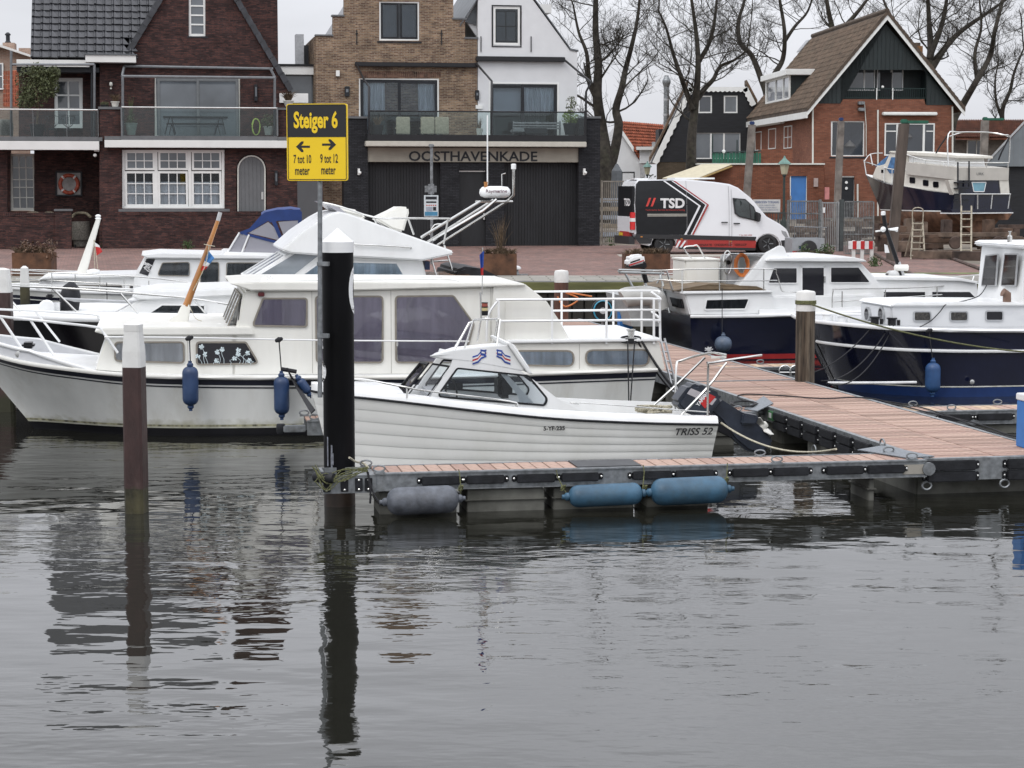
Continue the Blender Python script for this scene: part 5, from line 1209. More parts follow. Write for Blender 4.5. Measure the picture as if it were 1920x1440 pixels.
MB().lathe(fL.W(15,80,-7.5),(0,0,1),[(.16,0),(.1,.1),(.1,.35),(.14,.36),(.14,.42),(.05,.5)],10).obj('chimney_pot',ANTH,HL)
fK=Fr(1850,108,-3); HK=thing('tiled_house','low house with weathered red pantiles behind the slipway posts','house',fK.W(1845,420,0))
PANT=mat('weathered_red_pantile',(.17,.062,.035),.85,var=.35,scale=3,dirt=.5,dcol=(.07,.055,.03))
MB().pr(fK,1786,262,1925,460,-3.6,-.6).obj('wall',mat('dim_plaster',(.16,.14,.12),.9,var=.2),HK)
p_=[fK.W(1785,262,.1),fK.W(1925,262,.1),fK.W(1925,229,-3),fK.W(1780,229,-3)]; MB().prism(p_,(0,0,.1)).obj('roof',PANT,HK)
mb=MB()
for j in range(9):
 for i in range(44):
  s0,s1=i/44,(i+.94)/44; t0,t1=j/9,(j+1.08)/9; f_=lambda s_,t_: p_[0].lerp(p_[1],s_).lerp(p_[3].lerp(p_[2],s_),t_)
  q_=[f_(s0,t0),f_((s0+s1)/2,t0),f_(s1,t0),f_(s1,t1),f_((s0+s1)/2,t1),f_(s0,t1)]; z_=V((0,-.05,.11))
  mb.add([q_[0]+z_*1.1,q_[1]+z_*1.9,q_[2]+z_*1.1,q_[3]+z_*.9,q_[4]+z_*1.5,q_[5]+z_*.9],[(0,1,4,5),(1,2,3,4)])
mb.obj('roof_tiles',PANT,HK,fix=False,kind='stuff')
win(fK,HK,1812,262,1850,300,-.55,(.5,),(),OFFW,DPANE,f=2.5)
fH=Fr(1880,84,-14); HS=thing('metal_shed','grey metal shed with sloping roof over a black wall at the right edge','shed',fH.W(1890,430,0))
SHG=mat('grey_sheet_metal',(.17,.19,.205),.5,.2,var=.08,scale=2)
for i in range(12):
 x0_=1846+i*9; yt=312 - (x0_ - 1846)*1.06; yt2=yt - 9*1.06
 MB().fpx(fH,[(x0_,312),(x0_+8.8,312),(x0_+8.8,yt2),(x0_,yt+.1)],-.1,0).obj('roof_panel',SHG,HS)
MB().pr(fH,1848,312,1960,460,-4,-.2).obj('black_wall',BLB,HS)
a,c=fH.uz(1844,313,.05),fH.uz(1950,200,.05); MB().fp(fH,[a,c,(c[0],c[1]+.12),(a[0],a[1]+.12)],-.1,.05).obj('edge_trim',ALU,HS)
for i,(x_,w_,y_,lab) in enumerate(((1120,90,300,'pale low building far behind the iron fence at left of the van'),)):
 f9=Fr(x_,150,0); T=thing('far_house',lab,'house',f9.W(x_,420,0)); MB().pr(f9,x_ - w_,y_,x_+w_,420,-6,0).obj('wall',mat('far_plaster',(.3,.3,.3),.9),T); MB().fpx(f9,[(x_ - w_ - 4,y_),(x_+w_+4,y_),(x_+w_ - 20,y_ - 28),(x_ - w_+20,y_ - 28)],-6,.2).obj('roof',ORT,T)
hd=MB()
for i in range(260):
 x_=-75+i*.62+random.uniform(-.3,.3); hh_=2.2+1.2*random.random()
 leaves(hd,(x_,135+random.uniform(-2,2),2+hh_*.45),1.3,50,.12,1.1,seed=i)
tag(hd.obj('hedge',mat('dull_far_hedge',(.05,.055,.035),.9,var=.3),None,fix=False),kind='stuff')
MB_b=MB().pr(Fr(1880,125,0),1500,312,2100,440,-3,0); T=MB_b.obj('far_building',mat('far_brown_wall',(.10,.075,.06),.9,var=.2),None); tag(T,'long low brown building beyond the yard, behind the shed and houses','building')
# ================================================================ boats
class Hull:
 """lofted from stations (px_sheer, py_sheer, half_beam, px_water, half_beam_water); n=0 is the centre line"""
 def __init__(s,fr,st,flare=1.6,ywl=820,keel=-.45,m=22,zw=0.0):
  s.zw=zw
  s.fr=fr; s.S=[]
  for (px,py,hb,pw,hw) in st:
   us,zs_=fr.uz(px,py,hb); uw=fr.uz(pw,ywl,hw)[0]; s.S.append((us,zs_,hb,uw,hw))
  P_=[V((a,b_,c)) for a,b_,c,d,e in s.S]; Q_=[V((d,e,0)) for a,b_,c,d,e in s.S]
  P2,Q2=spl(P_,5),spl(Q_,5); s.S=[(p.x,p.y,max(p.z,.004),q.x,max(q.y,.004)) for p,q in zip(P2,Q2)]
  s.flare=flare; s.m=m; s.keel=keel
 def p(s,i,t,side=1,off=0.0):
  us,zs_,hb,uw,hw=s.S[i]
  if t <= 1:
   h=hw+(hb - hw)*(1 - t) ** s.flare; return s.fr.pt(us+(uw - us)*t,side*(h+off),s.zw+(zs_ - s.zw)*(1 - t))
  k=t - 1; return s.fr.pt(uw,side*max(0,hw*(1 - k ** 2)+off*(1 - k)),s.zw+s.keel*k)
 def skin(s,name,mt,par,t0=0.0,t1=2.0,off=0.0,sides=(1,-1),i0=0,i1=None,m=None,transom=True):
  i1=len(s.S) if i1 is None else i1; mb=MB(); m=m or s.m
  for sd_ in sides:
   mb.grid([[s.p(i,t0+(t1 - t0)*j/m,sd_,off) for j in range(m+1)] for i in range(i0,i1)])
  if transom:
   for i in (len(s.S) - 1,0):
    if s.S[i][2]>.1:
     a=[s.p(i,2.0*j/10,1) for j in range(11)]; b_=[s.p(i,2.0*j/10,-1) for j in range(11)]; mb.grid([a,b_])
  return mb.obj(name,mt,par,smooth=40)
 def band(s,name,mt,par,za,zb,off=.004,sides=(1,),i0=0,i1=None,rel=None):
  """stripe between heights: functions of station index giving t, or fixed t's"""
  i1=len(s.S) if i1 is None else i1; mb=MB()
  def T(i,z_): zs_=s.S[i][1] - s.zw; return max(0,1 - z_/zs_) if z_ >= 0 else 1+z_/s.keel
  for sd_ in sides:
   rows=[]
   for i in range(i0,i1):
    zA=za if not callable(za) else za(s.S[i][1] - s.zw); zB=zb if not callable(zb) else zb(s.S[i][1] - s.zw)
    tA,tB=T(i,zA),T(i,zB); rows.append([s.p(i,tA+(tB - tA)*j/3,sd_,off) for j in range(4)])
   mb.grid(rows)
  return mb.obj(name,mt,par,smooth=50,fix=False)
 def deck(s,name,mt,par,drop=.02,i0=0,i1=None,inset=.0):
  i1=len(s.S) if i1 is None else i1; mb=MB()
  mb.grid([[s.fr.pt(s.S[i][0],max(s.S[i][2] - inset,.002)*k,s.S[i][1] - drop+.03*(1 - k*k)) for k in (1,.5,0,-.5,-1)] for i in range(i0,i1)])
  return mb.obj(name,mt,par,fix=False)
 def rub(s,name,mt,par,r=.03,dz=0.0,i0=0,i1=None,sides=(1,-1),off=.01,t=0.0):
  i1=len(s.S) if i1 is None else i1; mb=MB()
  for sd_ in sides: mb.tube([s.p(i,t,sd_,off)+V((0,0,dz)) for i in range(i0,i1)],r,6)
  return mb.obj(name,mt,par,smooth=60)
def house(name,fr,pxs,n,mt,par,bevel=.03,nn=None,tum=0.0,holes=()):
 """superstructure: side outline read on plane n, carried across to -n, narrowing by tum per metre of height"""
 uzs=fr.P(pxs,n); z0=min(z for u,z in uzs); nb=n if nn is None else nn
 near=[fr.pt(u,n - tum*(z - z0),z) for u,z in uzs]; far=[fr.pt(u,-nb+tum*(z - z0),z) for u,z in uzs]; m=len(uzs)
 mb=MB(); tr=geometry.tessellate_polygon([near]); fs=[tuple(t_) for t_ in tr]+[(t_[2]+m,t_[1]+m,t_[0]+m) for t_ in tr]
 fs += [(i,(i+1) % m,(i+1) % m+m,i+m) for i in range(m)]; mb.add(near+far,fs)
 if bevel:
  mb2=MB(); mb2.v=mb.v; mb2.f=[tuple(range(m)),tuple(range(2*m - 1,m - 1,-1))]+fs[-m:]; mb=mb2
 return mb.obj(name,mt,par,bevel=bevel)
def bwin(fr,par,pxs,n,r=.06,fw=.025,mF=RUB,pane=SMOKE,cur=CURP,name='window',tilt=0.0,th_=.02):
 """boat window: rubber ring, pane, and the curtain hung right behind it"""
 P_=rnd(fr.P(pxs,n),r); In=offs(P_,fw); w_=MB().ring(fr,P_,In,n - .005,n+th_).obj(name,mF,par,smooth=30)
 MB().fp(fr,offs(P_,fw*.9),n+th_ - .009,n+th_ - .005).obj('pane',pane,w_)
 if cur:
  I2=offs(P_,fw*.9); us=[u for u,z in I2]; zs_=[z for u,z in I2]; u0,u1,z0,z1=min(us),max(us),min(zs_),max(zs_)
  def span(u):
   zz_=[]
   for i in range(len(I2)):
    (a,b_),(c,d)=I2[i - 1],I2[i]
    if (a - u)*(c - u) <= 0 and a != c: zz_.append(b_+(d - b_)*(u - a)/(c - a))
   return (min(zz_),max(zz_)) if len(zz_)>1 else (z0,z0)
  k=max(8,int((u1 - u0)/.02)); rows=[[],[]]
  for i in range(k+1):
   u=u0+.001+(u1 - u0 - .002)*i/k; a,b_=span(u); nn=n+.004+.003*sin(u*62+2*sin(u*7))
   rows[0].append(fr.pt(u,nn,a)); rows[1].append(fr.pt(u,nn+.001,b_))
  MB().grid(rows).obj('curtain',cur,w_,smooth=60,fix=False)
 return w_
def tp(fr,pts): return [fr.W(x_,y_,n_) for x_,y_,n_ in pts]
def btubes(name,par,fr,segs,r_,m__,seg=6,k=4):
 for s_ in segs:
  p=tp(fr,s_); o_=MB().tube(spl(p,k) if len(p)>2 and k else p,r_,seg).obj(name,m__,par,smooth=60)
 return o_
BG='motor boats moored in the harbour'
f=Fr(600,29.45,DA)
B1=thing('motor_cruiser','long cream-white steel cruiser with mauve-curtained windows and wooden mast in the middle','boat',f.pt(0,0,0),BG)
H1=Hull(f,[(-62,652,.03,66,.02),(-30,660,.45,90,.10),(40,679,.98,150,.45),(130,692,1.3,220,.85),(250,704,1.5,310,1.18),(420,708,1.56,440,1.38),(640,708,1.58,640,1.45),(850,706,1.56,850,1.42),(1060,699,1.48,1050,1.32),(1232,693,1.36,1214,1.15)],flare=1.5,ywl=820)
H1.skin('hull',HULLW,B1)
H1.band('boot_stripe',BLACKP,B1,.12,-.05,off=.012,sides=(1,-1)); H1.band('waterline_stripe',HULLW,B1,.135,.115,off=.016,sides=(1,-1))
NVS=mat('navy_stripe',(.016,.018,.03),.3,var=.1)
nS=len(H1.S)
H1.band('sheer_stripe',NVS,B1,lambda z: z - .035,lambda z: z - .11,off=.006,i0=5); H1.band('thin_stripe',NVS,B1,lambda z: z - .135,lambda z: z - .155,off=.006,i0=6)
H1.rub('rubbing_strake',CREAM,B1,.032)
H1.deck('deck',WHITE,B1,drop=.0)
mb=MB()
for sd_ in (1,-1): mb.grid([[H1.p(i,0,sd_)+V((0,0,dz))+f.N*sd_*(-.0 - e) for dz,e in ((0,0),(.17 - .17*max(0,i - 11)/6,.02),(.17 - .17*max(0,i - 11)/6,.05),(0.0,.05))] for i in range(0,18)])
mb.obj('bulwark',mat('pale_grey_band',(.52,.53,.55),.35,var=.04),B1,smooth=40)
mb=MB()
for sd_ in (1,-1): mb.tube([H1.p(i,0,sd_)+V((0,0,.18 - .17*max(0,i - 11)/6)) for i in range(0,18)],.025,6)
mb.obj('toe_rail',WHITE,B1,smooth=60)
MB().lathe(f.W(40,664,.92),f.N,[(.05,0),(.055,.02),(.03,.025)],12,sx=1.6).obj('fairlead',STEEL,B1,smooth=60)
house('fore_cabin',f,[(178,697),(200,630),(240,622),(440,620),(440,706),(300,706)],1.198,CREAM,B1)
house('fore_cabin_roof',f,[(176,622),(190,616),(300,614),(470,613),(478,628),(330,629),(200,629)],1.26,CREAM,B1,bevel=.015)
wh=[(408,706),(416,626),(455,546),(985,534),(1003,547),(1026,566),(1048,600),(1072,640),(1072,704)]
house('wheelhouse',f,[(436,706),(440,628),(458,546),(930,537),(960,640),(960,704)],1.20,CREAM,B1)
MB().fpx(f,[(920,646),(925,537),(985,533),(1003,547),(1026,566),(1048,600),(1071,641)],1.19,1.24).obj('wing_panel',CREAM,B1,bevel=.008)
MB().fpx(f,[(945,640),(948,565),(1012,563),(1038,590),(1062,637)],1.24,1.25).obj('wing_inset',CREAM,B1,bevel=.004)
house('wheelhouse_roof',f,[(430,532),(470,545),(640,545),(985,536),(985,532),(700,529),(480,529)],1.3,CREAM,B1,bevel=.015)
house('aft_cabin',f,[(950,642),(1236,638),(1247,690),(1247,697),(950,704)],1.36,CREAM,B1,bevel=.03)
house('aft_deck',f,[(950,644),(1238,640),(1240,634),(950,638)],1.42,WHITE,B1,bevel=.012)
SEAM=mat('seam_beige_grey',(.32,.31,.28),.7)  # grey-beige colour of the thin panel seams
for x_,y0,y1,nn in ((733,545,700,1.201),(585,546,700,1.201),(920,540,640,1.241),(1086,645,692,1.361),(352,632,700,1.199)): MB().pr(f,x_,y0,x_+.8,y1,nn - .003,nn+.002).obj('panel_seam',SEAM,B1)
H1.band('waterline_scum',mat('waterline_scum',(.34,.33,.22),.8,var=.5,scale=5,stretch=(3,3,.6)),B1,.165,.135,off=.011)
tm=.03
for pxs,r_,cur in (([(214,640),(346,640),(347,682),(214,678)],.07,CURW),([(367,640),(462,640),(488,683),(367,685)],.06,None)):
 w_=bwin(f,B1,pxs,1.203,r_,cur=cur,pane=SMOKE if cur else BPANE)
LFS=mat('white_window_sticker',(.62,.72,.75),.6,var=.05)
rg=random.Random(4)
def flower(x_,y0,y1,kind):
 mb=MB(); n_=1.226
 st=[f.W(x_+rg.uniform(-3,3)*j,y0+(y1 - y0)*j/3,n_) for j in range(4)]; mb.tube(spl(st,3),.003,3); top=st[-1]
 for k in range(kind):
  a=2*pi*k/kind+rg.random(); d=f.U*cos(a)+V((0,0,sin(a))); p=f.U*-sin(a)+V((0,0,cos(a)))
  L_=.04; mb.add([top,top+d*L_*.6+p*.014,top+d*L_,top+d*L_*.6 - p*.014],[(0,1,2,3)])
 return mb.obj('flower_sticker',LFS,w_,fix=False)
for x_,y0,y1,k_ in ((384,682,650,7),(390,682,664,5),(400,683,676,8),(411,682,660,6),(420,682,655,7),(448,682,664,6),(455,682,656,5),(461,682,662,6),(432,684,672,5),(470,684,676,8),(379,682,668,5)): flower(x_,y0,y1,k_)
bwin(f,B1,[(492,558),(577,558),(577,614),(474,612),(474,604)],1.202,.05)
bwin(f,B1,[(590,554),(719,554),(719,681),(592,681)],1.202,.07); bwin(f,B1,[(740,554),(851,553),(890,607),(870,681),(741,681)],1.202,.07)
bwin(f,B1,[(962,656),(1077,656),(1077,688),(962,686)],1.365,.12,cur=CURB); bwin(f,B1,[(1097,655),(1218,654),(1218,687),(1097,686)],1.365,.12,cur=CURB)
def front_pane(fr,par,p0,p1,n_,w_,mF,pane,k=2,u_off=-.03,tum=.03,marg=.12,off=.02):
 """windscreen panes between lower point p0 and upper point p1 (pixels on plane n_), across the beam"""
 a,c=fr.uz(*p0,n_),fr.uz(*p1,n_); d=V((c[0] - a[0],c[1] - a[1])); out=V((-d.y,d.x)).normalized()*off
 if out.x>0: out=-out
 for i in range(k):
  y0=-n_+marg+(2*n_ - 2*marg)*i/k+.04; y1=-n_+marg+(2*n_ - 2*marg)*(i+1)/k - .04
  def q(t_,nn,o=1): return fr.pt(a[0]+d.x*t_+out.x*o,nn,a[1]+d.y*t_+out.y*o)
  A=[q(.12,y0),q(.12,y1),q(.92,y1*.97),q(.92,y0*.97)]; ce=sum(A,V((0,0,0)))/4; Bq=[p.lerp(ce,.1) for p in A]
  mb=MB(); o3=(q(0,0,1) - q(0,0,0)).normalized()*.02; m4=4
  mb.add(A+Bq+[p - o3 for p in A]+[p - o3 for p in Bq],[f_ for i_ in range(4) for f_ in ((i_,(i_+1) % 4,4+(i_+1) % 4,4+i_),(i_,8+i_,8+(i_+1) % 4,(i_+1) % 4),(4+i_,4+(i_+1) % 4,12+(i_+1) % 4,12+i_))])
  w_=mb.obj('windscreen',mF,par); MB().prism([p - o3*.5 for p in Bq],-o3*.3).obj('pane',pane,w_)
front_pane(f,B1,(424,626),(456,548),1.18,0,RUB,mat('pale_windscreen',(.22,.25,.28),.06,var=.3,scale=1.5,spec=1.0),3)
front_pane(f,B1,(180,690),(200,632),1.17,0,WHITE,BPANE,2)
btubes('wiper',B1,f,[[(452,560,1.16),(447,600,1.17)]],.008,BLACKP)
btubes('bow_rail',B1,f,[[(-60,584,.1),(0,593,.62),(82,602,.95),(178,613,1.2),(192,621,1.25),(221,662,1.3)],[(57,600,.85),(101,666,.98)],[(-60,580,-.1),(0,580,-.7),(120,586,-1.1),(178,590,-1.25),(186,597,-1.28),(202,612,-1.28)],[(67,584,-.95),(112,641,-1.0)],[(0,593,.62),(46,661,.8)]],.019,WHITE,6)
btubes('hand_rail',B1,f,[[(196,632,1.32),(355,633,1.5),(600,638,1.5),(880,640,1.5)],[(355,633,1.5),(356,706,1.52)],[(597,638,1.5),(597,706,1.52)],[(745,639,1.5),(745,648,1.3)]],.012,WHITE)
for s_,nn in ((1,1.38),(-1,-1.38)):
 y_=(562,602) if s_==1 else (547,583)
 xs=(935,1035,1137,1226) if s_==1 else (1053,1150,1203)
 segs=[[(930 if s_==1 else 985,yy,nn),(1100,yy - 1,nn),(1222,yy - 2,nn*.99),(1236,yy+2,nn*.9)] for yy in y_]
 btubes('stern_rail',B1,f,segs,.019,WHITE)
 for x_ in xs: btubes('rail_post',B1,f,[[(x_,y_[0],nn),(x_,645 if s_==1 else 632,nn)]],.019,WHITE)
for s_ in ([(1237,562,1.25),(1238,560,.6),(1222,548,-1.3)],[(1237,562,1.25),(1238,640,1.25)],[(1237,602,1.25),(1236,596,0),(1222,585,-1.3)]): btubes('stern_rail',B1,f,[s_],.019,WHITE)
btubes('rail_end',B1,f,[[(935,562,1.38),(915,592,1.38),(912,640,1.38)]],.019,WHITE)
btubes('roof_rail',B1,f,[[(510,531,.9),(520,526,.9),(835,523,.9),(845,530,.9)],[(450,533,.5),(520,522,-.3),(830,519,-.3)]],.017,WHITE)
house('roof_hatch',f,[(508,530),(640,528),(640,523),(512,523)],.5,WHITE,B1,bevel=.01)
MB().fpx(f,[(485,533),(500,520),(640,517),(640,520),(503,524),(492,534)],-.7,-.6).obj('teak_trim',WOODV,B1)
MB().lathe(f.W(496,533,1.0),(0,0,1),[(.03,0),(.05,.02),(.055,.06),(.02,.1)],10).obj('roof_vent',WHITE,B1,smooth=60)
MB().pr(f,484,548,496,556,1.18,1.26).obj('nav_light',mat('dark_red_lens',(.10,.012,.015),.3),B1,bevel=.01)
MB().lathe(f.W(20,668,.4) ,f.N,[(.16,0),(.16,.05),(.03,.06)],18).obj('windlass',GREYW,B1,smooth=30); MB().pr(f,40,643,64,654,.2,.5).obj('anchor_box',BLACKP,B1,bevel=.03)
MB().lathe(f.W(413,612,.5),(0,0,1),[(.07,0),(.08,.03),(.03,.05)],12).obj('mushroom_vent',CREAM,B1,smooth=60)
MB().fpx(f,[(314,608),(318,600),(332,590),(340,574),(346,570),(355,570),(358,578),(352,608)],-.05,.05).obj('mast_bracket',CREAM,B1,bevel=.012)
mast_=MB().tube([f.W(349,574,0),f.W(378,498,0),f.W(409,412,0)],.055,12,r2=.028).obj('mast',WOODV,B1,smooth=60)
MB().tube([f.W(408.5,414,0),f.W(413,398,0)],.030,10).obj('mast_cap',GREYW,mast_,smooth=60)
btubes('halyard',B1,f,[[(392,460,.08),(384,500,.1),(362,545,.12)],[(382,458,.06),(403,462,.06)],[(354,570,.1),(366,596,.2),(378,602,.25)]],.006,ROPEW,4)
def flag(name,label,cat,fr,pxs,n_,cols,par=None,amp=.03):
 T=thing(name,label,cat,fr.W(*pxs[0],n_)) if par is None else par
 k=len(cols); P_=[V(fr.uz(x_,y_,n_)) for x_,y_ in pxs]     # tl, tr, br, bl
 for j,m__ in enumerate(cols):
  rows=[]
  for i in range(9):
   s_=i/8; rows.append([])
   for t_ in (j/k,(j+.5)/k,(j+1)/k):
    p=P_[0].lerp(P_[1],s_).lerp(P_[3].lerp(P_[2],s_),t_); rows[-1].append(fr.pt(p.x,n_+amp*sin(s_*8+t_*4)*(.3+s_),p.y))
  MB().grid(rows).obj('stripe',m__,T,smooth=60,fix=False)
 return T
SKYB=mat('flag_sky_blue',(.05,.18,.42),.7); FRED=mat('flag_red',(.45,.02,.02),.7); FWHT=mat('flag_white',(.7,.7,.7),.7); FBLU=mat('flag_blue',(.02,.06,.30),.7)
flag('pennant','limp light blue pennant with white edge hanging from the wooden mast','flag',f,[(391,470),(402,484),(386,505),(376,508)],.07,[SKYB,SKYB,FWHT,FRED])
def vf(label,fr,x_,y0,y1,n_,r_,m__,line_y,lx=None,rope=ROPEB,group='fenders hanging on boat sides'):
 a,c=fr.W(x_,y0,n_),fr.W(x_,y1,n_); T=fender('boat_fender',label,(a+c)/2,V((0,0,1)),(a - c).length,r_,m__,group)
 l_=fr.W(lx or x_,line_y,n_ - .05); MB().tube([a - V((0,0,.02)),l_],.009,5).obj('line',rope,T)
 MB().ball(l_,.04,6).ball(l_+V((.03,0,.01)),.03,6).ball(l_ - V((.03,0,.01)),.03,6).obj('knot',rope,T)
 return T
vf('navy blue fender below the flower-sticker window of the cream cruiser',f,357,680,767,1.75,.112,BLUEF,634,355)
vf('navy blue fender just left of the black sign pile',f,528,699,784,1.75,.108,BLUEF,637,523)
fender('boat_fender','small navy fender lying tilted among dark lines left of the black pile',f.W(570,724,1.8),f.U*.55 - V((0,0,.8)),.34,.065,BLUEF,'fenders hanging on boat sides')
TLB=thing('mooring_line','bundle of dark twisted lines from the cream cruiser down to the dock end','rope',f.W(545,700,1.7))
for i in range(7):
 MB().tube(spl([f.W(538+i,690+i*2,1.7),f.W(552+i*2,720+2*i,1.8),f2.W(584+i,775 - i,.0)],5),.010,5).obj('strand',ROPEB,TLB)
MB_=MB().tube([f.W(528,692,1.65),f.W(556,697,1.65)],.03,7).obj('line_bundle',ROPEB,B1)
MB().lathe(f.W(1183,634,1.3),(0,0,1),[(.05,0),(.05,.1),(.07,.11),(.07,.13)],12).obj('bollard',STEEL,B1)
mb=MB()
for j in range(5): mb.tube([f.W(1183+18*cos(2*pi*i/12),633+3*j*.6+3*sin(2*pi*i/12),1.3+.12*sin(2*pi*i/12)) for i in range(12)],.013,5,closed=True)
mb.obj('rope_turns',ROPEB,B1,smooth=60)
wz=gz(1300,745,DZ)
TSL=thing('mooring_line','three taut black stern lines from the cream cruiser to the main walkway','rope',f.W(1200,634,1.4))
for i,(a,b_) in enumerate((((1200,634,1.4),gz(1275,742,DZ)),((1196,640,1.4),gz(1262,735,DZ)),((1204,640,1.4),gz(1284,748,DZ)))): MB().tube(sag(f.W(*a),b_,.06),.014,6).obj('strand',ROPEB,TSL,smooth=60)
p_a=frF1.pt(0,0,0)
T1=thing('fender_lines','pair of black lines dropping from the aft bollard to a hook beside the open boat','rope',f.W(1180,700,1.6))
for x0_,x1_ in ((1177,1179),(1190,1182)): MB().tube([f.W(x0_,640,1.5),f.W(x1_,756,1.7)],.011,6).obj('line',ROPEB,T1)
MB().tube([f.W(1180+7*cos(a),761+3*sin(a),1.7) for a in [2*pi*j/10 for j in range(10)]],.01,5,closed=True).obj('hook',GALV,T1)
LDR=thing('boarding_ladder','thin steel ladder leaning on the stern of the cream cruiser','ladder',f.W(1255,740,.6))
btubes('ladder_rail',LDR,f,[[(1238,634,.9),(1262,735,1.1)],[(1246,634,.2),(1272,742,.3)]],.018,ALU,k=0)
for t_ in range(6):
 a=f.W(1238+4*t_,634+17*t_+8,.92); c=f.W(1246+4.3*t_,634+18*t_+8,.22); MB().tube([a,c],.014,5).obj('rung',ALU,LDR)
g=Fr(900,25.25,DA)
B2=thing('cuddy_boat','small white clinker cuddy boat with crossed flag emblems, nearest of all the boats','boat',g.pt(0,0,0),BG)
H2=Hull(g,[(584,733,.03,622,.02),(605,737,.26,640,.10),(640,742,.45,665,.24),(700,748,.66,715,.44),(780,757,.82,785,.62),(900,771,.92,900,.74),(1040,785,.95,1035,.78),(1200,793,.94,1190,.76),(1347,796,.88,1332,.70)],flare=1.25,ywl=885)
LGEL=mat('clinker_gelcoat',(.88,.885,.85),.28,var=.04,scale=1.5,dirt=.3,dcol=(.42,.41,.32),stretch=(1,1,.5))
NSTR=6
for k in range(NSTR):
 t0,t1=k/NSTR*1.0,(k+1)/NSTR*1.0; mb=MB()
 for sd_ in (1,-1):
  mb.grid([[H2.p(i,t0+(t1 - t0)*q,sd_,o_) for q,o_ in ((0,.0),(.5,.006),(.97,.007),(1.0,.006),(1.0,.0))] for i in range(len(H2.S))])
 mb.obj('strake',LGEL,B2,smooth=30)
H2.skin('bottom',mat('yellowed_bottom',(.40,.39,.29),.4,var=.15,scale=3),B2,t0=1.0,t1=2.0,off=0.0,transom=False)
mb=MB(); i=len(H2.S) - 1; mb.grid([[H2.p(i,2.0*j/10,1) for j in range(11)],[H2.p(i,2.0*j/10,-1) for j in range(11)]]); mb.obj('transom',LGEL,B2)
H2.rub('rubbing_strake',BLKR,B2,.016,off=.012)
mb=MB()
for sd_ in (1,-1):
 rows=[]
 for i in range(len(H2.S)):
  a=H2.p(i,0,sd_,.0); w_=min(.14,H2.S[i][2]*.8); nn=f.N
  rows.append([a,a+g.N*sd_*-.012+V((0,0,.055)),a - g.N*sd_*w_*.3+V((0,0,.095)),a - g.N*sd_*w_+V((0,0,.10)),a - g.N*sd_*(w_+.01)+V((0,0,-.10))])
 mb.grid(rows)
mb.obj('gunwale',WHITE,B2,smooth=40)
H2.deck('inner_floor',mat('grey_liner',(.4,.4,.38),.7),B2,drop=.12,inset=.1,i0=2)
H2.deck('fore_deck',WHITE,B2,drop=-.085,i0=0,i1=20,inset=.08)
side=[(752,770),(800,679),(866,680),(955,690),(984,706),(1045,754),(1100,775),(1150,785),(760,776)]
sideo=[(756,768),(768,742),(803,682),(812,668),(985,700),(1012,718),(1062,757),(1100,772),(1120,783),(1000,783),(860,771)]
wA=rnd(g.P([(768,735),(797,681),(841,685),(795,744)],.62),.02); wB=rnd(g.P([(822,742),(858,692),(962,703),(989,706),(1024,748),(1020,758)],.62),[.03,.03,.02,.05,.05,.03])
def cuddy_side(nn):
 mb=MB(); P_=rnd(g.P([(757,768),(786,755),(803,749),(845,685),(850,668),(975,695),(1000,712),(1050,751),(1085,768),(1135,783),(1000,783),(860,771)],.62),.01,1)
 mb.prism([g.pt(u,nn+.015,z) for u,z in P_],g.N*-.03,[[g.pt(u,nn+.015,z) for u,z in wB]])
 return mb.obj('cuddy_side',WHITE,B2)
cuddy_side(.62); cuddy_side(-.62)
for nn in (.62,-.62):
 w_=MB().ring(g,offs(wB,-.022),wB,nn - .025,nn+.025).obj('window',BLKR,B2,smooth=30); MB().fp(g,wB,nn - .002,nn+.002).obj('pane',CLEAR,w_)
MB().fpx(g,[(938,700),(950,701),(985,738),(1003,758),(975,756),(970,740)],.585,.60).obj('window_pillar',WHITE,B2)
a0,a1=g.uz(776,742,.62),g.uz(808,679,.62)
pc=lambda px,py,n_: g.W(px,py,n_)
quad=[(pc(762,744,.50),pc(800,747,.60),pc(844,686,.60),pc(812,681,.50)),(pc(738,742,.05),pc(757,744,.47),pc(806,681,.47),pc(790,679,.05)),(pc(738,742,-.02),pc(757,742,-.47),pc(800,679,-.47),pc(790,679,-.02))]
for q in quad:
 ce=sum(q,V((0,0,0)))/4; inn=[p.lerp(ce,.10) for p in q]; nrm=(q[1] - q[0]).cross(q[3] - q[0]).normalized()*.02
 mb=MB(); mb.add(list(q)+inn+[p+nrm for p in q]+[p+nrm for p in inn],[f_ for i_ in range(4) for f_ in ((i_,(i_+1) % 4,4+(i_+1) % 4,4+i_),(8+i_,12+i_,12+(i_+1) % 4,8+(i_+1) % 4),(i_,8+i_,8+(i_+1) % 4,(i_+1) % 4),(4+i_,4+(i_+1) % 4,12+(i_+1) % 4,12+i_))])
 w_=mb.obj('windscreen',BLKR,B2); MB().prism(inn,nrm*.2).obj('pane',SMOKE,w_)
MB().grid([[pc(808,667,.66),pc(848,664,.64),pc(905,655,.6),pc(960,646,.5)],[pc(815,662,0),pc(848,651,0),pc(905,645,0),pc(955,641,0)],[pc(832,664,-.62),pc(862,657,-.6),pc(910,650,-.55),pc(960,643,-.5)]]).obj('roof_skin',WHITE,B2,fix=False)
cr_=[(804,667),(850,656),(905,650),(953,646),(984,693),(978,696),(880,678),(812,671)]; mb=MB(); cm=len(cr_)
mb.v=[tuple(pc(x_,y_,.64)) for x_,y_ in cr_]+[tuple(pc(x_+(26 if x_<860 else 10),y_ - 2,-.6)) for x_,y_ in cr_]; mb.f=[tuple(range(cm)),tuple(range(2*cm - 1,cm - 1,-1))]+[(i,(i+1) % cm,(i+1) % cm+cm,i+cm) for i in range(cm)]
mb.obj('roof_crown',WHITE,B2,bevel=.012)
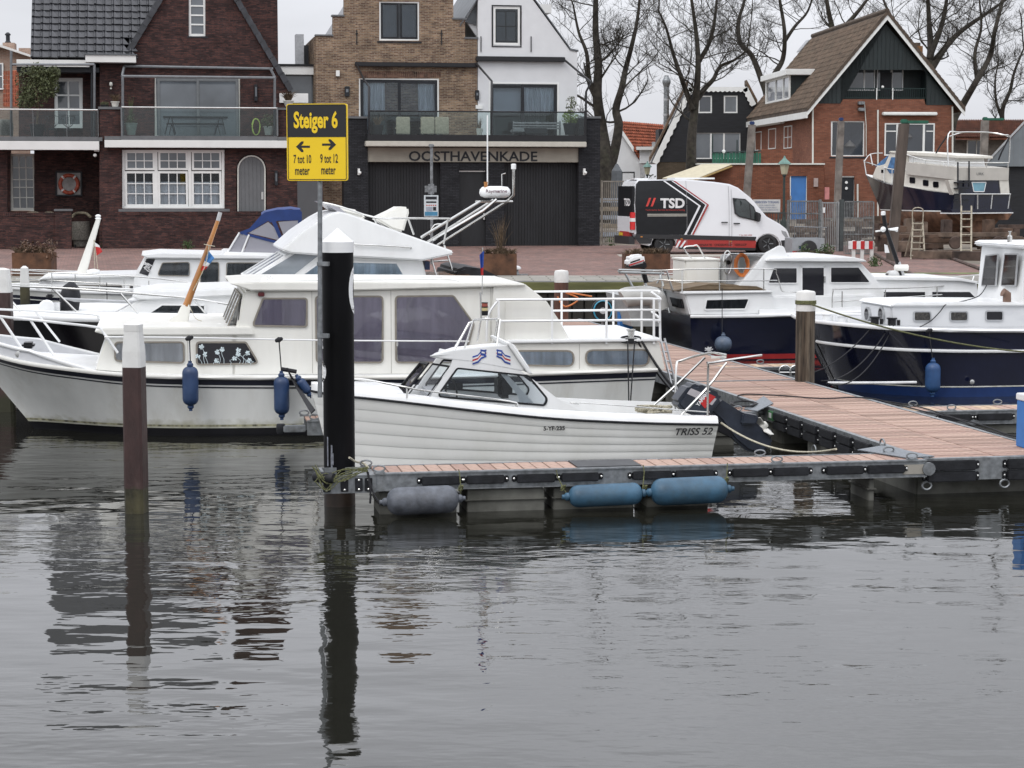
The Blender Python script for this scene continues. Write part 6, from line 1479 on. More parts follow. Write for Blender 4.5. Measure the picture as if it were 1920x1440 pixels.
MB().fpx(g,[(950,643),(958,642),(1000,702),(990,700)],-.6,.69).obj('arch_fin',WHITE,B2,bevel=.01)
house('cabin_front',g,[(712,752),(752,742),(770,748),(785,768),(700,758)],.60,WHITE,B2,bevel=.02)
house('coaming',g,[(1060,762),(1120,770),(1345,777),(1345,790),(1120,785),(1040,780)],.86,WHITE,B2,bevel=.012) if False else None
for sg in (-1,1):
 cxp=906 if sg<0 else 937
 for j,m__ in enumerate((FBLU,FWHT,FRED,FWHT,FBLU)):
  P_=[(cxp+sg*(x_),y_) for x_,y_ in ((-6,655+j*2.8),(4,658+j*3.0),(10,665+j*3),(20,668+j*3.2),(20,671+j*3.2),(9,668+j*3),(3,661+j*3),(-6,657.8+j*2.8))]
  MB().fpx(g,P_,.642,.646+.0004*j).obj('flag_emblem',m__,B2)
 MB().fpx(g,[(cxp - 5,655),(cxp+5,657),(cxp+5,668),(cxp - 5,666)],.646,.650).obj('flag_emblem',FBLU,B2); MB().fpx(g,[(cxp - 3,659),(cxp+3,660),(cxp+3,663),(cxp - 3,662)],.65,.652).obj('flag_emblem',FWHT,B2)
MB().pr(g,935,705,962,748,-.45,-.05).obj('helm_seat',BLKR,B2,bevel=.05)
wc=g.W(846,735,.2); MB().tube([wc+g.U*(.05*cos(a))+g.N*(.16*cos(a+.3))+V((0,0,.16*sin(a))) for a in [2*pi*j/16 for j in range(16)]],.014,6,closed=True).obj('steering_wheel',BLKR,B2,smooth=60)
mm_=MB().pr(g,841,718,868,730,.25,.27).obj('mirror',BLKR,B2,bevel=.006)
MB().pr(g,806,738,845,755,-.5,.5).obj('dashboard',GREYW,B2,bevel=.03)
btubes('roof_arch',B2,g,[[(866,668,.5),(888,600,.35),(934,598,.35)],[(938,598,.35),(930,660,.5)],[(846,662,-.5),(882,604,-.4),(908,597,-.35),(934,598,-.3),(926,650,-.5)],[(888,600,.35),(908,597,-.35)],[(850,660,.45),(880,605,.3)]],.014,STEEL,k=0)
btubes('antenna',B2,g,[[(901,548,0),(902,598,0),(895,640,0)]],.013,STEEL,k=0)
lp=g.W(909,590,.1); ll=MB().lathe(lp,(0,0,1),[(.04,-.01),(.042,.03),(.042,.05)],12).lathe(lp+V((0,0,.09)),(0,0,1),[(.042,.0),(.042,.015)],12).lathe(lp+V((0,0,.145)),(0,0,1),[(.042,0),(.04,.012)],12).obj('light_mount',BLACKP,B2)
MB().lathe(lp+V((0,0,.05)),(0,0,1),[(.038,0),(.038,.04)],12).obj('lamp_lens',mat('amber_lens',(.5,.42,.22),.2),ll); MB().lathe(lp+V((0,0,.105)),(0,0,1),[(.038,0),(.038,.04)],12).obj('lamp_lens',mat('red_lens',(.28,.07,.05),.2),ll)
btubes('side_rail',B2,g,[[(600,733,.2),(660,710,.42),(740,722,.72),(800,733,.82),(955,752,.86),(968,762,.87),(972,772,.88)],[(763,726,.76),(763,753,.78)],[(600,733,-.2),(650,712,-.4),(700,716,-.6)],[(600,720,.0),(622,716,.1)]],.012,STEEL)
btubes('grab_rail',B2,g,[[(1085,758,.8),(1086,755,.8),(1330,773,.8)]],.008,STEEL)
btubes('stern_rail',B2,g,[[(1327,790,.8),(1328,690,.8),(1336,680,.8),(1428,666,.4)],[(1270,786,.8),(1325,728,.75),(1362,680,.72)],[(1266,770,-.6),(1268,688,-.7),(1278,676,-.75),(1330,662,-.5),(1362,666,-.3)],[(1215,770,-.6),(1268,722,-.7),(1322,670,-.65)]],.016,STEEL)
for x_ in (1305,1428): pass
MB().pr(g,1335,668,1362,672,-.45,-.4).obj('rail_bracket',CREAM,B2)
mb=MB(); rg=random.Random(2)
for i in range(34): mb.tube([g.W(1190+rg.uniform(0,70),766+rg.uniform(-6,8),rg.uniform(-.4,.4)) for _ in range(3)],.013,5)
mb.obj('rope_heap',ROPEW,B2,smooth=60)
mb=MB()
for i in range(26): mb.tube(spl([g.W(670+rg.uniform(-5,60),736+rg.uniform(-7,7),rg.uniform(-.2,.3)) for _ in range(4)],3),.011,5)
mb.obj('anchor_rope',ROPEW,B2,smooth=60)
for x_ in (690,705): btubes('fairlead',B2,g,[[(x_ - 4,745,.3),(x_,728,.3),(x_+4,745,.3)]],.008,STEEL)
def onhull(Hh,fr,txt,px,py,wpx,hpx,mt,par,bold=.0,shear=0.0,out=.02):
 iu=fr.uz(px,py,1.0)[0]; best=min(range(len(Hh.S)),key=lambda i: abs(Hh.S[i][0] - iu)); zs_=Hh.S[best][1]
 z_=fr.uz(px,py,.9)[1]; t_=1 - z_/zs_; us,_,hb,uw,hw=Hh.S[best]; nn=hw+(hb - hw)*(1 - t_) ** Hh.flare
 return tstroke(txt,1,fr,px,py,nn+out,mt,par,wpx,hpx,bold=bold,shear=shear)
onhull(H2,g,'5-YF-235',1039,803,40,9,SBLK,B2,bold=.035,out=.03)
onhull(H2,g,'TRISS 52',1302,809,70,15,SBLK,B2,bold=.02,shear=.35,out=.045)
ENG=mat('dark_blue_grey_cowl',(.022,.028,.042),.35,var=.25,scale=6,dirt=.35,dcol=(.07,.08,.09))
def gp(x_,y_,n_): return g.W(x_,y_,n_)
OB=thing('outboard_motor','dark tilted outboard motor with red decal and pale propeller on the small open boat','outboard motor',g.W(1350,800,0))
ax=(g.W(1395,812,0) - g.W(1298,745,0))
cow=[(1268,756),(1294,722),(1312,720),(1352,738),(1356,750),(1332,780),(1318,786),(1280,772)]
MB().fpx(g,cow,-.20,.20).obj('cowl',ENG,OB,bevel=.05)
MB().fpx(g,[(1296,728),(1344,748),(1335,760),(1288,738)],.202,.206).obj('cowl_stripe',mat('silver_red_decal',(.42,.40,.42),.3,var=.1),OB)
MB().fpx(g,[(1310,752),(1330,738),(1342,744),(1322,766)],.206,.209).obj('red_decal',FRED,OB)
tstroke('YAMAHA',1,g,1318,746,.21,FWHT,OB,36,8,bold=.03,rot=.9)
MB().fpx(g,[(1330,770),(1352,748),(1396,776),(1418,792),(1440,812),(1452,832),(1425,852),(1402,846),(1378,826),(1352,790)],-.09,.09).obj('leg',ENG,OB,bevel=.035)
MB().fpx(g,[(1395,775),(1424,780),(1418,796),(1390,796)],-.16,.16).obj('cavitation_plate',ENG,OB,bevel=.02)
MB().fpx(g,[(1345,790),(1375,812),(1372,822),(1340,806)],-.12,.12).obj('tilt_bracket',BLACKP,OB,bevel=.01)
pr0=g.W(1430,800,0); pax=(g.W(1445,786,0) - g.W(1415,812,0)).normalized()
PRW=mat('pale_propeller',(.55,.54,.5),.5,var=.15,scale=10)
pm_=MB().lathe(pr0,pax,[(.03,-.07),(.05,-.05),(.05,.05),(.035,.07)],12).obj('propeller_hub',PRW,OB,smooth=40)
sx_=pax.cross(V((0,1,0))).normalized(); sy_=pax.cross(sx_)
for k in range(3):
 an=2*pi*k/3+.5; d=sx_*cos(an)+sy_*sin(an); e=pax.cross(d)
 MB().prism([pr0+d*.04 - e*.03 - pax*.03,pr0+d*.10 - e*.09 - pax*.05,pr0+d*.17 - e*.03 - pax*.01,pr0+d*.17+e*.04+pax*.03,pr0+d*.05+e*.04+pax*.03],pax*.012).obj('blade',PRW,pm_)
tag(MB().tube(sag(g.W(1352,793,.8),gz(1568,842,DZ+.06),.16,16),.013,6).obj('mooring_line',ROPEW,None,smooth=60),'pale speckled stern line sagging from the open boat to the walkway','rope')
MB_=MB().tube([wf.pt(sA+.35+.07*cos(a),.03,DZ+.03+.05*sin(a)) for a in [2*pi*j/12 for j in range(12)]],.012,5,closed=True).obj('mooring_ring',GALV,WK1,smooth=60)
f=Fr(400,33.3,DA)
B3=thing('flybridge_cruiser','black-hulled flybridge cruiser with white wedge-shaped upper deck behind the cream cruiser','boat',f.pt(0,0,0),BG)
H3=Hull(f,[(-50,594,.03,40,.02),(0,597,.7,90,.3),(90,600,1.2,160,.8),(230,602,1.55,260,1.2),(420,604,1.62,420,1.4),(650,604,1.6,650,1.4),(880,600,1.5,870,1.3)],flare=1.6,ywl=743)
H3.skin('hull',DARKH,B3); H3.rub('rubbing_strake',WHITE,B3,.045,dz=.02)
H3.deck('deck',WHITE,B3,drop=-.06)
mb=MB()
for sd_ in (1,-1): mb.grid([[H3.p(i,0,sd_)+V((0,0,dz)) - f.N*sd_*e for dz,e in ((0,0),(.10,.04),(.13,.12),(.04,.16))] for i in range(len(H3.S))])
mb.obj('gunwale',WHITE,B3,smooth=40)
house('fore_cabin',f,[(205,594),(262,562),(290,556),(470,548),(470,600),(240,600)],1.15,WHITE,B3)
house('coach_roof',f,[(246,556),(262,550),(300,545),(440,541),(470,540),(470,553),(300,562),(262,563)],1.22,WHITE,B3,bevel=.02)
bwin(f,B3,[(268,592),(303,569),(386,570),(386,593)],1.155,.02,fw=.03,mF=WHITE,cur=CURD,pane=CLEAR)
MB().prism([f.W(216,590,.3),f.W(248,592,1.1),f.W(284,564,1.1),f.W(262,561,.3)],(0,0,.01)).obj('windscreen',mat('pale_windscreen',(.22,.25,.28)),B3)
house('main_cabin',f,[(440,604),(446,545),(470,522),(548,474),(792,486),(800,520),(862,532),(866,604)],1.2,WHITE,B3,holes=())
house('wedge_upper_deck',f,[(527,469),(562,438),(600,412),(622,400),(638,397),(655,401),(851,471),(851,477),(792,489),(700,484),(600,479),(545,475)],1.38,WHITE,B3,bevel=.03)
bwin(f,B3,[(558,519),(600,489),(650,489),(650,519)],1.205,.02,fw=.03,mF=WHITE,cur=CURB,pane=CLEAR); bwin(f,B3,[(657,489),(745,491),(761,518),(657,518)],1.205,.02,fw=.03,mF=WHITE,cur=CURB,pane=CLEAR)
PW_=MATS['pale_windscreen']
front_pane(f,B3,(452,534),(546,476),1.15,0,WHITE,PW_,3,marg=.02,off=.03)
MB().fpx(f,[(478,521),(553,476),(596,480),(545,520)],1.2,1.207).obj('side_windscreen',PW_,B3)
btubes('wiper',B3,f,[[(512,500,1.0),(540,485,1.0)],[(500,510,.3),(535,488,.3)]],.012,STEEL)
btubes('wedge_hand_rail',B3,f,[[(664,458,1.42),(760,463,1.42),(770,466,1.40)]],.014,STEEL)
MB().fpx(f,[(605,378),(632,396),(650,400),(640,392),(625,383)],-.9,.9).obj('fly_windscreen',mat('milky_perspex',(.35,.35,.38),.2),B3)
for pxs,nm,n0_,n1_ in (([(632,398),(640,388),(672,394),(690,412)],'seat_cover',-.8,-.1),([(703,410),(735,395),(748,388),(766,388),(767,400),(757,436),(735,430)],'seat_cover',-.5,.3)):
 MB().fpx(f,pxs,n0_,n1_).obj(nm,CREAM,B3,bevel=.06)
btubes('fly_rail',B3,f,[[(607,380,1.0),(640,388,1.1),(704,408,1.2),(765,409,1.2),(843,410,1.2)],[(765,409,1.2),(776,440,1.2)],[(840,410,1.2),(832,458,1.2)],[(703,410,1.2),(706,422,1.2)],[(800,410,-1.0),(843,410,-1.0)],[(843,410,1.2),(843,410,-1.0)],[(805,440,.6),(815,422,.6),(833,421,.6)]],.017,STEEL,k=3)
btubes('radar_arch',B3,f,[[(790,445,1.0),(900,378,.5)],[(812,450,.9),(905,395,.45),(930,374,.3)],[(800,455,-.9),(925,375,-.4)],[(820,460,-1.0),(950,378,-.5),(963,366,-.3),(963,318,-.3)],[(893,378,.3),(960,378,-.5)]],.024,STEEL,k=0)
RD=MB().lathe(f.W(928,371,0),(0,0,1),[(.18,0),(.25,.03),(.27,.08),(.26,.14),(.22,.185),(.1,.20),(.01,.20)],20).obj('radar_dome',WHITE,B3,smooth=60)
tstroke('Raymarine',1,f,931,359,.275,mat('dark_maroon_print',(.08,.01,.03),.5),B3,40,8,bold=.02)
btubes('whip_antenna',B3,f,[[(911,352,.1),(914,345,.1),(914,216,.1)]],.013,WHITE,k=0)
MB().lathe(f.W(911,352,.1),(0,0,1),[(.03,0),(.035,.1)],8).obj('antenna_base',WOODV,B3)
MB().lathe(f.W(963,318,-.3),(0,0,1),[(.03,0),(.045,.01),(.045,.09),(.03,.1)],10).obj('mast_light',WHITE,B3)
btubes('nav_stub',B3,f,[[(941,350,.1),(941,327,.1),(948,325,.1)]],.01,STEEL,k=0)
btubes('bow_rail',B3,f,[[(-50,534,.1),(0,536,.7),(110,540,1.2),(240,549,1.45),(362,560,1.5),(434,572,1.5)],[(-50,531,-.1),(60,534,-.9),(200,540,-1.2),(340,548,-1.4)],[(98,540,1.15),(147,588,1.25)],[(226,550,1.45),(268,598,1.5)],[(362,560,1.5),(396,600,1.52)],[(0,540,.7),(46,592,.9)],[(-14,540,.5),(30,592,.6)]],.017,STEEL)
MB().prism([f.W(116,560,1.0),f.W(350,570,1.0),f.W(372,573,1.0),f.W(140,566,1.0)],f.N*-.35+V((0,0,.0))).obj('gangplank',ALU,B3)
MB().lathe(f.W(128,594,.1),(.12,0,1),[(.10,0),(.16,.12),(.17,.35),(.13,.5),(.04,.58)],14).obj('covered_outboard',BLKR,B3,smooth=50)
MB().lathe(f.W(88,578,.6),f.N,[(.12,-.2),(.14,0),(.12,.04),(.03,.05)],16).pr(f,80,568,112,586,.2,.4).obj('windlass',WHITE,B3,smooth=40)
MB().pr(f,86,552,100,559,.3,.5).obj('roller',BLACKP,B3,bevel=.02)
MB().fpx(f,[(848,532),(855,506),(872,500),(905,504),(945,523),(948,534)],-1.3,.9).obj('black_cover',BLKR,B3,bevel=.05)
MB().pr(f,800,517,884,523,-.4,1.2).obj('teak_rail',WOODV,B3,bevel=.01)
btubes('stern_ladder',B3,f,[[(800,455,.9),(818,516,1.0)],[(833,460,.2),(850,512,.3)],[(805,470,.9),(838,468,.2)],[(811,490,.9),(843,488,.2)]],.016,STEEL,k=0)
btubes('horn',B3,f,[[(562,438,-1.2),(586,420,-1.2)]],.02,CREAM,k=0)
MB().pr(f,797,490,806,506,.5,.9).obj('blue_box',BLUEP,B3)
fG2=flag('flag','small blue flag with red ends on the thin pole of the small open boat','flag',g,[(899,478),(907,470),(907,516),(902,516)],0.02,[FBLU,FBLU,FRED],amp=.02)
MB().tube([g.W(905,464,0),g.W(904,552,0)],.006,5).obj('pole',STEEL,fG2)
f=Fr(350,38.2,DA)
B4=thing('motor_cruiser','white cruiser with blue canvas canopy and cream raked mast, moored nearest the quay at left','boat',f.pt(0,0,0),BG)
H4=Hull(f,[(-5,538,.03,60,.02),(40,541,.7,100,.4),(120,546,1.15,160,.85),(260,551,1.4,280,1.2),(420,553,1.45,420,1.3),(580,552,1.4,575,1.2)],flare=1.5,ywl=692)
H4.skin('hull',NAVY,B4); H4.band('white_topside',HULLW,B4,lambda z: z,lambda z: z - .13,off=.006,sides=(1,-1)); H4.band('light_stripe',HULLW,B4,lambda z: z - .19,lambda z: z - .21,off=.008)
H4.rub('rubbing_strake',WHITE,B4,.03); H4.deck('deck',WHITE,B4,drop=-.04)
house('fore_cabin',f,[(66,544),(76,524),(100,519),(262,517),(300,517),(300,552),(120,552)],1.0,WHITE,B4)
house('fore_roof',f,[(70,526),(82,519),(290,514),(290,519),(90,524)],1.08,WHITE,B4,bevel=.015)
for pxs in ([(142,534),(229,535),(231,547),(150,547)],[(243,535),(285,535),(293,547),(243,547)]): bwin(f,B4,pxs,1.003,.03,fw=.012,cur=None,pane=BPANE)
house('wheelhouse',f,[(248,552),(252,520),(272,484),(530,484),(560,500),(560,552)],1.12,WHITE,B4)
house('wheelhouse_roof',f,[(264,478),(276,484),(540,486),(545,480),(300,474)],1.2,WHITE,B4,bevel=.015)
bwin(f,B4,[(304,492),(356,491),(356,518),(294,517)],1.123,.05,cur=CURD,pane=CLEAR,fw=.015); bwin(f,B4,[(375,491),(411,491),(411,537),(375,537)],1.123,.05,cur=CURD,pane=CLEAR,fw=.015); bwin(f,B4,[(424,492),(490,492),(506,510),(506,527),(424,527)],1.123,.05,cur=CURD,pane=CLEAR,fw=.015)
MB().fpx(f,[(261,512),(275,485),(291,486),(277,517)],1.125,1.13).obj('side_screen',BPANE,B4)
for i in range(12):
 a=rg.uniform(0,2*pi); cx_,cy_=276+rg.uniform(-5,5),501+rg.uniform(-10,10); btubes('sticker_line',B4,f,[[(cx_,cy_,1.134),(cx_+4*cos(a),cy_+4*sin(a),1.134),(cx_+5,cy_+3,1.134)]],.007,FWHT,4,k=0)
CANV=BLUEC
cp_=[(490,403),(497,399),(520,394),(545,392),(563,395)]
rows=[[f.W(x_,y_ - 2*cos(a)*0,1.0*cos(a))+V((0,0,.05*sin(a))) for a in [pi*j/6 for j in range(7)]] for x_,y_ in cp_]
CN=MB().grid(rows).obj('canopy_top',CANV,B4,smooth=40)
for sd_ in (1,-1):
 n_=1.0*sd_; m_=MB()
 m_.fpx(f,[(490,403),(497,398),(520,393),(563,393),(566,413),(522,414),(507,417),(503,414),(470,434),(454,440),(447,436),(468,428)],n_ - .01,n_+.01)
 m_.fpx(f,[(450,437),(466,438),(505,448),(530,455),(528,459),(500,452),(464,442)],n_ - .012,n_+.012)
 m_.fpx(f,[(508,412),(516,412),(532,452),(548,455),(545,462),(528,458)],n_ - .011,n_+.011)
 m_.fpx(f,[(560,395),(566,397),(566,435),(548,460),(542,456),(558,434)],n_ - .013,n_+.013)
 m_.obj('canopy_side',CANV,B4)
 MB().fpx(f,[(466,437),(503,416),(516,428),(528,452),(505,446)],n_ - .003,n_+.003).obj('clear_panel',MATS['milky_window'],B4); MB().fpx(f,[(522,416),(561,413),(556,433),(543,453),(534,448)],n_ - .003,n_+.003).obj('clear_panel',MATS['milky_window'],B4)
 MB().fpx(f,[(426,476),(449,437),(466,441),(452,477)],n_ - .003,n_+.003).obj('windscreen',MATS['milky_window'],B4); MB().fpx(f,[(456,476),(468,443),(520,455),(527,476)],n_ - .003,n_+.003).obj('side_screen',MATS['milky_window'],B4)
MB().grid([[f.W(424,477,1.0),f.W(424,477,-1)],[f.W(448,436,1.0),f.W(448,436,-1)]]).obj('front_screen',MATS['milky_window'],B4,fix=False)
MB().grid([[f.W(447,436,n) for n in (1,0,-1)],[f.W(490,403,n) for n in (1,0,-1)]]).obj('clear_panel',MATS['milky_window'],B4,fix=False)
btubes('canopy_frame',B4,f,[[(424,477,1.02),(449,436,1.02)],[(452,477,1.02),(467,440,1.02)],[(425,477,-1),(449,436,-1)]],.018,WHITE,k=0)
house('helm_deck',f,[(418,480),(424,472),(545,475),(548,482)],1.05,WHITE,B4,bevel=.015)
MB().fpx(f,[(141,518),(161,518),(189,410),(181,408)],-.05,.05).obj('mast',CREAM,B4,bevel=.015)
MB().lathe(f.W(184,411,0),(0,0,1),[(.05,0),(.06,.01),(.04,.03),(.05,.05),(.055,.07),(.02,.09)],12).obj('mast_light',WHITE,B4)
MB().lathe(f.W(175,514,.2),(0,0,1),[(.04,0),(.11,.01),(.13,.04),(.12,.08),(.02,.1)],14).obj('radar',WHITE,B4,smooth=60)
flag('pennant','red and white pennant hanging beside the cream mast of the blue-canopy boat','flag',f,[(176,453),(186,460),(192,472),(180,480)],.05,[FWHT,FRED,FRED],amp=.02)
btubes('halyard',B4,f,[[(176,450,.05),(178,512,.1)],[(177,450,.05),(184,512,.1)]],.006,ROPEW,4,k=0)
segs=[[(20,507,.2),(60,508,.8),(96,511,1.1),(260,519,1.35),(357,530,1.38)],[(30,522,.4),(96,526,1.1),(260,536,1.35),(340,542,1.38)],[(20,505,-.2),(110,507,-1.1),(250,513,-1.3)],[(20,512,-.2),(110,514,-1.1),(200,517,-1.3)]]
for x_ in (97,141,187,233,279,325): segs.append([(x_,511+(x_ - 97)*.085,1.1+(x_ - 97)*.001),(x_,545,1.12+(x_ - 97)*.001)])
for s_ in segs: btubes('deck_rail',B4,f,[s_],.011,STEEL)
fender('boat_fender','short navy fender on the side of the blue-canopy boat',f.W(201,580,1.6),V((0,0,1)),.28,.085,BLUEF,'fenders hanging on boat sides')
MB().tube([f.W(200,530,1.4),f.W(201,570,1.55)],.008,5).obj('fender_line',ROPEB,B4)
f=Fr(1500,42.1,DA)
B5=thing('motor_cruiser','navy cruiser with white cabins, brown tarpaulin aft deck and red waterline stripe','boat',f.pt(0,0,0),BG)
H5=Hull(f,[(1294,593,1.6,1300,1.5),(1350,593,1.75,1352,1.6),(1480,591,1.85,1480,1.65),(1617,586,1.8,1612,1.5),(1720,580,1.4,1705,1.0),(1800,571,.75,1770,.4),(1850,562,.05,1800,.02)],flare=1.5,ywl=672)
H5.skin('hull',NAVY,B5); H5.band('red_stripe',RED,B5,.12,.02,off=.008,sides=(1,-1)); H5.rub('rubbing_strake',WHITE,B5,.035); H5.deck('deck',WHITE,B5)
P_=[(1294,592),(1283,551),(1320,549),(1447,547),(1458,560),(1630,552),(1660,545),(1835,533),(1845,560),(1800,573),(1720,581),(1617,587),(1480,592)]
house('topside',f,[(1294,592),(1283,551),(1447,547),(1458,590)],1.6,WHITE,B5); house('topside',f,[(1440,592),(1440,556),(1640,552),(1660,586)],1.45,WHITE,B5)
mb=MB()
for sd_ in (1,-1): mb.grid([[H5.p(i,0,sd_)+V((0,0,dz)) - f.N*sd_*e for dz,e in ((0,0),(.12,.03),(.12,.08),(.0,.1))] for i in range(8,len(H5.S))])
mb.obj('bulwark',WHITE,B5,smooth=40)
house('aft_tarp',f,[(1262,546),(1300,538),(1330,533),(1420,537),(1444,546)],1.45,mat('brown_tarpaulin',(.14,.10,.06),.8,var=.3,scale=3,bump=.5),B5,bevel=.04)
house('aft_deck_edge',f,[(1280,552),(1281,547),(1450,545),(1450,549)],1.66,WHITE,B5,bevel=.015)
bwin(f,B5,[(1323,560),(1407,558),(1398,581),(1319,582)],1.603,.05,fw=.03,mF=WHITE,cur=CURD)
fT=Fr(1294,40.4,-80); fT.O=f.pt(f.uz(1288,570,1.6)[0],0,0)
tA=f.uz(1288,570,1.6)[0] - .03
MB().hexa([f.pt(tA,1.35,f.uz(1288,580,1.6)[1]),f.pt(tA,.55,f.uz(1288,580,1.6)[1]),f.pt(tA+.05,.55,f.uz(1288,580,1.6)[1]),f.pt(tA+.05,1.35,f.uz(1288,580,1.6)[1]),f.pt(tA - .06,1.35,f.uz(1288,562,1.6)[1]),f.pt(tA - .06,.55,f.uz(1288,562,1.6)[1]),f.pt(tA,.55,f.uz(1288,562,1.6)[1]),f.pt(tA,1.35,f.uz(1288,562,1.6)[1])]).obj('transom_window',BPANE,B5)
house('wheelhouse',f,[(1384,556),(1386,540),(1428,488),(1612,490),(1640,519),(1660,548),(1650,590),(1384,590)],1.35,WHITE,B5)
house('wheelhouse_roof',f,[(1438,490),(1442,484),(1600,482),(1622,487),(1626,491),(1600,491)],1.5,WHITE,B5,bevel=.015)
house('sun_roof',f,[(1480,483),(1482,480),(1585,480),(1590,483)],.7,WHITE,B5,bevel=.01)
bwin(f,B5,[(1449,501),(1495,501),(1495,532),(1440,532),(1440,527)],1.353,.04,fw=.02,mF=WHITE,cur=None,pane=BPANE); bwin(f,B5,[(1556,500),(1610,500),(1634,531),(1556,531)],1.353,.04,fw=.02,mF=WHITE,cur=None,pane=BPANE)
w_=bwin(f,B5,[(1500,498),(1548,498),(1548,584),(1500,584)],1.353,.01,fw=.045,mF=WHITE,cur=None,pane=BPANE,name='side_door'); MB().pr(f,1545,518,1548,530,1.37,1.40).obj('handle',STEEL,w_)
MB().fpx(f,[(1382,541),(1436,474),(1462,460),(1470,462),(1480,488),(1440,490),(1400,541)],1.28,1.36).obj('coaming',WHITE,B5,bevel=.015); MB().fpx(f,[(1382,541),(1436,474),(1462,460),(1470,462),(1480,488),(1440,490),(1400,541)],-1.36,-1.28).obj('coaming',WHITE,B5,bevel=.015)
rows=[[f.W(x_,y_,n_) for n_ in (1.3,.8,0,-.8,-1.3)] for x_,y_ in ((1466,461),(1452,455),(1425,454),(1396,462),(1372,474),(1355,492))]
MB().grid([[p+V((0,0,-.12*(1 - abs(j - 2)/2)))*0 for j,p in enumerate(r_)] for r_ in rows]).obj('wrap_screen',WHITE,B5,smooth=60,fix=False)
MB().pr(f,1362,478,1386,538,.3,.8).obj('helm_console',ALU,B5,bevel=.03)
MB().tube([f.W(1364+8*cos(a),492+22*sin(a),.9) for a in [2*pi*j/18 for j in range(18)]],.014,6,closed=True).obj('steering_wheel',STEEL,B5,smooth=60); MB().ball(f.W(1366,492,.85),.05).obj('wheel_hub',BLACKP,B5)
mb=MB()
for i in range(6): mb.tube([f.W(1391+(9+i)*cos(a)+rg.uniform(-1,1),497+(17+i)*sin(a),1.0+.02*i) for a in [2*pi*j/14 for j in range(14)]],.014,5,closed=True)
mb.obj('orange_hose',mat('orange_hose',(.55,.17,.04),.5),B5,smooth=60)
MB().pr(f,1284,487,1350,536,-.6,.4).obj('deck_box',CREAM,B5,bevel=.03); MB().pr(f,1283,485,1351,489,-.62,.42).obj('box_lid',CREAM,B5,bevel=.01); MB().pr(f,1350,500,1365,540,-.5,.3).obj('helm_seat',WHITE,B5,bevel=.05)
btubes('box_arch',B5,f,[[(1298,486,.3),(1282,465,.3),(1300,461,.3),(1310,463,.3),(1330,502,.3)]],.016,STEEL,k=3)
for s_ in ([(1225,508,1.3),(1290,505,1.6),(1440,504,1.62),(1456,512,1.6),(1464,540,1.58),(1470,547,1.58),(1500,548,1.58)],[(1225,524,1.3),(1290,527,1.6),(1440,526,1.62),(1456,526,1.6)],[(1235,508,-1.3),(1340,500,-1.6)],[(1240,514,-1.3),(1345,508,-1.6)],
           [(1279,506,1.55),(1279,548,1.6)],[(1349,505,1.62),(1349,548,1.62)],[(1432,504,1.62),(1432,546,1.62)],[(1240,508,1.35),(1242,548,1.4)],[(1560,580,1.6),(1562,546,1.6),(1575,542,1.6),(1700,540,1.35),(1834,532,.5)],[(1562,566,1.6),(1700,557,1.35),(1830,548,.5)],[(1579,546,1.6),(1579,590,1.6)],[(1660,543,1.45),(1660,580,1.45)],[(1757,537,1.0),(1757,570,1.0)],[(1780,520,-.5),(1840,515,.2),(1860,516,.1)],[(1822,530,.3),(1826,518,.2)]):
 btubes('deck_rail',B5,f,[s_],.013,STEEL,k=3)
DV=mat('davit_steel',(.38,.40,.40),.4,.7,var=.1)
for s_ in ([(1160,506,1.2),(1250,508,1.2),(1262,548,1.2)],[(1160,511,1.0),(1245,513,1.0)],[(1165,509,-.8),(1243,510,-.8),(1225,545,-.9)],[(1172,512,.3),(1192,548,.4)],[(1203,512,.2),(1216,546,.3)],[(1160,508,1.2),(1165,509,-.8)],[(1238,513,-.2),(1256,588,.4)]): btubes('davit',B5,f,[s_],.026,DV,k=0)
OM=thing('outboard_motor','small white and black outboard clamped to the davit of the navy cruiser','outboard motor',f.W(1195,500,.8))
MB().fpx(f,[(1178,500),(1178,486),(1186,479),(1208,477),(1211,494)],.55,.95).obj('cowl',WHITE,OM,bevel=.05); MB().fpx(f,[(1180,503),(1178,499),(1211,490),(1214,502)],.58,.92).obj('lower_cowl',BLACKP,OM,bevel=.02)
MB().fpx(f,[(1180,496),(1208,487),(1208,489),(1180,499)],.952,.956).obj('red_stripe',FRED,OM); MB().fpx(f,[(1182,491),(1200,485),(1200,488),(1182,494)],.952,.956).obj('dark_decal',SBLK,OM)
MB().tube([f.W(1205,503,.75),f.W(1212,530,.75)],.05,8).obj('leg',BLACKP,OM)
DG=thing('inflatable_dinghy','pale grey inflatable dinghy hanging behind the stern of the navy cruiser','dinghy',f.W(1205,570,.4))
for nn in (-.9,.9): MB().tube(spl([f.W(1168,560,nn),f.W(1180,556,nn),f.W(1225,556,nn),f.W(1238,580,nn)],4),.2,12).obj('tube',mat('pale_grey_hypalon',(.42,.42,.40),.5,var=.08),DG,smooth=60)
MB().fpx(f,[(1172,556),(1228,556),(1236,612),(1185,612)],-.9,.9).obj('floor',mat('grey_hypalon',(.30,.31,.31),.5,var=.1),DG)
T=fender('ball_fender','blue-grey pear-shaped fender hanging on the navy hull above the red stripe',f.W(1356,645,2.05),V((0,0,1)),.42,.175,mat('blue_grey_vinyl',(.08,.11,.16),.45,var=.2),'fenders hanging on boat sides')
MB().tube([f.W(1354,540,1.72),f.W(1354,628,2.0)],.008,5).obj('line',ROPEB,T)
mb=MB()
for k in range(7): a=2*pi*k/7; mb.tube([f.W(1329+8*cos(a),655+5*sin(a),1.87),f.W(1329+3*cos(a),655+2*sin(a),1.87)],.012,4)
mb.lathe(f.W(1329,655,1.87),f.N,[(.045,0),(.045,.01)],10); mb.obj('crest_emblem',FWHT,B5)
f5=f
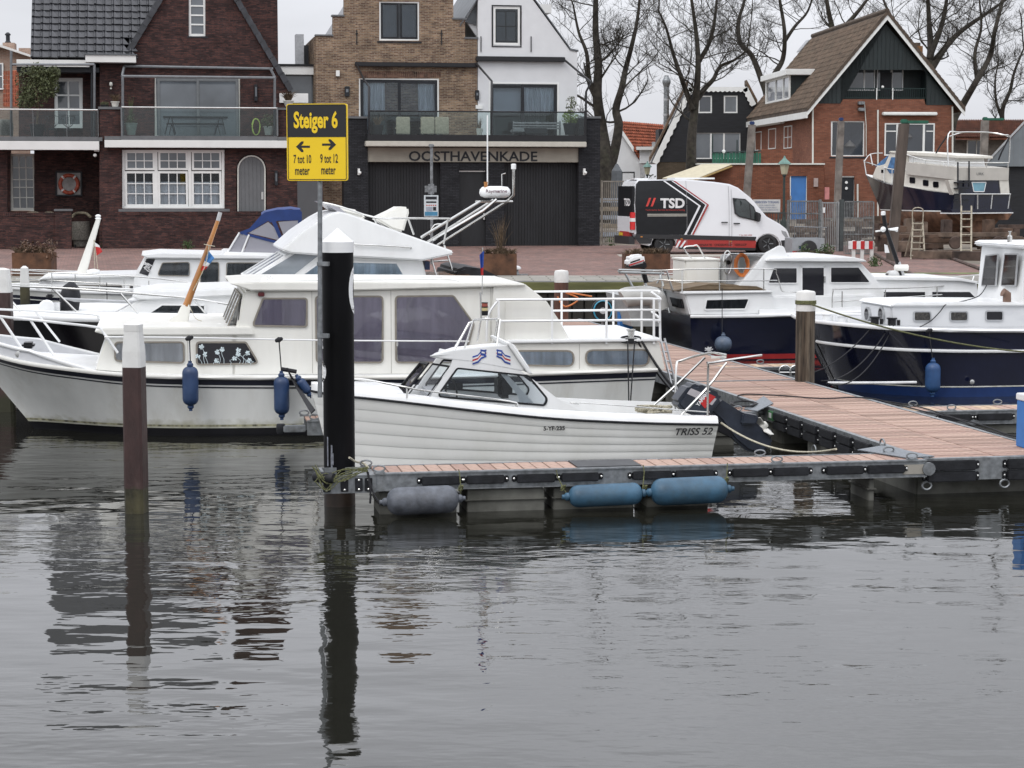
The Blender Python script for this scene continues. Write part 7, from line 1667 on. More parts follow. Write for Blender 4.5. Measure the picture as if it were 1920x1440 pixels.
btubes('mast',B5,f,[[(1692,520,.1),(1660,425,.1),(1657,404,.1)]],.045,BLACKP,8,k=0)
btubes('mast_foot',B5,f,[[(1694,522,.1),(1684,492,.1)]],.052,GREYW,8,k=0)
MB().lathe(f.W(1656,404,.1),(0,0,1),[(.03,0),(.05,.01),(.05,.08),(.02,.09)],10).obj('mast_light',WHITE,B5)
btubes('cross_tree',B5,f,[[(1641,434,.1),(1684,427,.1)]],.02,STEEL,k=0); MB().lathe(f.W(1668,431,.12),f.U,[(.015,0),(.02,.1),(.05,.17)],10).obj('horn',WHITE,B5); MB().ball(f.W(1656,430,.15),.06).obj('searchlight',WHITE,B5,smooth=60)
MB().lathe(f.W(1676,518,.3),f.N,[(.12,-.2),(.13,0),(.05,.03)],14).obj('windlass',STEEL,B5,smooth=40); MB().lathe(f.W(1690,502,.15),f.U,[(.02,-.16),(.07,-.14),(.07,.14),(.02,.16)],10).obj('horn',CREAM,B5,smooth=40)
MB().fpx(f,[(1659,458),(1664,460),(1668,474),(1660,474)],.1,.13).obj('radar_reflector',FWHT,B5)
house('bow_cabin',f,[(1630,556),(1638,523),(1690,520),(1800,523),(1832,530),(1836,562),(1720,582),(1640,586)],.95,WHITE,B5); house('bow_roof',f,[(1634,522),(1640,519),(1800,521),(1835,528),(1832,532),(1800,527),(1640,525)],1.02,WHITE,B5,bevel=.01)
for pxs in ([(1656,546),(1735,546),(1736,560),(1643,560)],[(1746,546),(1818,546),(1831,559),(1746,559)]): bwin(f,B5,pxs,.955,.02,fw=.015,mF=WHITE,cur=None,pane=BPANE)
f=Fr(1750,34.9,DA)
B6=thing('steel_motor_boat','big dark navy steel boat with half-primed white deckhouse at the right edge','boat',f.pt(0,0,0),BG)
H6=Hull(f,[(1512,600,.04,1572,.03),(1533,603,.60,1590,.42),(1580,608,1.30,1635,1.0),(1665,615,1.8,1710,1.5),(1744,618,1.95,1765,1.75),(1850,620,2.0,1850,1.85),(2100,620,2.0,2100,1.85)],flare=1.4,ywl=747)
H6.skin('hull',NAVY,B6); H6.band('blue_boot',BLUEP,B6,.16,.0,off=.008); H6.band('white_line',HULLW,B6,.185,.165,off=.012)
H6.rub('sheer_strake',WHITE,B6,.035,dz=.0); H6.deck('deck',GREYW,B6)
mb=MB(); mb.tube([H6.p(i,.31,1,.02) for i in range(len(H6.S))],.028,6); mb.obj('mid_strake',WHITE,B6,smooth=60)
PRIM=mat('half_primed_white',(.62,.63,.64),.5,var=.03,scale=2,dirt=.9,dcol=(.38,.40,.43),stretch=(.6,.6,1.2))
house('deckhouse',f,[(1672,620),(1670,575),(1678,570),(2080,571),(2080,626)],1.0,PRIM,B6,nn=.5)
house('deckhouse_roof',f,[(1668,575),(1678,568),(1740,566),(2080,568),(2080,574)],1.05,WHITE,B6,bevel=.02,nn=.52)
for x0_,x1_,y0_,y1_,cu in ((1712,1746,583,603,CURD),(1780,1815,583,603,CURD),(1847,1881,582,602,None)):
 bwin(f,B6,[(x0_,y0_),(x1_,y0_),(x1_,y1_),(x0_,y1_)],1.003,.05,fw=.022,mF=ALU,cur=mat('brown_knit_curtain',(.12,.10,.08),.9,var=.4,scale=25) if cu else None,pane=SMOKE if cu else BPANE)
fPf=f
uD=f.uz(1671,590,1.0)[0] - .01
class FF: pass
fr_6=Fr(960,50,0); fr_6.O=f.pt(uD,0,0); fr_6.U=f.N; fr_6.N=-f.U
for px_ in (1628,1654):
 q_=fr_6.uz(px_,589,0); c_=fr_6.pt(q_[0],0,q_[1]); MB().lathe(c_,-f.U,[(.13,-.01),(.13,.03),(.10,.035)],16).obj('porthole_ring',ALU,B6,smooth=30); MB().lathe(c_ - f.U*.034,-f.U,[(.10,0),(.10,.004)],16).obj('porthole_glass',BPANE,B6)
house('wheelhouse',f,[(1916,572),(1926,470),(1930,463),(2090,463),(2090,572)],1.0,WHITE,B6,nn=.95); house('wheelhouse_roof',f,[(1918,461),(1930,456),(2090,455),(2090,465),(1930,468),(1922,466)],1.15,WHITE,B6,bevel=.03,nn=1.0)
fr_6.O=f.pt(f.uz(1921,520,1.0)[0] - .06,0,0)
for pxs in ([(1849,478),(1873,475),(1868,537),(1841,537)],[(1885,475),(1910,475),(1905,537),(1878,537)]): bwin(fr_6,B6,pxs,.0,.04,fw=.025,mF=ALU,cur=None,pane=BPANE)
MB().tube([f.W(1888,569,.9),f.W(1888,552,.9),f.W(1880,548,.9)],.075,12).obj('exhaust_elbow',mat('primer_brown',(.18,.11,.08),.7),B6,smooth=50)
MB().lathe(f.W(1893,456,.3),(0,0,1),[(.04,0),(.045,.12),(.02,.14),(.02,.2),(.035,.21)],12).obj('roof_fitting',STEEL,B6)
for x_,y_,m__ in ((1640,604,BLACKP),(1672,606,BLACKP),(1550,598,WHITE),(1578,601,WHITE)):
 c_=f.W(x_,y_+4,1.0 if x_>1600 else .6); MB().lathe(c_,(0,0,1),[(.07,0),(.07,.1),(.09,.11),(.09,.13)],12).lathe(c_+f.U*.12,(0,0,1),[(.03,0),(.03,.09)],8).obj('bollard',m__,B6)
MB().lathe(f.W(1822,716,1.98),f.N,[(.04,-.02),(.04,.02),(.02,.025)],12).obj('outlet',STEEL,B6,smooth=30)
vf('blue fender hanging on the side of the big navy boat at right',f,1749,674,741,2.15,.125,mat('bright_blue_vinyl',(.02,.07,.19),.45,var=.15,dirt=.3,dcol=(.05,.1,.18)),620,1742)
line('gangplank','long white pole lying along the bow of the big navy boat','pole',[f.W(1553,718,1.6),f.W(1640,718,2.1),f.W(1718,717,2.1)],.024,FWHT,8)
line('mooring_line','long greenish line from the white-headed wooden pile across to the right edge','rope',sag(at(1522,571,31.0),f.W(1925,660,2.3),.12,12),.014,ROPEY)
mb=MB()
for k in range(3): mb.tube([cw+V((.158*cos(2*pi*j/16),.158*sin(2*pi*j/16),zz(570,31.05)+.02*k)) for j in range(16)],.013,5,closed=True)
tag(mb.obj('mooring_line',ROPEY,None,smooth=60),'greenish rope turns round the white head of the wooden pile','rope')
for i,(a_,b_,lab) in enumerate((((1640,606),(1532,700),'black bow line nearest the wooden pile running down from the big navy boat'),((1670,608),(1560,712),'second black bow line of the big navy boat, crossing the middle strake'),((1676,609),(1570,716),'thinner black bow line of the big navy boat, furthest right'))):
 line('bow_line',lab,'rope',sag(f.W(*a_,1.6),gz(b_[0] - 20,b_[1]+2,DZ),.15+.1*i,10),.010,ROPEB,group='bow lines of the big navy boat')
line('antenna_cable','loose dark cable drooping from the wheelhouse over the primed deckhouse','cable',[f.W(*p_) for p_ in ((1850,535,.3),(1835,555,.6),(1800,566,.9),(1775,570,1.04),(1762,585,1.05),(1745,602,1.05),(1725,613,1.3))],.009,ROPEB)
f=Fr(1795,70,-60)
f.O=f.O - f.N*1.15
B7=thing('motor_yacht','navy and cream motor yacht standing ashore on the slipway with rusty brown bottom','boat',V((f.O.x,f.O.y,GZ)))
HB=1.15; zw=f.uz(1790,398,HB)[1]
def s7(px,py,hb): return (px,py,hb)
H7=Hull(f,[(1623,327,.03,1650,.02),(1636,333,.5,1664,.3),(1664,344,.95,1690,.7),(1700,350,HB,1715,1.0),(1750,359,HB,1752,1.08),(1794,364,HB,1788,1.05)],flare=1.4,ywl=398,keel=-.9,zw=zw)
H7.S=[(a,b_,c,lerp([(H7.S[0][0],H7.S[0][0]+.9),(H7.S[-1][0],H7.S[-1][0] - .1)],a),e) for a,b_,c,d,e in H7.S]
H7.skin('hull',NAVY,B7,t0=0,t1=1,transom=False)
ANTI=mat('rusty_antifouling',(.17,.085,.05),.85,var=.35,scale=4,dirt=.6,dcol=(.08,.05,.035),bump=.3)
H7.skin('bottom',ANTI,B7,t0=1,t1=2,transom=False); H7.band('boot_line',HULLW,B7,.05,.01,off=.01,sides=(1,-1))
i=len(H7.S) - 1; mb=MB(); mb.grid([[H7.p(i,j/8,1) for j in range(9)],[H7.p(i,j/8,-1) for j in range(9)]]); mb.obj('transom',NAVY,B7)
mb=MB(); mb.grid([[H7.p(i,1+j/8,1) for j in range(9)],[H7.p(i,1+j/8,-1) for j in range(9)]]); mb.obj('lower_transom',ANTI,B7)
H7.deck('deck',WHITE,B7)
uS,zS=H7.S[-1][0],H7.S[-1][1]
CR7=mat('cream_topside',(.66,.64,.58),.4,var=.05,dirt=.2,dcol=(.4,.36,.3)); BW7=mat('greige_canvas_bulwark',(.47,.45,.41),.7,var=.05,scale=3)
house('aft_cabin',f,[(1696,352),(1698,306),(1794,322),(1794,364)],1.05,CR7,B7)
house('bulwark',f,[(1698,327),(1699,304),(1795,314),(1795,338)],1.18,BW7,B7,bevel=.01)
house('fore_cabin',f,[(1634,333),(1642,312),(1658,308),(1668,286),(1700,286),(1700,350),(1664,343)],.80,CR7,B7)
house('wheelhouse_roof',f,[(1665,286),(1668,283),(1760,288),(1795,292),(1795,297),(1700,291)],.85,CR7,B7,bevel=.02)
house('saloon',f,[(1698,310),(1700,288),(1790,294),(1794,318)],.7,WHITE,B7)
BCOV=mat('faded_blue_cover',(.07,.17,.34),.8,var=.25,scale=8)
MB().fpx(f,[(1663,318),(1671,295),(1694,294),(1694,325),(1668,325)],.80,.83).obj('window_cover',BCOV,B7); MB().prism([f.W(1640,312,.6),f.W(1658,308,.7),f.W(1667,290,.7),f.W(1652,302,.6)],f.N*-1.2).obj('bow_cover',BCOV,B7)
MB().pr(f,1652,318,1656,324,.8,.815).obj('porthole',BPANE,B7)
for x_,y_ in ((1711,338),(1736,343),(1755,346)): bwin(f,B7,[(x_ - 5,y_ - 6),(x_+5,y_ - 5),(x_+5,y_+6),(x_ - 5,y_+5)],1.053,.05,fw=.015,mF=BLACKP,cur=None,pane=BPANE)
for s_ in ([(1622,305,0),(1628,305,.3),(1664,316,.9),(1700,320,1.12)],[(1621,302,0),(1632,289,-.3),(1655,287,-.7)],[(1620,300,0),(1624,326,0)],[(1645,311,.6),(1645,336,.7)],[(1658,314,.85),(1658,342,.9)],[(1673,318,.95),(1673,345,1.0)],[(1700,290,1.1),(1736,300,1.12),(1795,305,1.12)],[(1712,293,1.1),(1712,306,1.12)],[(1735,299,1.1),(1735,310,1.12)],[(1770,302,1.1),(1770,313,1.12)],[(1632,289,-.3),(1636,310,-.2)]):
 btubes('deck_rail',B7,f,[s_],.02,STEEL,5,k=3)
h7=Fr(1795,70,30); h7.O=f.pt(uS+.02,0,0); W7=1.18
q7=lambda px,py,n_=0.0: h7.uz(px,py,n_)
MB().fpx(h7,[(1795,338),(1795,315),(1892,315),(1891,338)],-.02,.12).obj('stern_bulwark',BW7,B7)
MB().fpx(h7,[(1794,364),(1795,338),(1890,338),(1890,365)],-.02,.05).obj('stern_cabin',NAVY,B7)
for pxs in ([(1787,365),(1778,338),(1797,337),(1797,364)],[(1877,364),(1874,338),(1891,338),(1893,365)]): MB().fpx(h7,pxs,-.1,.09).obj('stern_corner',CR7,B7)
bwin(h7,B7,[(1821,341),(1849,341),(1845,360),(1825,360)],.052,.03,fw=.03,mF=WHITE,cur=None,pane=mat('pale_blue_blind',(.18,.36,.45),.3));
MB().fpx(h7,[(1785,400),(1783,393),(1896,391),(1900,398)],-.1,.45).obj('swim_platform',NAVY,B7,bevel=.02); MB().fpx(h7,[(1784,399),(1900,398),(1900,400),(1784,401)],-.1,.47).obj('platform_trim',FWHT,B7)
MB().fpx(h7,[(1790,365),(1800,363),(1893,363),(1894,392),(1786,393)],-.1,-.02).obj('stern_plate',NAVY,B7)
MB().fpx(h7,[(1784,401),(1898,400),(1890,412),(1800,416)],-.3,.0).obj('stern_bottom',ANTI,B7)
for i in range(4): MB().pr(h7,1796,341+i*11,1817,343.5+i*11,.06,.3).obj('stair_tread',ANTH,B7)
btubes('stern_ladder',B7,h7,[[(1796,352,.2),(1796,304,.15)],[(1817,350,.2),(1817,302,.15)]],.03,ANTH,k=0)
for s_ in ([(1801,364,.4),(1895,364,.4)],[(1801,364,.4),(1802,392,.4)],[(1833,364,.4),(1833,392,.4)],[(1861,364,.4),(1858,392,.4)],[(1894,364,.4),(1890,392,.4)],[(1797,305,.02),(1892,305,.02)],[(1850,305,.02),(1850,315,.02)],[(1890,305,.02),(1890,316,.02)]): btubes('stern_rail',B7,h7,[s_],.02,STEEL,5,k=0)
for s_ in ([(1778,312,-.3),(1778,252,-.5),(1800,248,-.6),(1850,248,-.4),(1880,253,0),(1893,258,.1),(1892,305,.1)],[(1780,256,-1.6),(1810,248,-1.6),(1870,250,-1.4),(1892,257,-.5)]): btubes('bimini_frame',B7,h7,[s_],.025,STEEL,6,k=4)
for s_ in ([(1892,258,.1),(1878,285,.1),(1872,300,.0)],[(1778,252,-.5),(1762,275,-1.5),(1748,300,-2)]): btubes('strap',B7,h7,[s_],.03,BLKR,5,k=0)
tstroke('URK',1,h7,1838,326,.125,GREYB,B7,14,5,bold=0)
MB().pr(h7,1790,300,1830,316,-2.6,-.9).obj('cockpit_unit',WHITE,B7,bevel=.03); MB().pr(h7,1792,303,1812,312,-.9,-.88).obj('cockpit_window',BPANE,B7); MB().pr(f,1726,292,1747,304,-.4,.0).obj('teak_door',WOODV,B7)
MB().prism([f.pt(H7.S[6][3],.06,zw - .5),f.pt(uS - .3,.06,zw - .7),f.pt(uS - .3,.06,zw - 1.15),f.pt(H7.S[6][3]+.8,.06,zw - 1.1)],f.N*-.12).obj('keel',ANTI,B7)
# ================================================================ van
f=Fr(1245,69.0,12); f.O=f.O - f.N*.98
VN=thing('delivery_van','black, white and red panel van parked on the quay before the brick annex','van',V((f.O.x+1.5,f.O.y,GZ)))
VW=mat('van_white_paint',(.74,.75,.77),.25,var=.02,scale=1,coat=.5,dirt=.12,dcol=(.5,.48,.45)); VB=mat('van_black_wrap',(.010,.011,.013),.4,var=.1,spec=.3); VR=mat('van_red',(.36,.035,.03),.35,var=.05); PLB=mat('black_plastic',(.02,.02,.022),.6,var=.1)
n_=.98
def arc(cx,cy,r_,a0,a1,k=8): return [(cx+r_*cos(a0+(a1 - a0)*i/k),cy - r_*sin(a0+(a1 - a0)*i/k)) for i in range(k+1)]
body=[(1190,437),(1188,380),(1192,345),(1198,337),(1288,336),(1342,341),(1370,345),(1386,352),(1409,371),(1438,406),(1463,420),(1477,431),(1482,447),(1483,462)]+arc(1440,463,23,0,pi)+[(1400,465)]+[(1280,462)]+arc(1245,462,24,0,pi)+[(1199,457)]
uz_=f.P(body,n_); m_=MB()
prof_=[]
for nn,sh in ((n_ - .0,0),):
 pass
zt_=max(z for u,z in uz_)
def vp(u,s_,z): return f.pt(u,s_*(n_ - .16*max(0,(z - GZ - 1.3)/1.3) ** 2),z)
A=[vp(u,1,z) for u,z in uz_]; Bv=[vp(u,-1,z) for u,z in uz_]; m=len(A)
m_.v=[tuple(p) for p in A+Bv]; m_.f=[tuple(range(m)),tuple(range(2*m - 1,m - 1,-1))]+[(i,(i+1) % m,(i+1) % m+m,i+m) for i in range(m)]
m_.obj('body',VW,VN,bevel=.045)
def vs(name,pxs,mt,lift=.004,par=VN):
 """panel lying on the curved van side"""
 P_=f.P(pxs,n_); tri_=geometry.tessellate_polygon([[V((u,z,0)) for u,z in P_]]); mb=MB()
 import bmesh
 bm=bmesh.new(); vv=[bm.verts.new((u,z,0)) for u,z in P_]
 for t_ in tri_: bm.faces.new([vv[i] for i in t_])
 bmesh.ops.subdivide_edges(bm,edges=bm.edges,cuts=3); bmesh.ops.triangulate(bm,faces=bm.faces)
 mb.add([vp(v.co.x,1,v.co.y)+f.N*lift for v in bm.verts],[tuple(v.index for v in fc.verts) for fc in (bm.verts.index_update() or bm.faces)]); bm.free()
 return mb.obj(name,mt,par,fix=False)
vs('black_wrap',[(1193,440),(1191,380),(1194,345),(1200,339),(1264,338),(1326,384),(1298,440)],VB)
def strip(name,pl,w_,mt,lift):
 for (a,b_),(c,d) in zip(pl,pl[1:]): vs(name,[(a - w_/2,b_),(a+w_/2,b_),(c+w_/2,d),(c - w_/2,d)],mt,lift)
strip('white_stripe',[(1247,339),(1312,386),(1285,440)],4,VW,.008); strip('white_stripe',[(1262,339),(1324,384),(1296,440)],2.5,VW,.009); strip('red_stripe',[(1266,339),(1328,384),(1299,440)],3,VR,.007)
vs('side_cladding',[(1191,439),(1300,441),(1418,444),(1416,451),(1300,449),(1190,447)],PLB,.02); vs('sill',[(1270,449),(1418,451),(1416,466),(1266,462)],VR,.006); vs('sill_edge',[(1272,462),(1417,465),(1416,470),(1272,467)],PLB,.01); vs('rear_quarter',[(1190,446),(1223,448),(1220,457),(1199,457)],PLB,.014); strip('white_stripe',[(1285,451),(1276,464)],4,VW,.012); strip('white_stripe',[(1275,451),(1268,464)],4,VW,.012)  # black plastic strip runs along the lower edge of the red sill
for x_,h_ in ((1288,336),(1367,346),(1372,352)): vs('panel_seam',[(x_ - .3,h_+3),(x_+.3,h_+3),(x_+.3,462),(x_ - .3,462)],mat('seam_grey',(.25,.25,.26),.6),.011)
vs('window_surround',[(1374,371),(1398,373),(1414,388),(1424,416),(1386,407),(1377,400)],PLB,.006); sw=vs('side_window',[(1377,373),(1397,375),(1412,389),(1421,413),(1387,405),(1380,399)],mat('van_glass',(.035,.045,.045),.04,var=.4,scale=1.5,spec=.9),.012); vs('window_bar',[(1404,379),(1406,381),(1409,411),(1407,410)],PLB,.016)
MB().fpx(f,[(1419,397),(1428,401),(1426,416),(1420,415)],n_ - .02,n_+.18).obj('mirror',PLB,VN,bevel=.03)
for x_,y_ in ((1359,417),(1382,419)): MB().pr(f,x_ - 6,y_ - 1,x_+6,y_+1.2,n_,n_+.04).obj('door_handle',PLB,VN,bevel=.008)
for x_,y_ in ((1203,444),(1278,448),(1370,453)): MB().pr(f,x_ - 2,y_ - 1,x_+2,y_+1,n_,n_+.03).obj('marker_lamp',mat('orange_lens',(.5,.2,.04),.3),VN)
tstroke('TSD',1,f,1261,381,n_ - .0,FWHT,VN,46,19,bold=.035);
for x_ in (1216,1225): MB().fpx(f,[(x_ - 5,387),(x_ - 1,387),(x_+5,371),(x_+1,371)],n_ - .01,n_+.004).obj('red_slash',mat('bright_red_decal',(.6,.06,.05),.4),VN)
tstroke('Technische Service & Dienstverlening',1,f,1247,394,n_+.004,VR,VN,74,4,bold=.01); tstroke('T 06 2402 4028',1,f,1398,441,n_ - .0,VR,VN,24,3)
tstroke('REPARATIE   ONDERHOUD   VERKOOP',1,f,1355,459,n_+.01,mat('dark_red_print',(.06,.01,.01),.5),VN,90,5,bold=.02)
MB().pr(f,1214,401,1288,402.5,n_+.0,n_+.01).pr(f,1214,404,1288,405.5,n_,n_+.01).obj('door_rail',mat('pale_rail',(.45,.43,.38),.5),VN)
fr_=Fr(1190,69,-78); fr_.O=f.pt(uz_[1][0] - .045,0,0)
def rp_(x0,x1,z0,z1,nm,mt,d=.03):
 a,b_=f.pt(0,0,0),0
 MB().fb(fr_,x0,x1,-.1,d,GZ+z0,GZ+z1).obj(nm,mt,VN,bevel=.01)
fr_.U=-f.N; fr_.N=-f.U
rp_(-.93,.93,1.05,2.35,'rear_door_black',VB,.0); rp_(-.93,.93,.75,1.3,'rear_door_white',VW,.015); rp_(-.95,.95,.35,.62,'rear_bumper',PLB,.12); rp_(-.6,.55,.6,.78,'red_plate',VR,.04); rp_(.1,.6,.62,.74,'number_plate',mat('plate_yellow',(.6,.42,.03),.4),.05)
rp_(-1.0,-.84,.85,1.45,'tail_light',mat('tail_red',(.6,.03,.03),.25),.05); rp_(-1.01,-.83,1.12,1.26,'tail_light_lens',FWHT,.055)
for x_ in (-.7,.35):
 pass
tq=Fr(960,50,0); tq.O=fr_.O; tq.U=fr_.U; tq.N=fr_.N
tstroke('TSD',1,tq,1176,379,.01,FWHT,VN,12,14,bold=.03)
TYRE=mat('tyre_rubber',(.022,.022,.023),.8,var=.2,bump=.2)
for x_,y_ in ((1245.5,461),(1440,463.5)):
 for s_ in (1,-1):
  u_,z_=f.uz(x_,y_,n_); z_=GZ+.335; c=f.pt(u_,s_*(n_ - .24),z_)
  wh_=MB().lathe(c,f.N*s_,[(.30,0),(.335,.02),(.335,.20),(.30,.225),(.22,.225),(.20,.2)],26).obj('wheel',TYRE,VN,smooth=40)
  MB().lathe(c+f.N*s_*.2,f.N*s_,[(.215,-.02),(.21,.0),(.18,-.04),(.06,.0),(.05,.015)],20).obj('rim',mat('dark_rim',(.04,.04,.042),.35,.6),wh_,smooth=30)
  if s_==1:
   for k in range(5): a=2*pi*k/5; d=f.U*cos(a)+V((0,0,sin(a))); MB().tube([c+f.N*.2+d*.05,c+f.N*.215+d*.2],.02,5).obj('spoke',GREYF,wh_)
  MB().lathe(f.pt(u_,s_*(n_ - .3),z_),f.N*s_,[(.40,0),(.40,.02)],20).obj('wheel_well',PLB,VN)
MB().fpx(f,[(1464,431),(1474,434),(1479,445),(1473,446),(1466,438)],n_ - .12,n_+.006).obj('headlight',mat('headlight_glass',(.3,.31,.32),.1,spec=1),VN,bevel=.01)
MB().fpx(f,[(1462,449),(1483,447),(1486,470),(1466,472)],-n_,n_+.01).obj('front_bumper',PLB,VN,bevel=.04); MB().pr(f,1266,333,1340,336,-.5,.5).pr(f,1190,334,1215,337,-.3,.6).obj('roof_rack',WHITE,VN)
# ================================================================ iron fences, sign, lamp posts
def fence(name,label,fr,x0,x1,yt,yb,k,mt,posts=(),rails=(0,.97),w_=.012):
 T=thing(name,label,'fence' if name != 'gate' else 'gate',fr.W((x0+x1)/2,yb,0)); mb=MB()
 for i in range(k+1):
  x_=x0+(x1 - x0)*i/k; a=fr.W(x_,yt,0); c=fr.W(x_,yb,0); mb.fb(fr,(a - fr.O).dot(fr.U) - w_,(a - fr.O).dot(fr.U)+w_,-w_,w_,c.z,a.z)
 mb.obj('bars',mt,T,kind='stuff')
 for q in rails: MB().pr(fr,x0,yt+(yb - yt)*q - 1,x1,yt+(yb - yt)*q+1.5,-.03,.03).obj('rail',mt,T)
 for x_,w2,y_ in posts: MB().pr(fr,x_ - w2,y_,x_+w2,yb+3,-.1,.08).obj('post',mt,T,bevel=.01)
 return T
FG_=mat('weathered_grey_steel',(.17,.18,.18),.6,.4,var=.3,scale=10,dirt=.5,dcol=(.09,.07,.05)); FD_=mat('dark_grey_post',(.055,.065,.065),.6,var=.2)
f7=Fr(1500,72,3)
fence('iron_fence','galvanised barred fence panel behind the small trailer',f7,1478,1538,377,470,19,FG_,((1478,1.5,375),(1538,2,374)),(0,.25,.9)); fence('gate','narrow barred gate with a paper notice, left of the dark gatepost',f7,1541,1572,380,470,9,mat('pale_grey_steel',(.30,.31,.31),.5,.4,var=.15),((1541,1.5,378),(1572,1.5,378)),(0,.9))
tag(MB().pr(f7,1539,389,1547,399,.05,.06).obj('paper_notice',WPAINT,None),'white paper notice tied to the barred gate','notice')
T=thing('gatepost','thick dark grey gatepost between the gate and the angled fence panel','post',f7.W(1578,480,0)); MB().pr(f7,1574.5,374,1582,484,-.1,.1).obj('post',FD_,T,bevel=.01)
f8=Fr(1610,69,-14); fence('iron_fence','barred fence panel with ragged right edge behind the striped barrier',f8,1584,1637,378,480,18,FG_,((1637,1.5,378),),(0,.3,.6,.95))
f9=Fr(1150,76,8); fence('iron_fence','tall barred fence between the black garage wall and the van',f9,1127,1196,340,458,19,mat('beige_grey_steel',(.22,.20,.17),.7,.2,var=.2),((1129,1,338),),(0,.3,.98))
T=thing('warning_sign','white sign reading VERBODEN TOEGANG on a low dark railing','sign',f7.W(1437,440,.2)); fS_=Fr(1437,73.5,3); MB().pr(fS_,1412,374,1463,398,-.02,.02).obj('board',mat('dull_white_board',(.5,.5,.48),.6,var=.06),T)
BL_=mat('faded_blue_print',(.07,.10,.20),.6)
tstroke('VERBODEN TOEGANG',1,fS_,1438,379,.021,BL_,T,45,4.5,bold=.02)
for i,s_ in enumerate(('VOOR ONBEVOEGDEN','BETREDEN OP EIGEN RISICO','LEGITIMATIE VERPLICHT')): tstroke(s_,1,fS_,1438,385+i*4.3,.021,BL_,T,30+6*i,2.6)
for x_ in (1416,1460): MB().pr(fS_,x_ - .8,398,x_+.8,455,-.03,.02).obj('post',FD_,T)
fence('iron_fence','low dark railing under the warning sign behind the van bonnet',Fr(1440,74,3),1400,1478,399,455,16,FD_,(),(0,.9))
def lantern(label,px,ytop,ybase,Y,sc_):
 b0=at(px,ybase,Y); T=thing('street_lamp',label,'street lamp',b0,'old-style lanterns'); h_=at(px,ytop,Y).z - b0.z; g_=mat('lamp_dark_green',(.02,.035,.03),.5,var=.2); k=sc_
 MB().lathe(b0,(0,0,1),[(.11*k,0),(.11*k,.6*k),(.07*k,.7*k),(.05*k,.8*k),(.04*k,h_ - .75*k),(.07*k,h_ - .73*k),(.07*k,h_ - .66*k)],12).obj('post',g_,T,smooth=40)
 MB().lathe(b0+V((0,0,h_ - .66*k)),(0,0,1),[(.11*k,0),(.19*k,.38*k)],6).obj('glass',mat('cream_lamp_glass',(.42,.40,.28),.4),T)
 MB().lathe(b0+V((0,0,h_ - .28*k)),(0,0,1),[(.27*k,-.02*k),(.20*k,.06*k),(.08*k,.16*k),(.05*k,.2*k),(.02*k,.28*k)],6).obj('lamp_roof',mat('verdigris',(.12,.22,.19),.6,var=.2),T)
lantern('green lantern on a dark post in front of the brick annex',1469,292,448,75,1.05); lantern('small grey lantern far off beside the white cottage',1213,302,425,100,1.0)
fI=Fr(809,60,4); T=thing('info_post','grey post with small lamp and blue-footed information board before the garage door','sign',fI.W(809,493,0))
MB().tube([V((*fI.pt(0,0,0).xy,GZ)),fI.W(809,275,0)],.045,10).obj('pole',GALV,T,smooth=60); MB().pr(fI,804,270,814,276,-.05,.12).obj('lamp_head',GALV,T,bevel=.02)
MB().pr(fI,795,366,822,406,.05,.07).obj('board',mat('pale_board',(.55,.60,.62),.4,var=.04),T,bevel=.005); MB().pr(fI,796.5,397,820.5,404.5,.07,.074).obj('blue_foot',mat('board_blue',(.06,.22,.36),.4),T); MB().pr(fI,798,368.5,819,374,.07,.074).pr(fI,799,377.5,818,380.5,.07,.074).obj('dark_header',ANTH,T)
for i in range(5): MB().lathe(fI.W(800.5+i*4,385,.07),fI.N,[(.022,0),(.022,.004)],10).obj('round_pictogram',mat('pictogram_red',(.5,.12,.1),.5),T)
for i in range(5): MB().pr(fI,799,388.5+i*1.7,811,389.2+i*1.7,.07,.073).obj('print_line',BL_,T)
MB().pr(fI,812,388,818,395,.07,.073).obj('dark_square',ANTH,T); MB().pr(fI,796,348,819,361,-.04,-.02).obj('back_plate',GALV,T,bevel=.01); MB().pr(fI,803,345,814,364,-.02,.05).obj('clamp',GALV,T)
# ================================================================ planters, bollard, pedestals, weeds
def planter(label,x0,x1,yt,Y,fol,sd_):
 fp_=Fr((x0+x1)/2,Y,3); T=thing('planter',label,'planter',V((*fp_.O.xy,GZ))); u0,u1=fp_.uz(x0,yt,.4)[0],fp_.uz(x1,yt,.4)[0]; zt=fp_.uz((x0+x1)/2,yt,.4)[1]
 MB().ring(fp_,[(u0,GZ),(u1,GZ),(u1,zt),(u0,zt)],[(u0,GZ),(u1,GZ),(u1,zt),(u0,zt)],-.4,.4) if 0 else MB().fb(fp_,u0,u1,.37,.4,GZ,zt).fb(fp_,u0,u1,-.4,-.37,GZ,zt).fb(fp_,u0,u0+.03,-.37,.37,GZ,zt).fb(fp_,u1 - .03,u1,-.37,.37,GZ,zt).obj('steel_box',CORT,T)
 MB().fb(fp_,u0+.03,u1 - .03,-.37,.37,GZ,zt - .06).obj('soil',mat('dark_soil',(.04,.03,.02),.95,var=.3,bump=.5),T)
 mb=MB(); rg_=random.Random(sd_)
 for i in range(14): c=fp_.pt(rg_.uniform(u0+.1,u1 - .1),rg_.uniform(-.3,.35),zt - .06); tuft(mb,c,30,.24,.3,.008,sd_*20+i)
 mb.obj('dry_stems',TWIG,T)
 if fol:
  mb=MB()
  for i in range(8): leaves(mb,fp_.pt(rg_.uniform(u0,u1),rg_.uniform(-.2,.45),zt+rg_.uniform(-.05,.2)),.2,90,.045,seed=i+sd_)
  mb.obj('leaves',fol,T)
 return fp_,T
planter('rusty steel planter with red-green shrubs at far left on the quay',22,96,474,52.5,mat('reddish_leaves',(.11,.06,.035),.7,var=.5,scale=8),1)
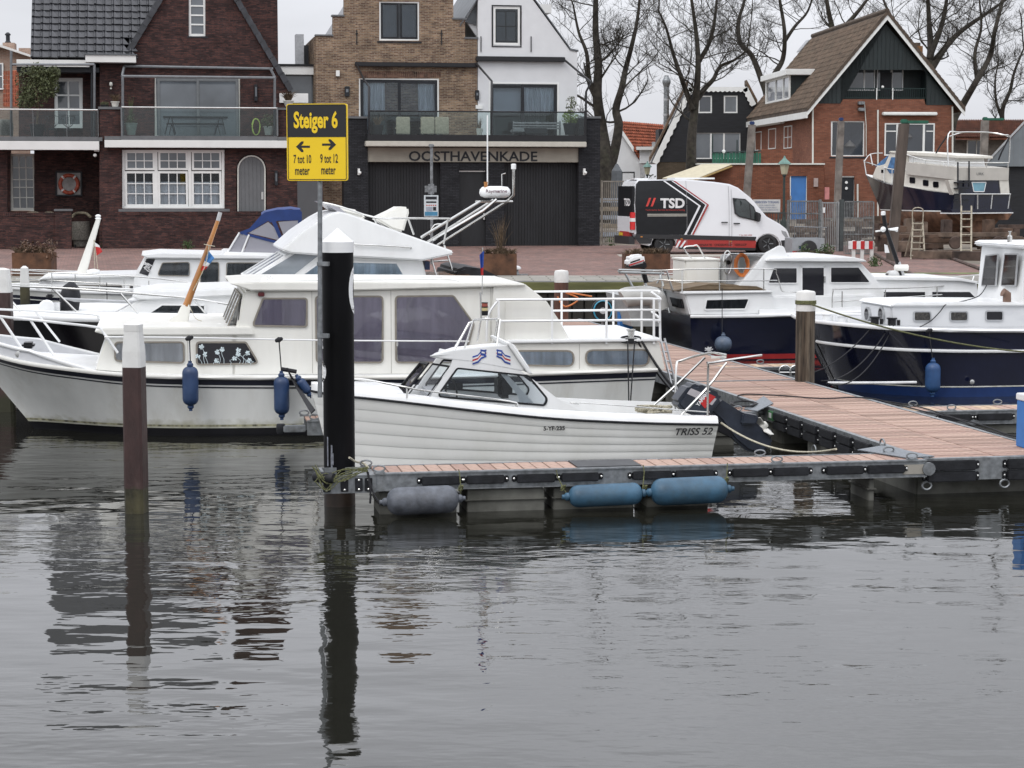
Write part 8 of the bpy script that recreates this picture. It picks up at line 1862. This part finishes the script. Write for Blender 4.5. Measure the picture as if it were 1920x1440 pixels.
pB,TB_=planter('rusty steel planter with bare twigs before the middle garage',906,969,476,52.8,None,2); planter('rusty steel planter full of dead stems beside the van wheel',1172,1257,476,56,None,3)
tuft(MB(),pB.W(938,474,0),34,1.1,.35,.006,77,curl=.1).obj('bare_twigs',TWIG,TB_); planter('low planter with green weeds in front of the grey trailer',1500,1560,479,66,FOLI,5)
c=gz(965,516,GZ); T=thing('quay_bollard','white mushroom-topped mooring bollard on the quay edge','bollard',c); MB().lathe(c,(0,0,1),[(.13,0),(.11,.1),(.08,.14)],14).fb(Fr(965,c.y,0),-.35,.35,-.1,.1,GZ,GZ+.03).obj('base',GALV,T); MB().lathe(c+V((0,0,.13)),(0,0,1),[(.08,0),(.17,.03),(.17,.08),(.1,.12),(.01,.13)],16).obj('head',WHITE,T,smooth=50)
def pedestal(label,x0,x1,yt,Y,zb=DZ):
 fp_=Fr((x0+x1)/2,Y,10); T=thing('power_pedestal',label,'power pedestal',V((*fp_.O.xy,zb)),'blue power pedestals'); u0,u1=fp_.uz(x0,yt,0)[0],fp_.uz(x1,yt,0)[0]; zt=fp_.uz((x0+x1)/2,yt,0)[1]
 MB().fb(fp_,u0,u1,-.12,.12,zb,zt - .08).obj('column',mat('pedestal_blue',(.03,.17,.48),.4,var=.06),T,bevel=.01); MB().fb(fp_,u0 - .01,u1+.01,-.13,.13,zt - .08,zt).obj('cap',WHITE,T,bevel=.01)
 for q in (.35,.55): MB().fb(fp_,(u0+u1)/2 - .05,(u0+u1)/2+.05,.12,.16,zb+(zt - zb)*q,zb+(zt - zb)*q+.1).obj('socket',PLB,T,bevel=.01)
pedestal('blue power pedestal seen through the white stern railing',1160,1184,562,41.5); pedestal('blue power pedestal on the walkway cut by the right edge',1915,1941,738,23.2)
T=thing('hose_reel','dark hose reel with bright blue ring left of the blue pedestal','hose reel',at(1130,585,42)); c=at(1130,582,42)
MB().lathe(c,(0,-1,0),[(.22,-.12),(.24,-.1),(.24,.1),(.22,.12)],20,).obj('drum',BLKR,T,smooth=40); MB().tube([c+V((.19*cos(a),-.13,.21*sin(a))) for a in [2*pi*j/20 for j in range(20)]],.018,6,closed=True).obj('ring',mat('cyan_ring',(.05,.3,.45),.4),T,smooth=60); MB().lathe(c+V((0,-.12,0)),(0,-1,0),[(.07,0),(.07,.02)],14).obj('hub',GREYW,T); MB().tube([c - V((0,0,.2)),V((c.x,c.y,DZ))],.03,6).obj('stand',GREYW,T)
line('water_hose','orange hose looped on the red-brown pile behind the railing','hose',[at(1045,556,45.6),at(1060,575,45.6),at(1085,560,45.6),at(1060,548,45.6),at(1110,556,45.6)],.02,MATS['orange_hose'])
for i,(x_,y_,Y_) in enumerate(((345,464,75.0),(352,467,74),(1145,461,74),(200,466,74),(1640,500,60))):
 mb=leaves(MB(),gz(x_,y_,GZ)+V((0,0,.12)),.25,110,.04,.8,seed=i); tuft(mb,gz(x_,y_,GZ),30,.4,.2,.008,i); tag(mb.obj('weed',FOLI,None),('green weed sprouting at the foot of the dark brick wall','low weed in the paving before the dark brick wall','grassy weed at the foot of the fence left of the van','small weed at the corner of the brick pillar','grass tuft at the foot of the striped barrier')[i],'weed')
# ================================================================ yard: trailer, barrier, slip posts, ladders, timbers
f=Fr(1515,67.5,4); TR=thing('trailer','small open grey metal trailer parked before the barred fence','trailer',f.W(1515,480,0)); TG=mat('trailer_grey',(.36,.38,.40),.45,.4,var=.08)
a,c=f.uz(1485,471,.6),f.uz(1546,447,.6)
for k_ in ((a[0],c[0],.57,.6),(a[0],c[0],-.6,-.57),(a[0],a[0]+.03,-.57,.57),(c[0] - .03,c[0],-.57,.57)): MB().fb(f,*k_,a[1],c[1]).obj('side_board',TG,TR,bevel=.004)
MB().fb(f,a[0],c[0],-.6,.6,a[1] - .06,a[1]).obj('floor',TG,TR); btubes('headboard_rail',TR,f,[[(1490,447,-.5),(1490,425,-.5),(1550,427,-.5),(1550,447,-.5)]],.02,GALV,k=0); MB().pr(f,1486,471,1495,478,.6,.64).obj('tail_light',VR,TR,bevel=.01)
for s_ in (-.7,.62): MB().lathe(f.pt((a[0]+c[0])/2,s_,GZ+.27),f.N,[(.22,0),(.27,.02),(.27,.13),(.22,.15)],18).obj('wheel',TYRE,TR,smooth=40)
tag(MB().lathe(f.W(1500,464,.6),f.N,[(.05,0),(.05,.006)],12).obj('round_badge',BLUEP,TR))
f=Fr(1614,63,2); T=thing('barrier','red and white striped plank barrier on peeling white posts','barrier',f.W(1614,500,0)); fb_=None
for i in range(6): MB().pr(f,1591+i*7.6,452,1591+(i+1)*7.6,467,0,.04).obj('stripe_board',FRED if i % 2 else FWHT,T)
for x_ in (1601,1617,1635): MB().pr(f,x_ - 3,451 if x_<1630 else 452,x_+3,505,-.12,0).obj('post',PILEW,T,bevel=.01)
CPOST=mat('weathered_grey_post',(.20,.18,.16),.85,var=.3,scale=3,bump=.4,dirt=.5,dcol=(.12,.07,.05)); DPOST=mat('dark_brown_post',(.095,.075,.062),.8,var=.3,scale=4,stretch=(1,1,.2),bump=.4)
for lab,p0,p1,w_,Y_,m__,tipm in (('leaning pale post with blue top left of the annex lamp',(1394,440),(1410,234),13,82,CPOST,BLUEP),('pale slipway post with blue tip and rusty bracket before the big window',(1567,440),(1577,227),12,80,CPOST,BLUEP),('thick dark brown slipway post in front of the yacht ashore',(1672,424),(1695,232),18,62,DPOST,GRNP),('slipway post behind the yacht ashore near its stern',(1839,420),(1847,226),13,82,CPOST,GRNP)):
 a,c=at(*p0,Y_),at(*p1,Y_); a.z=min(a.z,1.2); T=thing('slipway_post',lab,'post',a,'slipway guide posts'); h_=w_/2/(FOC/Y_)
 MB().hexa([a+V((x_,y_,0)) for x_,y_ in ((-h_,-h_),(h_,-h_),(h_,h_),(-h_,h_))]+[c+V((x_,y_,0)) for x_,y_ in ((-h_,-h_),(h_,-h_),(h_,h_),(-h_,h_))]).obj('post',m__,T,bevel=.015)
 MB().box(c.x - h_*.7,c.y - h_*.7,c.z,c.x+h_*.7,c.y+h_*.7,c.z+.14).obj('tip',tipm,T,bevel=.03)
 if tipm is GRNP: MB().box(c.x+h_*.5,c.y - .1,c.z+.0,c.x+.75,c.y+.1,c.z+.1).obj('bracket',tipm,T,bevel=.02)
LDW=mat('dirty_alu_ladder',(.42,.38,.30),.6,.3,var=.2,scale=10)
f=Fr(1812,66.5,0); T=thing('ladder','straight aluminium ladder leaning against the stern platform of the yacht','ladder',f.W(1812,475,.3))
for x_ in (1802,1821): MB().tube([f.W(x_,475,.4),f.W(x_+.5,386,-.2)],.03,6).obj('stile',LDW,T)
for i in range(6): MB().tube([f.W(1802,469 - i*14.5,.36 - i*.09),f.W(1821,469 - i*14.5,.36 - i*.09)],.02,5).obj('rung',LDW,T)
f=Fr(1717,64.5,0); T=thing('stepladder','dirty stepladder with hooped top standing on the slipway','ladder',f.W(1717,487,0))
for p0,p1 in (((1708,487),(1712,418)),((1734,487),(1730,418))): MB().tube([f.W(*p0,.4),f.W(*p1,0)],.03,6).obj('stile',LDW,T)
for p0,p1 in (((1697,480),(1713,418)),((1722,478),(1729,418))): MB().tube([f.W(*p0,-.7),f.W(*p1,-.05)],.025,6).obj('rear_leg',LDW,T)
for i in range(6): MB().pr(f,1708+i*.6,478 - i*12,1733 - i*.4,480 - i*12,.25 - i*.06,.42 - i*.07).obj('tread',LDW,T)
MB().tube(spl([f.W(1711,418,0),f.W(1711,396,0),f.W(1716,390,0),f.W(1726,390,0),f.W(1731,396,0),f.W(1730,418,0)],3),.02,6).obj('hoop',LDW,T,smooth=60)
RTB=[mat('rusty_timber_%d' % i,c_,.9,var=.4,scale=3,bump=.5,dirt=.5,dcol=(.05,.035,.025)) for i,c_ in enumerate(((.105,.065,.045),(.14,.10,.075),(.075,.05,.04)))]
f=Fr(1770,69,6); T=thing('slipway_trolley','heavy rusty cradle of beams carrying the yacht ashore','boat cradle',f.W(1770,470,0))
for x0_,x1_,y0_,y1_,n0_,n1_ in ((1690,1905,436,445,.6,.9),(1680,1880,447,456,-1.5,-1.2),(1655,1760,440,447,1.2,1.5),(1720,1740,416,447,.0,.3),(1770,1786,412,447,-.2,.2),(1848,1866,412,450,-.2,.2),(1700,1716,410,440,-1.6,-1.2),(1660,1700,424,436,-.4,.4),(1865,1900,428,440,-.3,.6)):
 MB().pr(f,x0_,y0_,x1_,y1_,n0_,n1_).obj('beam',random.choice(RTB),T,bevel=.02)
for px in (1700,1790,1870):
 for nn in (.9,-1.2): MB().lathe(f.W(px,455,nn),f.N,[(.2,0),(.22,.02),(.22,.1),(.2,.12)],14).obj('wheel',RTB[2],T)
GP='loose baulks of timber on the slipway'
nm=('left of the yacht bow','under the yacht','beneath the stern ladder','beside the dark shed','behind the barred fence')
rg=random.Random(12); spots=[(1650,412,3,78),(1662,425,0,74),(1655,436,0,72),(1700,462,1,66),(1748,461,1,68),(1815,476,2,66.5),(1838,486,2,63),(1860,455,3,72),(1885,440,3,76),(1890,468,3,68),(1905,425,3,80),(1500,430,4,78),(1525,415,4,80),(1555,420,4,79),(1610,420,4,76),(1600,440,4,74),(1510,448,4,75),(1750,478,1,64)]
adj=('long','short thick','squared rusty','tilted','grey-brown','flat broad','dark split','mossy','sawn pale','bent','stubby','heavy','slender','cracked','wedge-shaped','stacked','narrow','half-buried')
for i,(x_,y_,w_,Y_) in enumerate(spots):
 c=at(x_,y_,Y_); c.z=max(c.z,GZ+.12); L_=rg.uniform(.7,2.0); fa=FrP(c,rg.uniform(-35,40)); fa.O.z=0; h_=rg.uniform(.08,.18)
 if y_ in (476,): L_=3.4
 o_=MB().fb(fa,-L_/2,L_/2,-h_,h_,c.z - h_,c.z+h_).obj('timber_baulk',rg.choice(RTB),None,bevel=.015)
 if c.z>GZ+.3: MB().fb(fa,-.12,.12,-.15,.15,GZ,c.z - h_).obj('support_block',RTB[2],tag(o_))
 tag(o_,'%s timber baulk lying %s' % (adj[i],(nm[3] if w_==3 else nm[w_]) if w_ else nm[0]),'timber',GP)
hp=MB(); rg=random.Random(31)
for i in range(90):
 x_=rg.uniform(1480,1640) if i % 2 else rg.uniform(1650,1915); c=gz(x_,rg.uniform(440,462) if i % 2 else rg.uniform(452,472),GZ) ; c.z += rg.uniform(0,.5); fa=FrP(c,rg.uniform(-60,60)); fa.O.z=0; l_=rg.uniform(.15,.6); hp.fb(fa,-l_,l_,-.06,.06,c.z - .04,c.z+.05)
tag(hp.obj('yard_scrap',RTB[1],None,fix=False),kind='stuff')
for i,(a_,b_,lab) in enumerate((((1640,478),(1760,545),'left slipway rail running down towards the harbour'),((1740,470),(1900,530),'right slipway rail running down towards the harbour'))):
 a,c=gz(*a_,GZ),gz(*b_,GZ); tag(MB().tube([a+V((0,0,.04)),c+V((0,0,.04))],.05,6).obj('slipway_rail',RTB[2],None),lab,'rail','slipway rails')
T=thing('covered_heater','grey plastic-wrapped upright object behind the fence, beside the tree trunk','covered object',at(1156,430,90)); c=at(1156,440,90); MB().lathe(V((c.x,c.y,GZ+.5)),(0,0,1),[(.3,0),(.27,1.6),(.24,at(1156,312,90).z - GZ - .7),(.05,at(1156,307,90).z - GZ - .5)],10).obj('cover',mat('grey_tarpaulin',(.10,.11,.12),.6,bump=.6,bscale=3),T)
MB().tube([V((c.x,c.y,GZ)),V((c.x,c.y,GZ+.6))],.1,8).obj('foot',ANTH,T)
for i in range(5):
 f=Fr(1140,84,4); tag(MB().pr(f,1127,372+i*16,1166,380+i*16,-.4,.2).obj('stacked_boards',mat('pale_stack_%d' % (i % 2),((.36,.40,.45),(.30,.25,.18))[i % 2],.7,var=.2),None,bevel=.02),'%s layer of the stack of boards and crates behind the left fence' % ('topmost','second','middle','fourth','lowest')[i],'boards','stack behind the left fence')
# ================================================================ bare winter trees
BARK=mat('grey_green_bark',(.040,.034,.027),.95,var=.4,scale=5,bump=.8,bscale=12,dirt=.4,dcol=(.04,.05,.02))
def tube_fast(mb,P_,r0,r1,seg):
 n=len(P_); k0=len(mb.v)
 for i,p in enumerate(P_):
  d=(P_[min(i+1,n - 1)] - P_[max(i - 1,0)]).normalized(); a=d.cross(V((.3,.9,.2))).normalized(); b_=a.cross(d); r_=r0+(r1 - r0)*i/(n - 1)
  for k in range(seg): an=2*pi*k/seg; q=p+(a*cos(an)+b_*sin(an))*r_; mb.v.append((q.x,q.y,q.z))
 for i in range(n - 1):
  for k in range(seg): a=k0+i*seg+k; b_=k0+i*seg+(k+1) % seg; mb.f.append((a,b_,b_+seg,a+seg))
def grow(mb,p,d,L_,r_,depth,rg_):
 n=5 if depth>1 else 3; P_=[p]; q=p; dd=d.copy()
 for i in range(n):
  dd=(dd+V((rg_.gauss(0,.16),rg_.gauss(0,.16),rg_.gauss(.06,.14)))).normalized(); q=q+dd*(L_/n); P_.append(q)
 tube_fast(mb,P_,r_,r_*.45,5 if depth>1 else 3)
 if depth==0: return
 k={3: 5,2: 5,1: 5}[depth]
 for i in range(k):
  t_=rg_.uniform(.25,1.0); s_=min(len(P_) - 2,int(t_*n)); p0=P_[s_].lerp(P_[s_+1],t_*n - s_ if t_<1 else 1)
  ax_=V((rg_.gauss(0,1),rg_.gauss(0,1),rg_.gauss(.35,.7))).normalized(); nd=(dd*.65+ax_*.85).normalized()
  grow(mb,p0,nd,L_*rg_.uniform(.42,.7),max(.0068,r_*.42),depth - 1,rg_)
def tree(label,Y,stems,seed,nb=9,L0=2.5):
 rg_=random.Random(seed); b0=at(*stems[0][0][0],Y); T=thing('bare_tree',label,'tree',V((b0.x,b0.y,1.9)),'bare winter trees'); br=MB()
 for pl,r0,r1 in stems:
  P_=[at(x_,y_,Y+rg_.uniform(-.5,.5)*(i>1)) for i,(x_,y_) in enumerate(pl)]; S_=spl(P_,5)
  if pl is stems[0][0]: S_=[V((S_[0].x,S_[0].y,1.2))]+S_
  MB().tube(S_,r0,9,r2=r1).obj('trunk' if pl is stems[0][0] else 'limb',BARK,T,smooth=60)
  n=len(S_)
  for i in range(nb):
   t_=.25+.75*(i+rg_.random())/nb; j=min(n - 2,int(t_*(n - 1))); p=S_[j]; d=V((rg_.choice((-1,1))*rg_.uniform(.5,1),rg_.uniform(-.6,.6),rg_.uniform(.1,.9))).normalized()
   if p.z<6.0: continue
   grow(br,p,d,L0*rg_.uniform(.6,1.15)*(1.15 - .4*t_),max(.025,(r0+(r1 - r0)*t_)*.30),3 if L0>1.5 else 2,rg_)
  grow(br,S_[-1],V((rg_.uniform(-.2,.2),0,1)).normalized(),L0*1.1,r1,3,rg_)
 br.obj('crown',BARK,T,kind='stuff',fix=False)
tree('two-stemmed mossy bare tree beside the black garage pier',93,[([(1137,345),(1135,290),(1128,240),(1120,180),(1122,120),(1117,60),(1118,-20),(1125,-90)],.36,.07),([(1139,330),(1152,285),(1160,235),(1155,205),(1166,165),(1173,130),(1186,80),(1196,30),(1203,-40)],.26,.05),([(1120,185),(1105,150),(1100,100),(1085,60),(1075,10)],.14,.04)],11)
tree('bare tree with a green trunk in front of the black boarded house',96,[([(1296,312),(1297,260),(1302,210),(1307,160),(1309,110),(1304,50),(1292,-30)],.27,.06),([(1300,205),(1286,170),(1275,138),(1262,100),(1250,55),(1235,20)],.15,.04),([(1308,185),(1322,165),(1338,148),(1350,125),(1378,112),(1400,95)],.15,.04),([(1307,120),(1330,80),(1341,30),(1346,-30)],.13,.04)],12)
tree('bare tree rising behind the black house and the dormer of the brick house',118,[([(1452,300),(1440,190),(1428,150),(1410,105),(1388,80),(1385,40),(1396,0),(1400,-50)],.24,.06),([(1438,180),(1452,140),(1468,110),(1471,60),(1462,0),(1455,-50)],.2,.06),([(1470,80),(1490,50),(1515,20),(1530,-30)],.12,.04)],13,nb=8,L0=2.7)
tree('large bare tree standing behind the gable of the red brick house',122,[([(1738,320),(1736,160),(1745,100),(1742,40),(1738,-40)],.38,.08),([(1738,150),(1715,100),(1690,60),(1665,20),(1650,-20)],.2,.05),([(1740,140),(1768,95),(1800,60),(1850,25),(1900,-10)],.24,.06),([(1742,110),(1765,50),(1775,0),(1778,-50)],.2,.06)],14,nb=8,L0=2.8)
tree('bare leaning tree just right of the red brick house',104,[([(1782,330),(1786,235),(1806,195),(1832,150),(1856,105),(1866,55),(1880,0),(1890,-60)],.24,.06),([(1832,150),(1828,100),(1840,50),(1835,-10)],.12,.04)],15)
tree('slim bare tree near the grey shed at the right edge',112,[([(1882,330),(1880,250),(1880,205),(1894,170),(1902,135),(1920,90)],.18,.05),([(1880,225),(1868,190),(1866,150),(1872,120)],.1,.03)],16,nb=8,L0=2.0)
tree('distant bare tree between the ridge of the brick house and the sky',135,[([(1580,300),(1575,100),(1560,50),(1550,0),(1545,-60)],.3,.08),([(1575,60),(1610,20),(1640,-20)],.2,.05)],17,nb=6,L0=2.6)
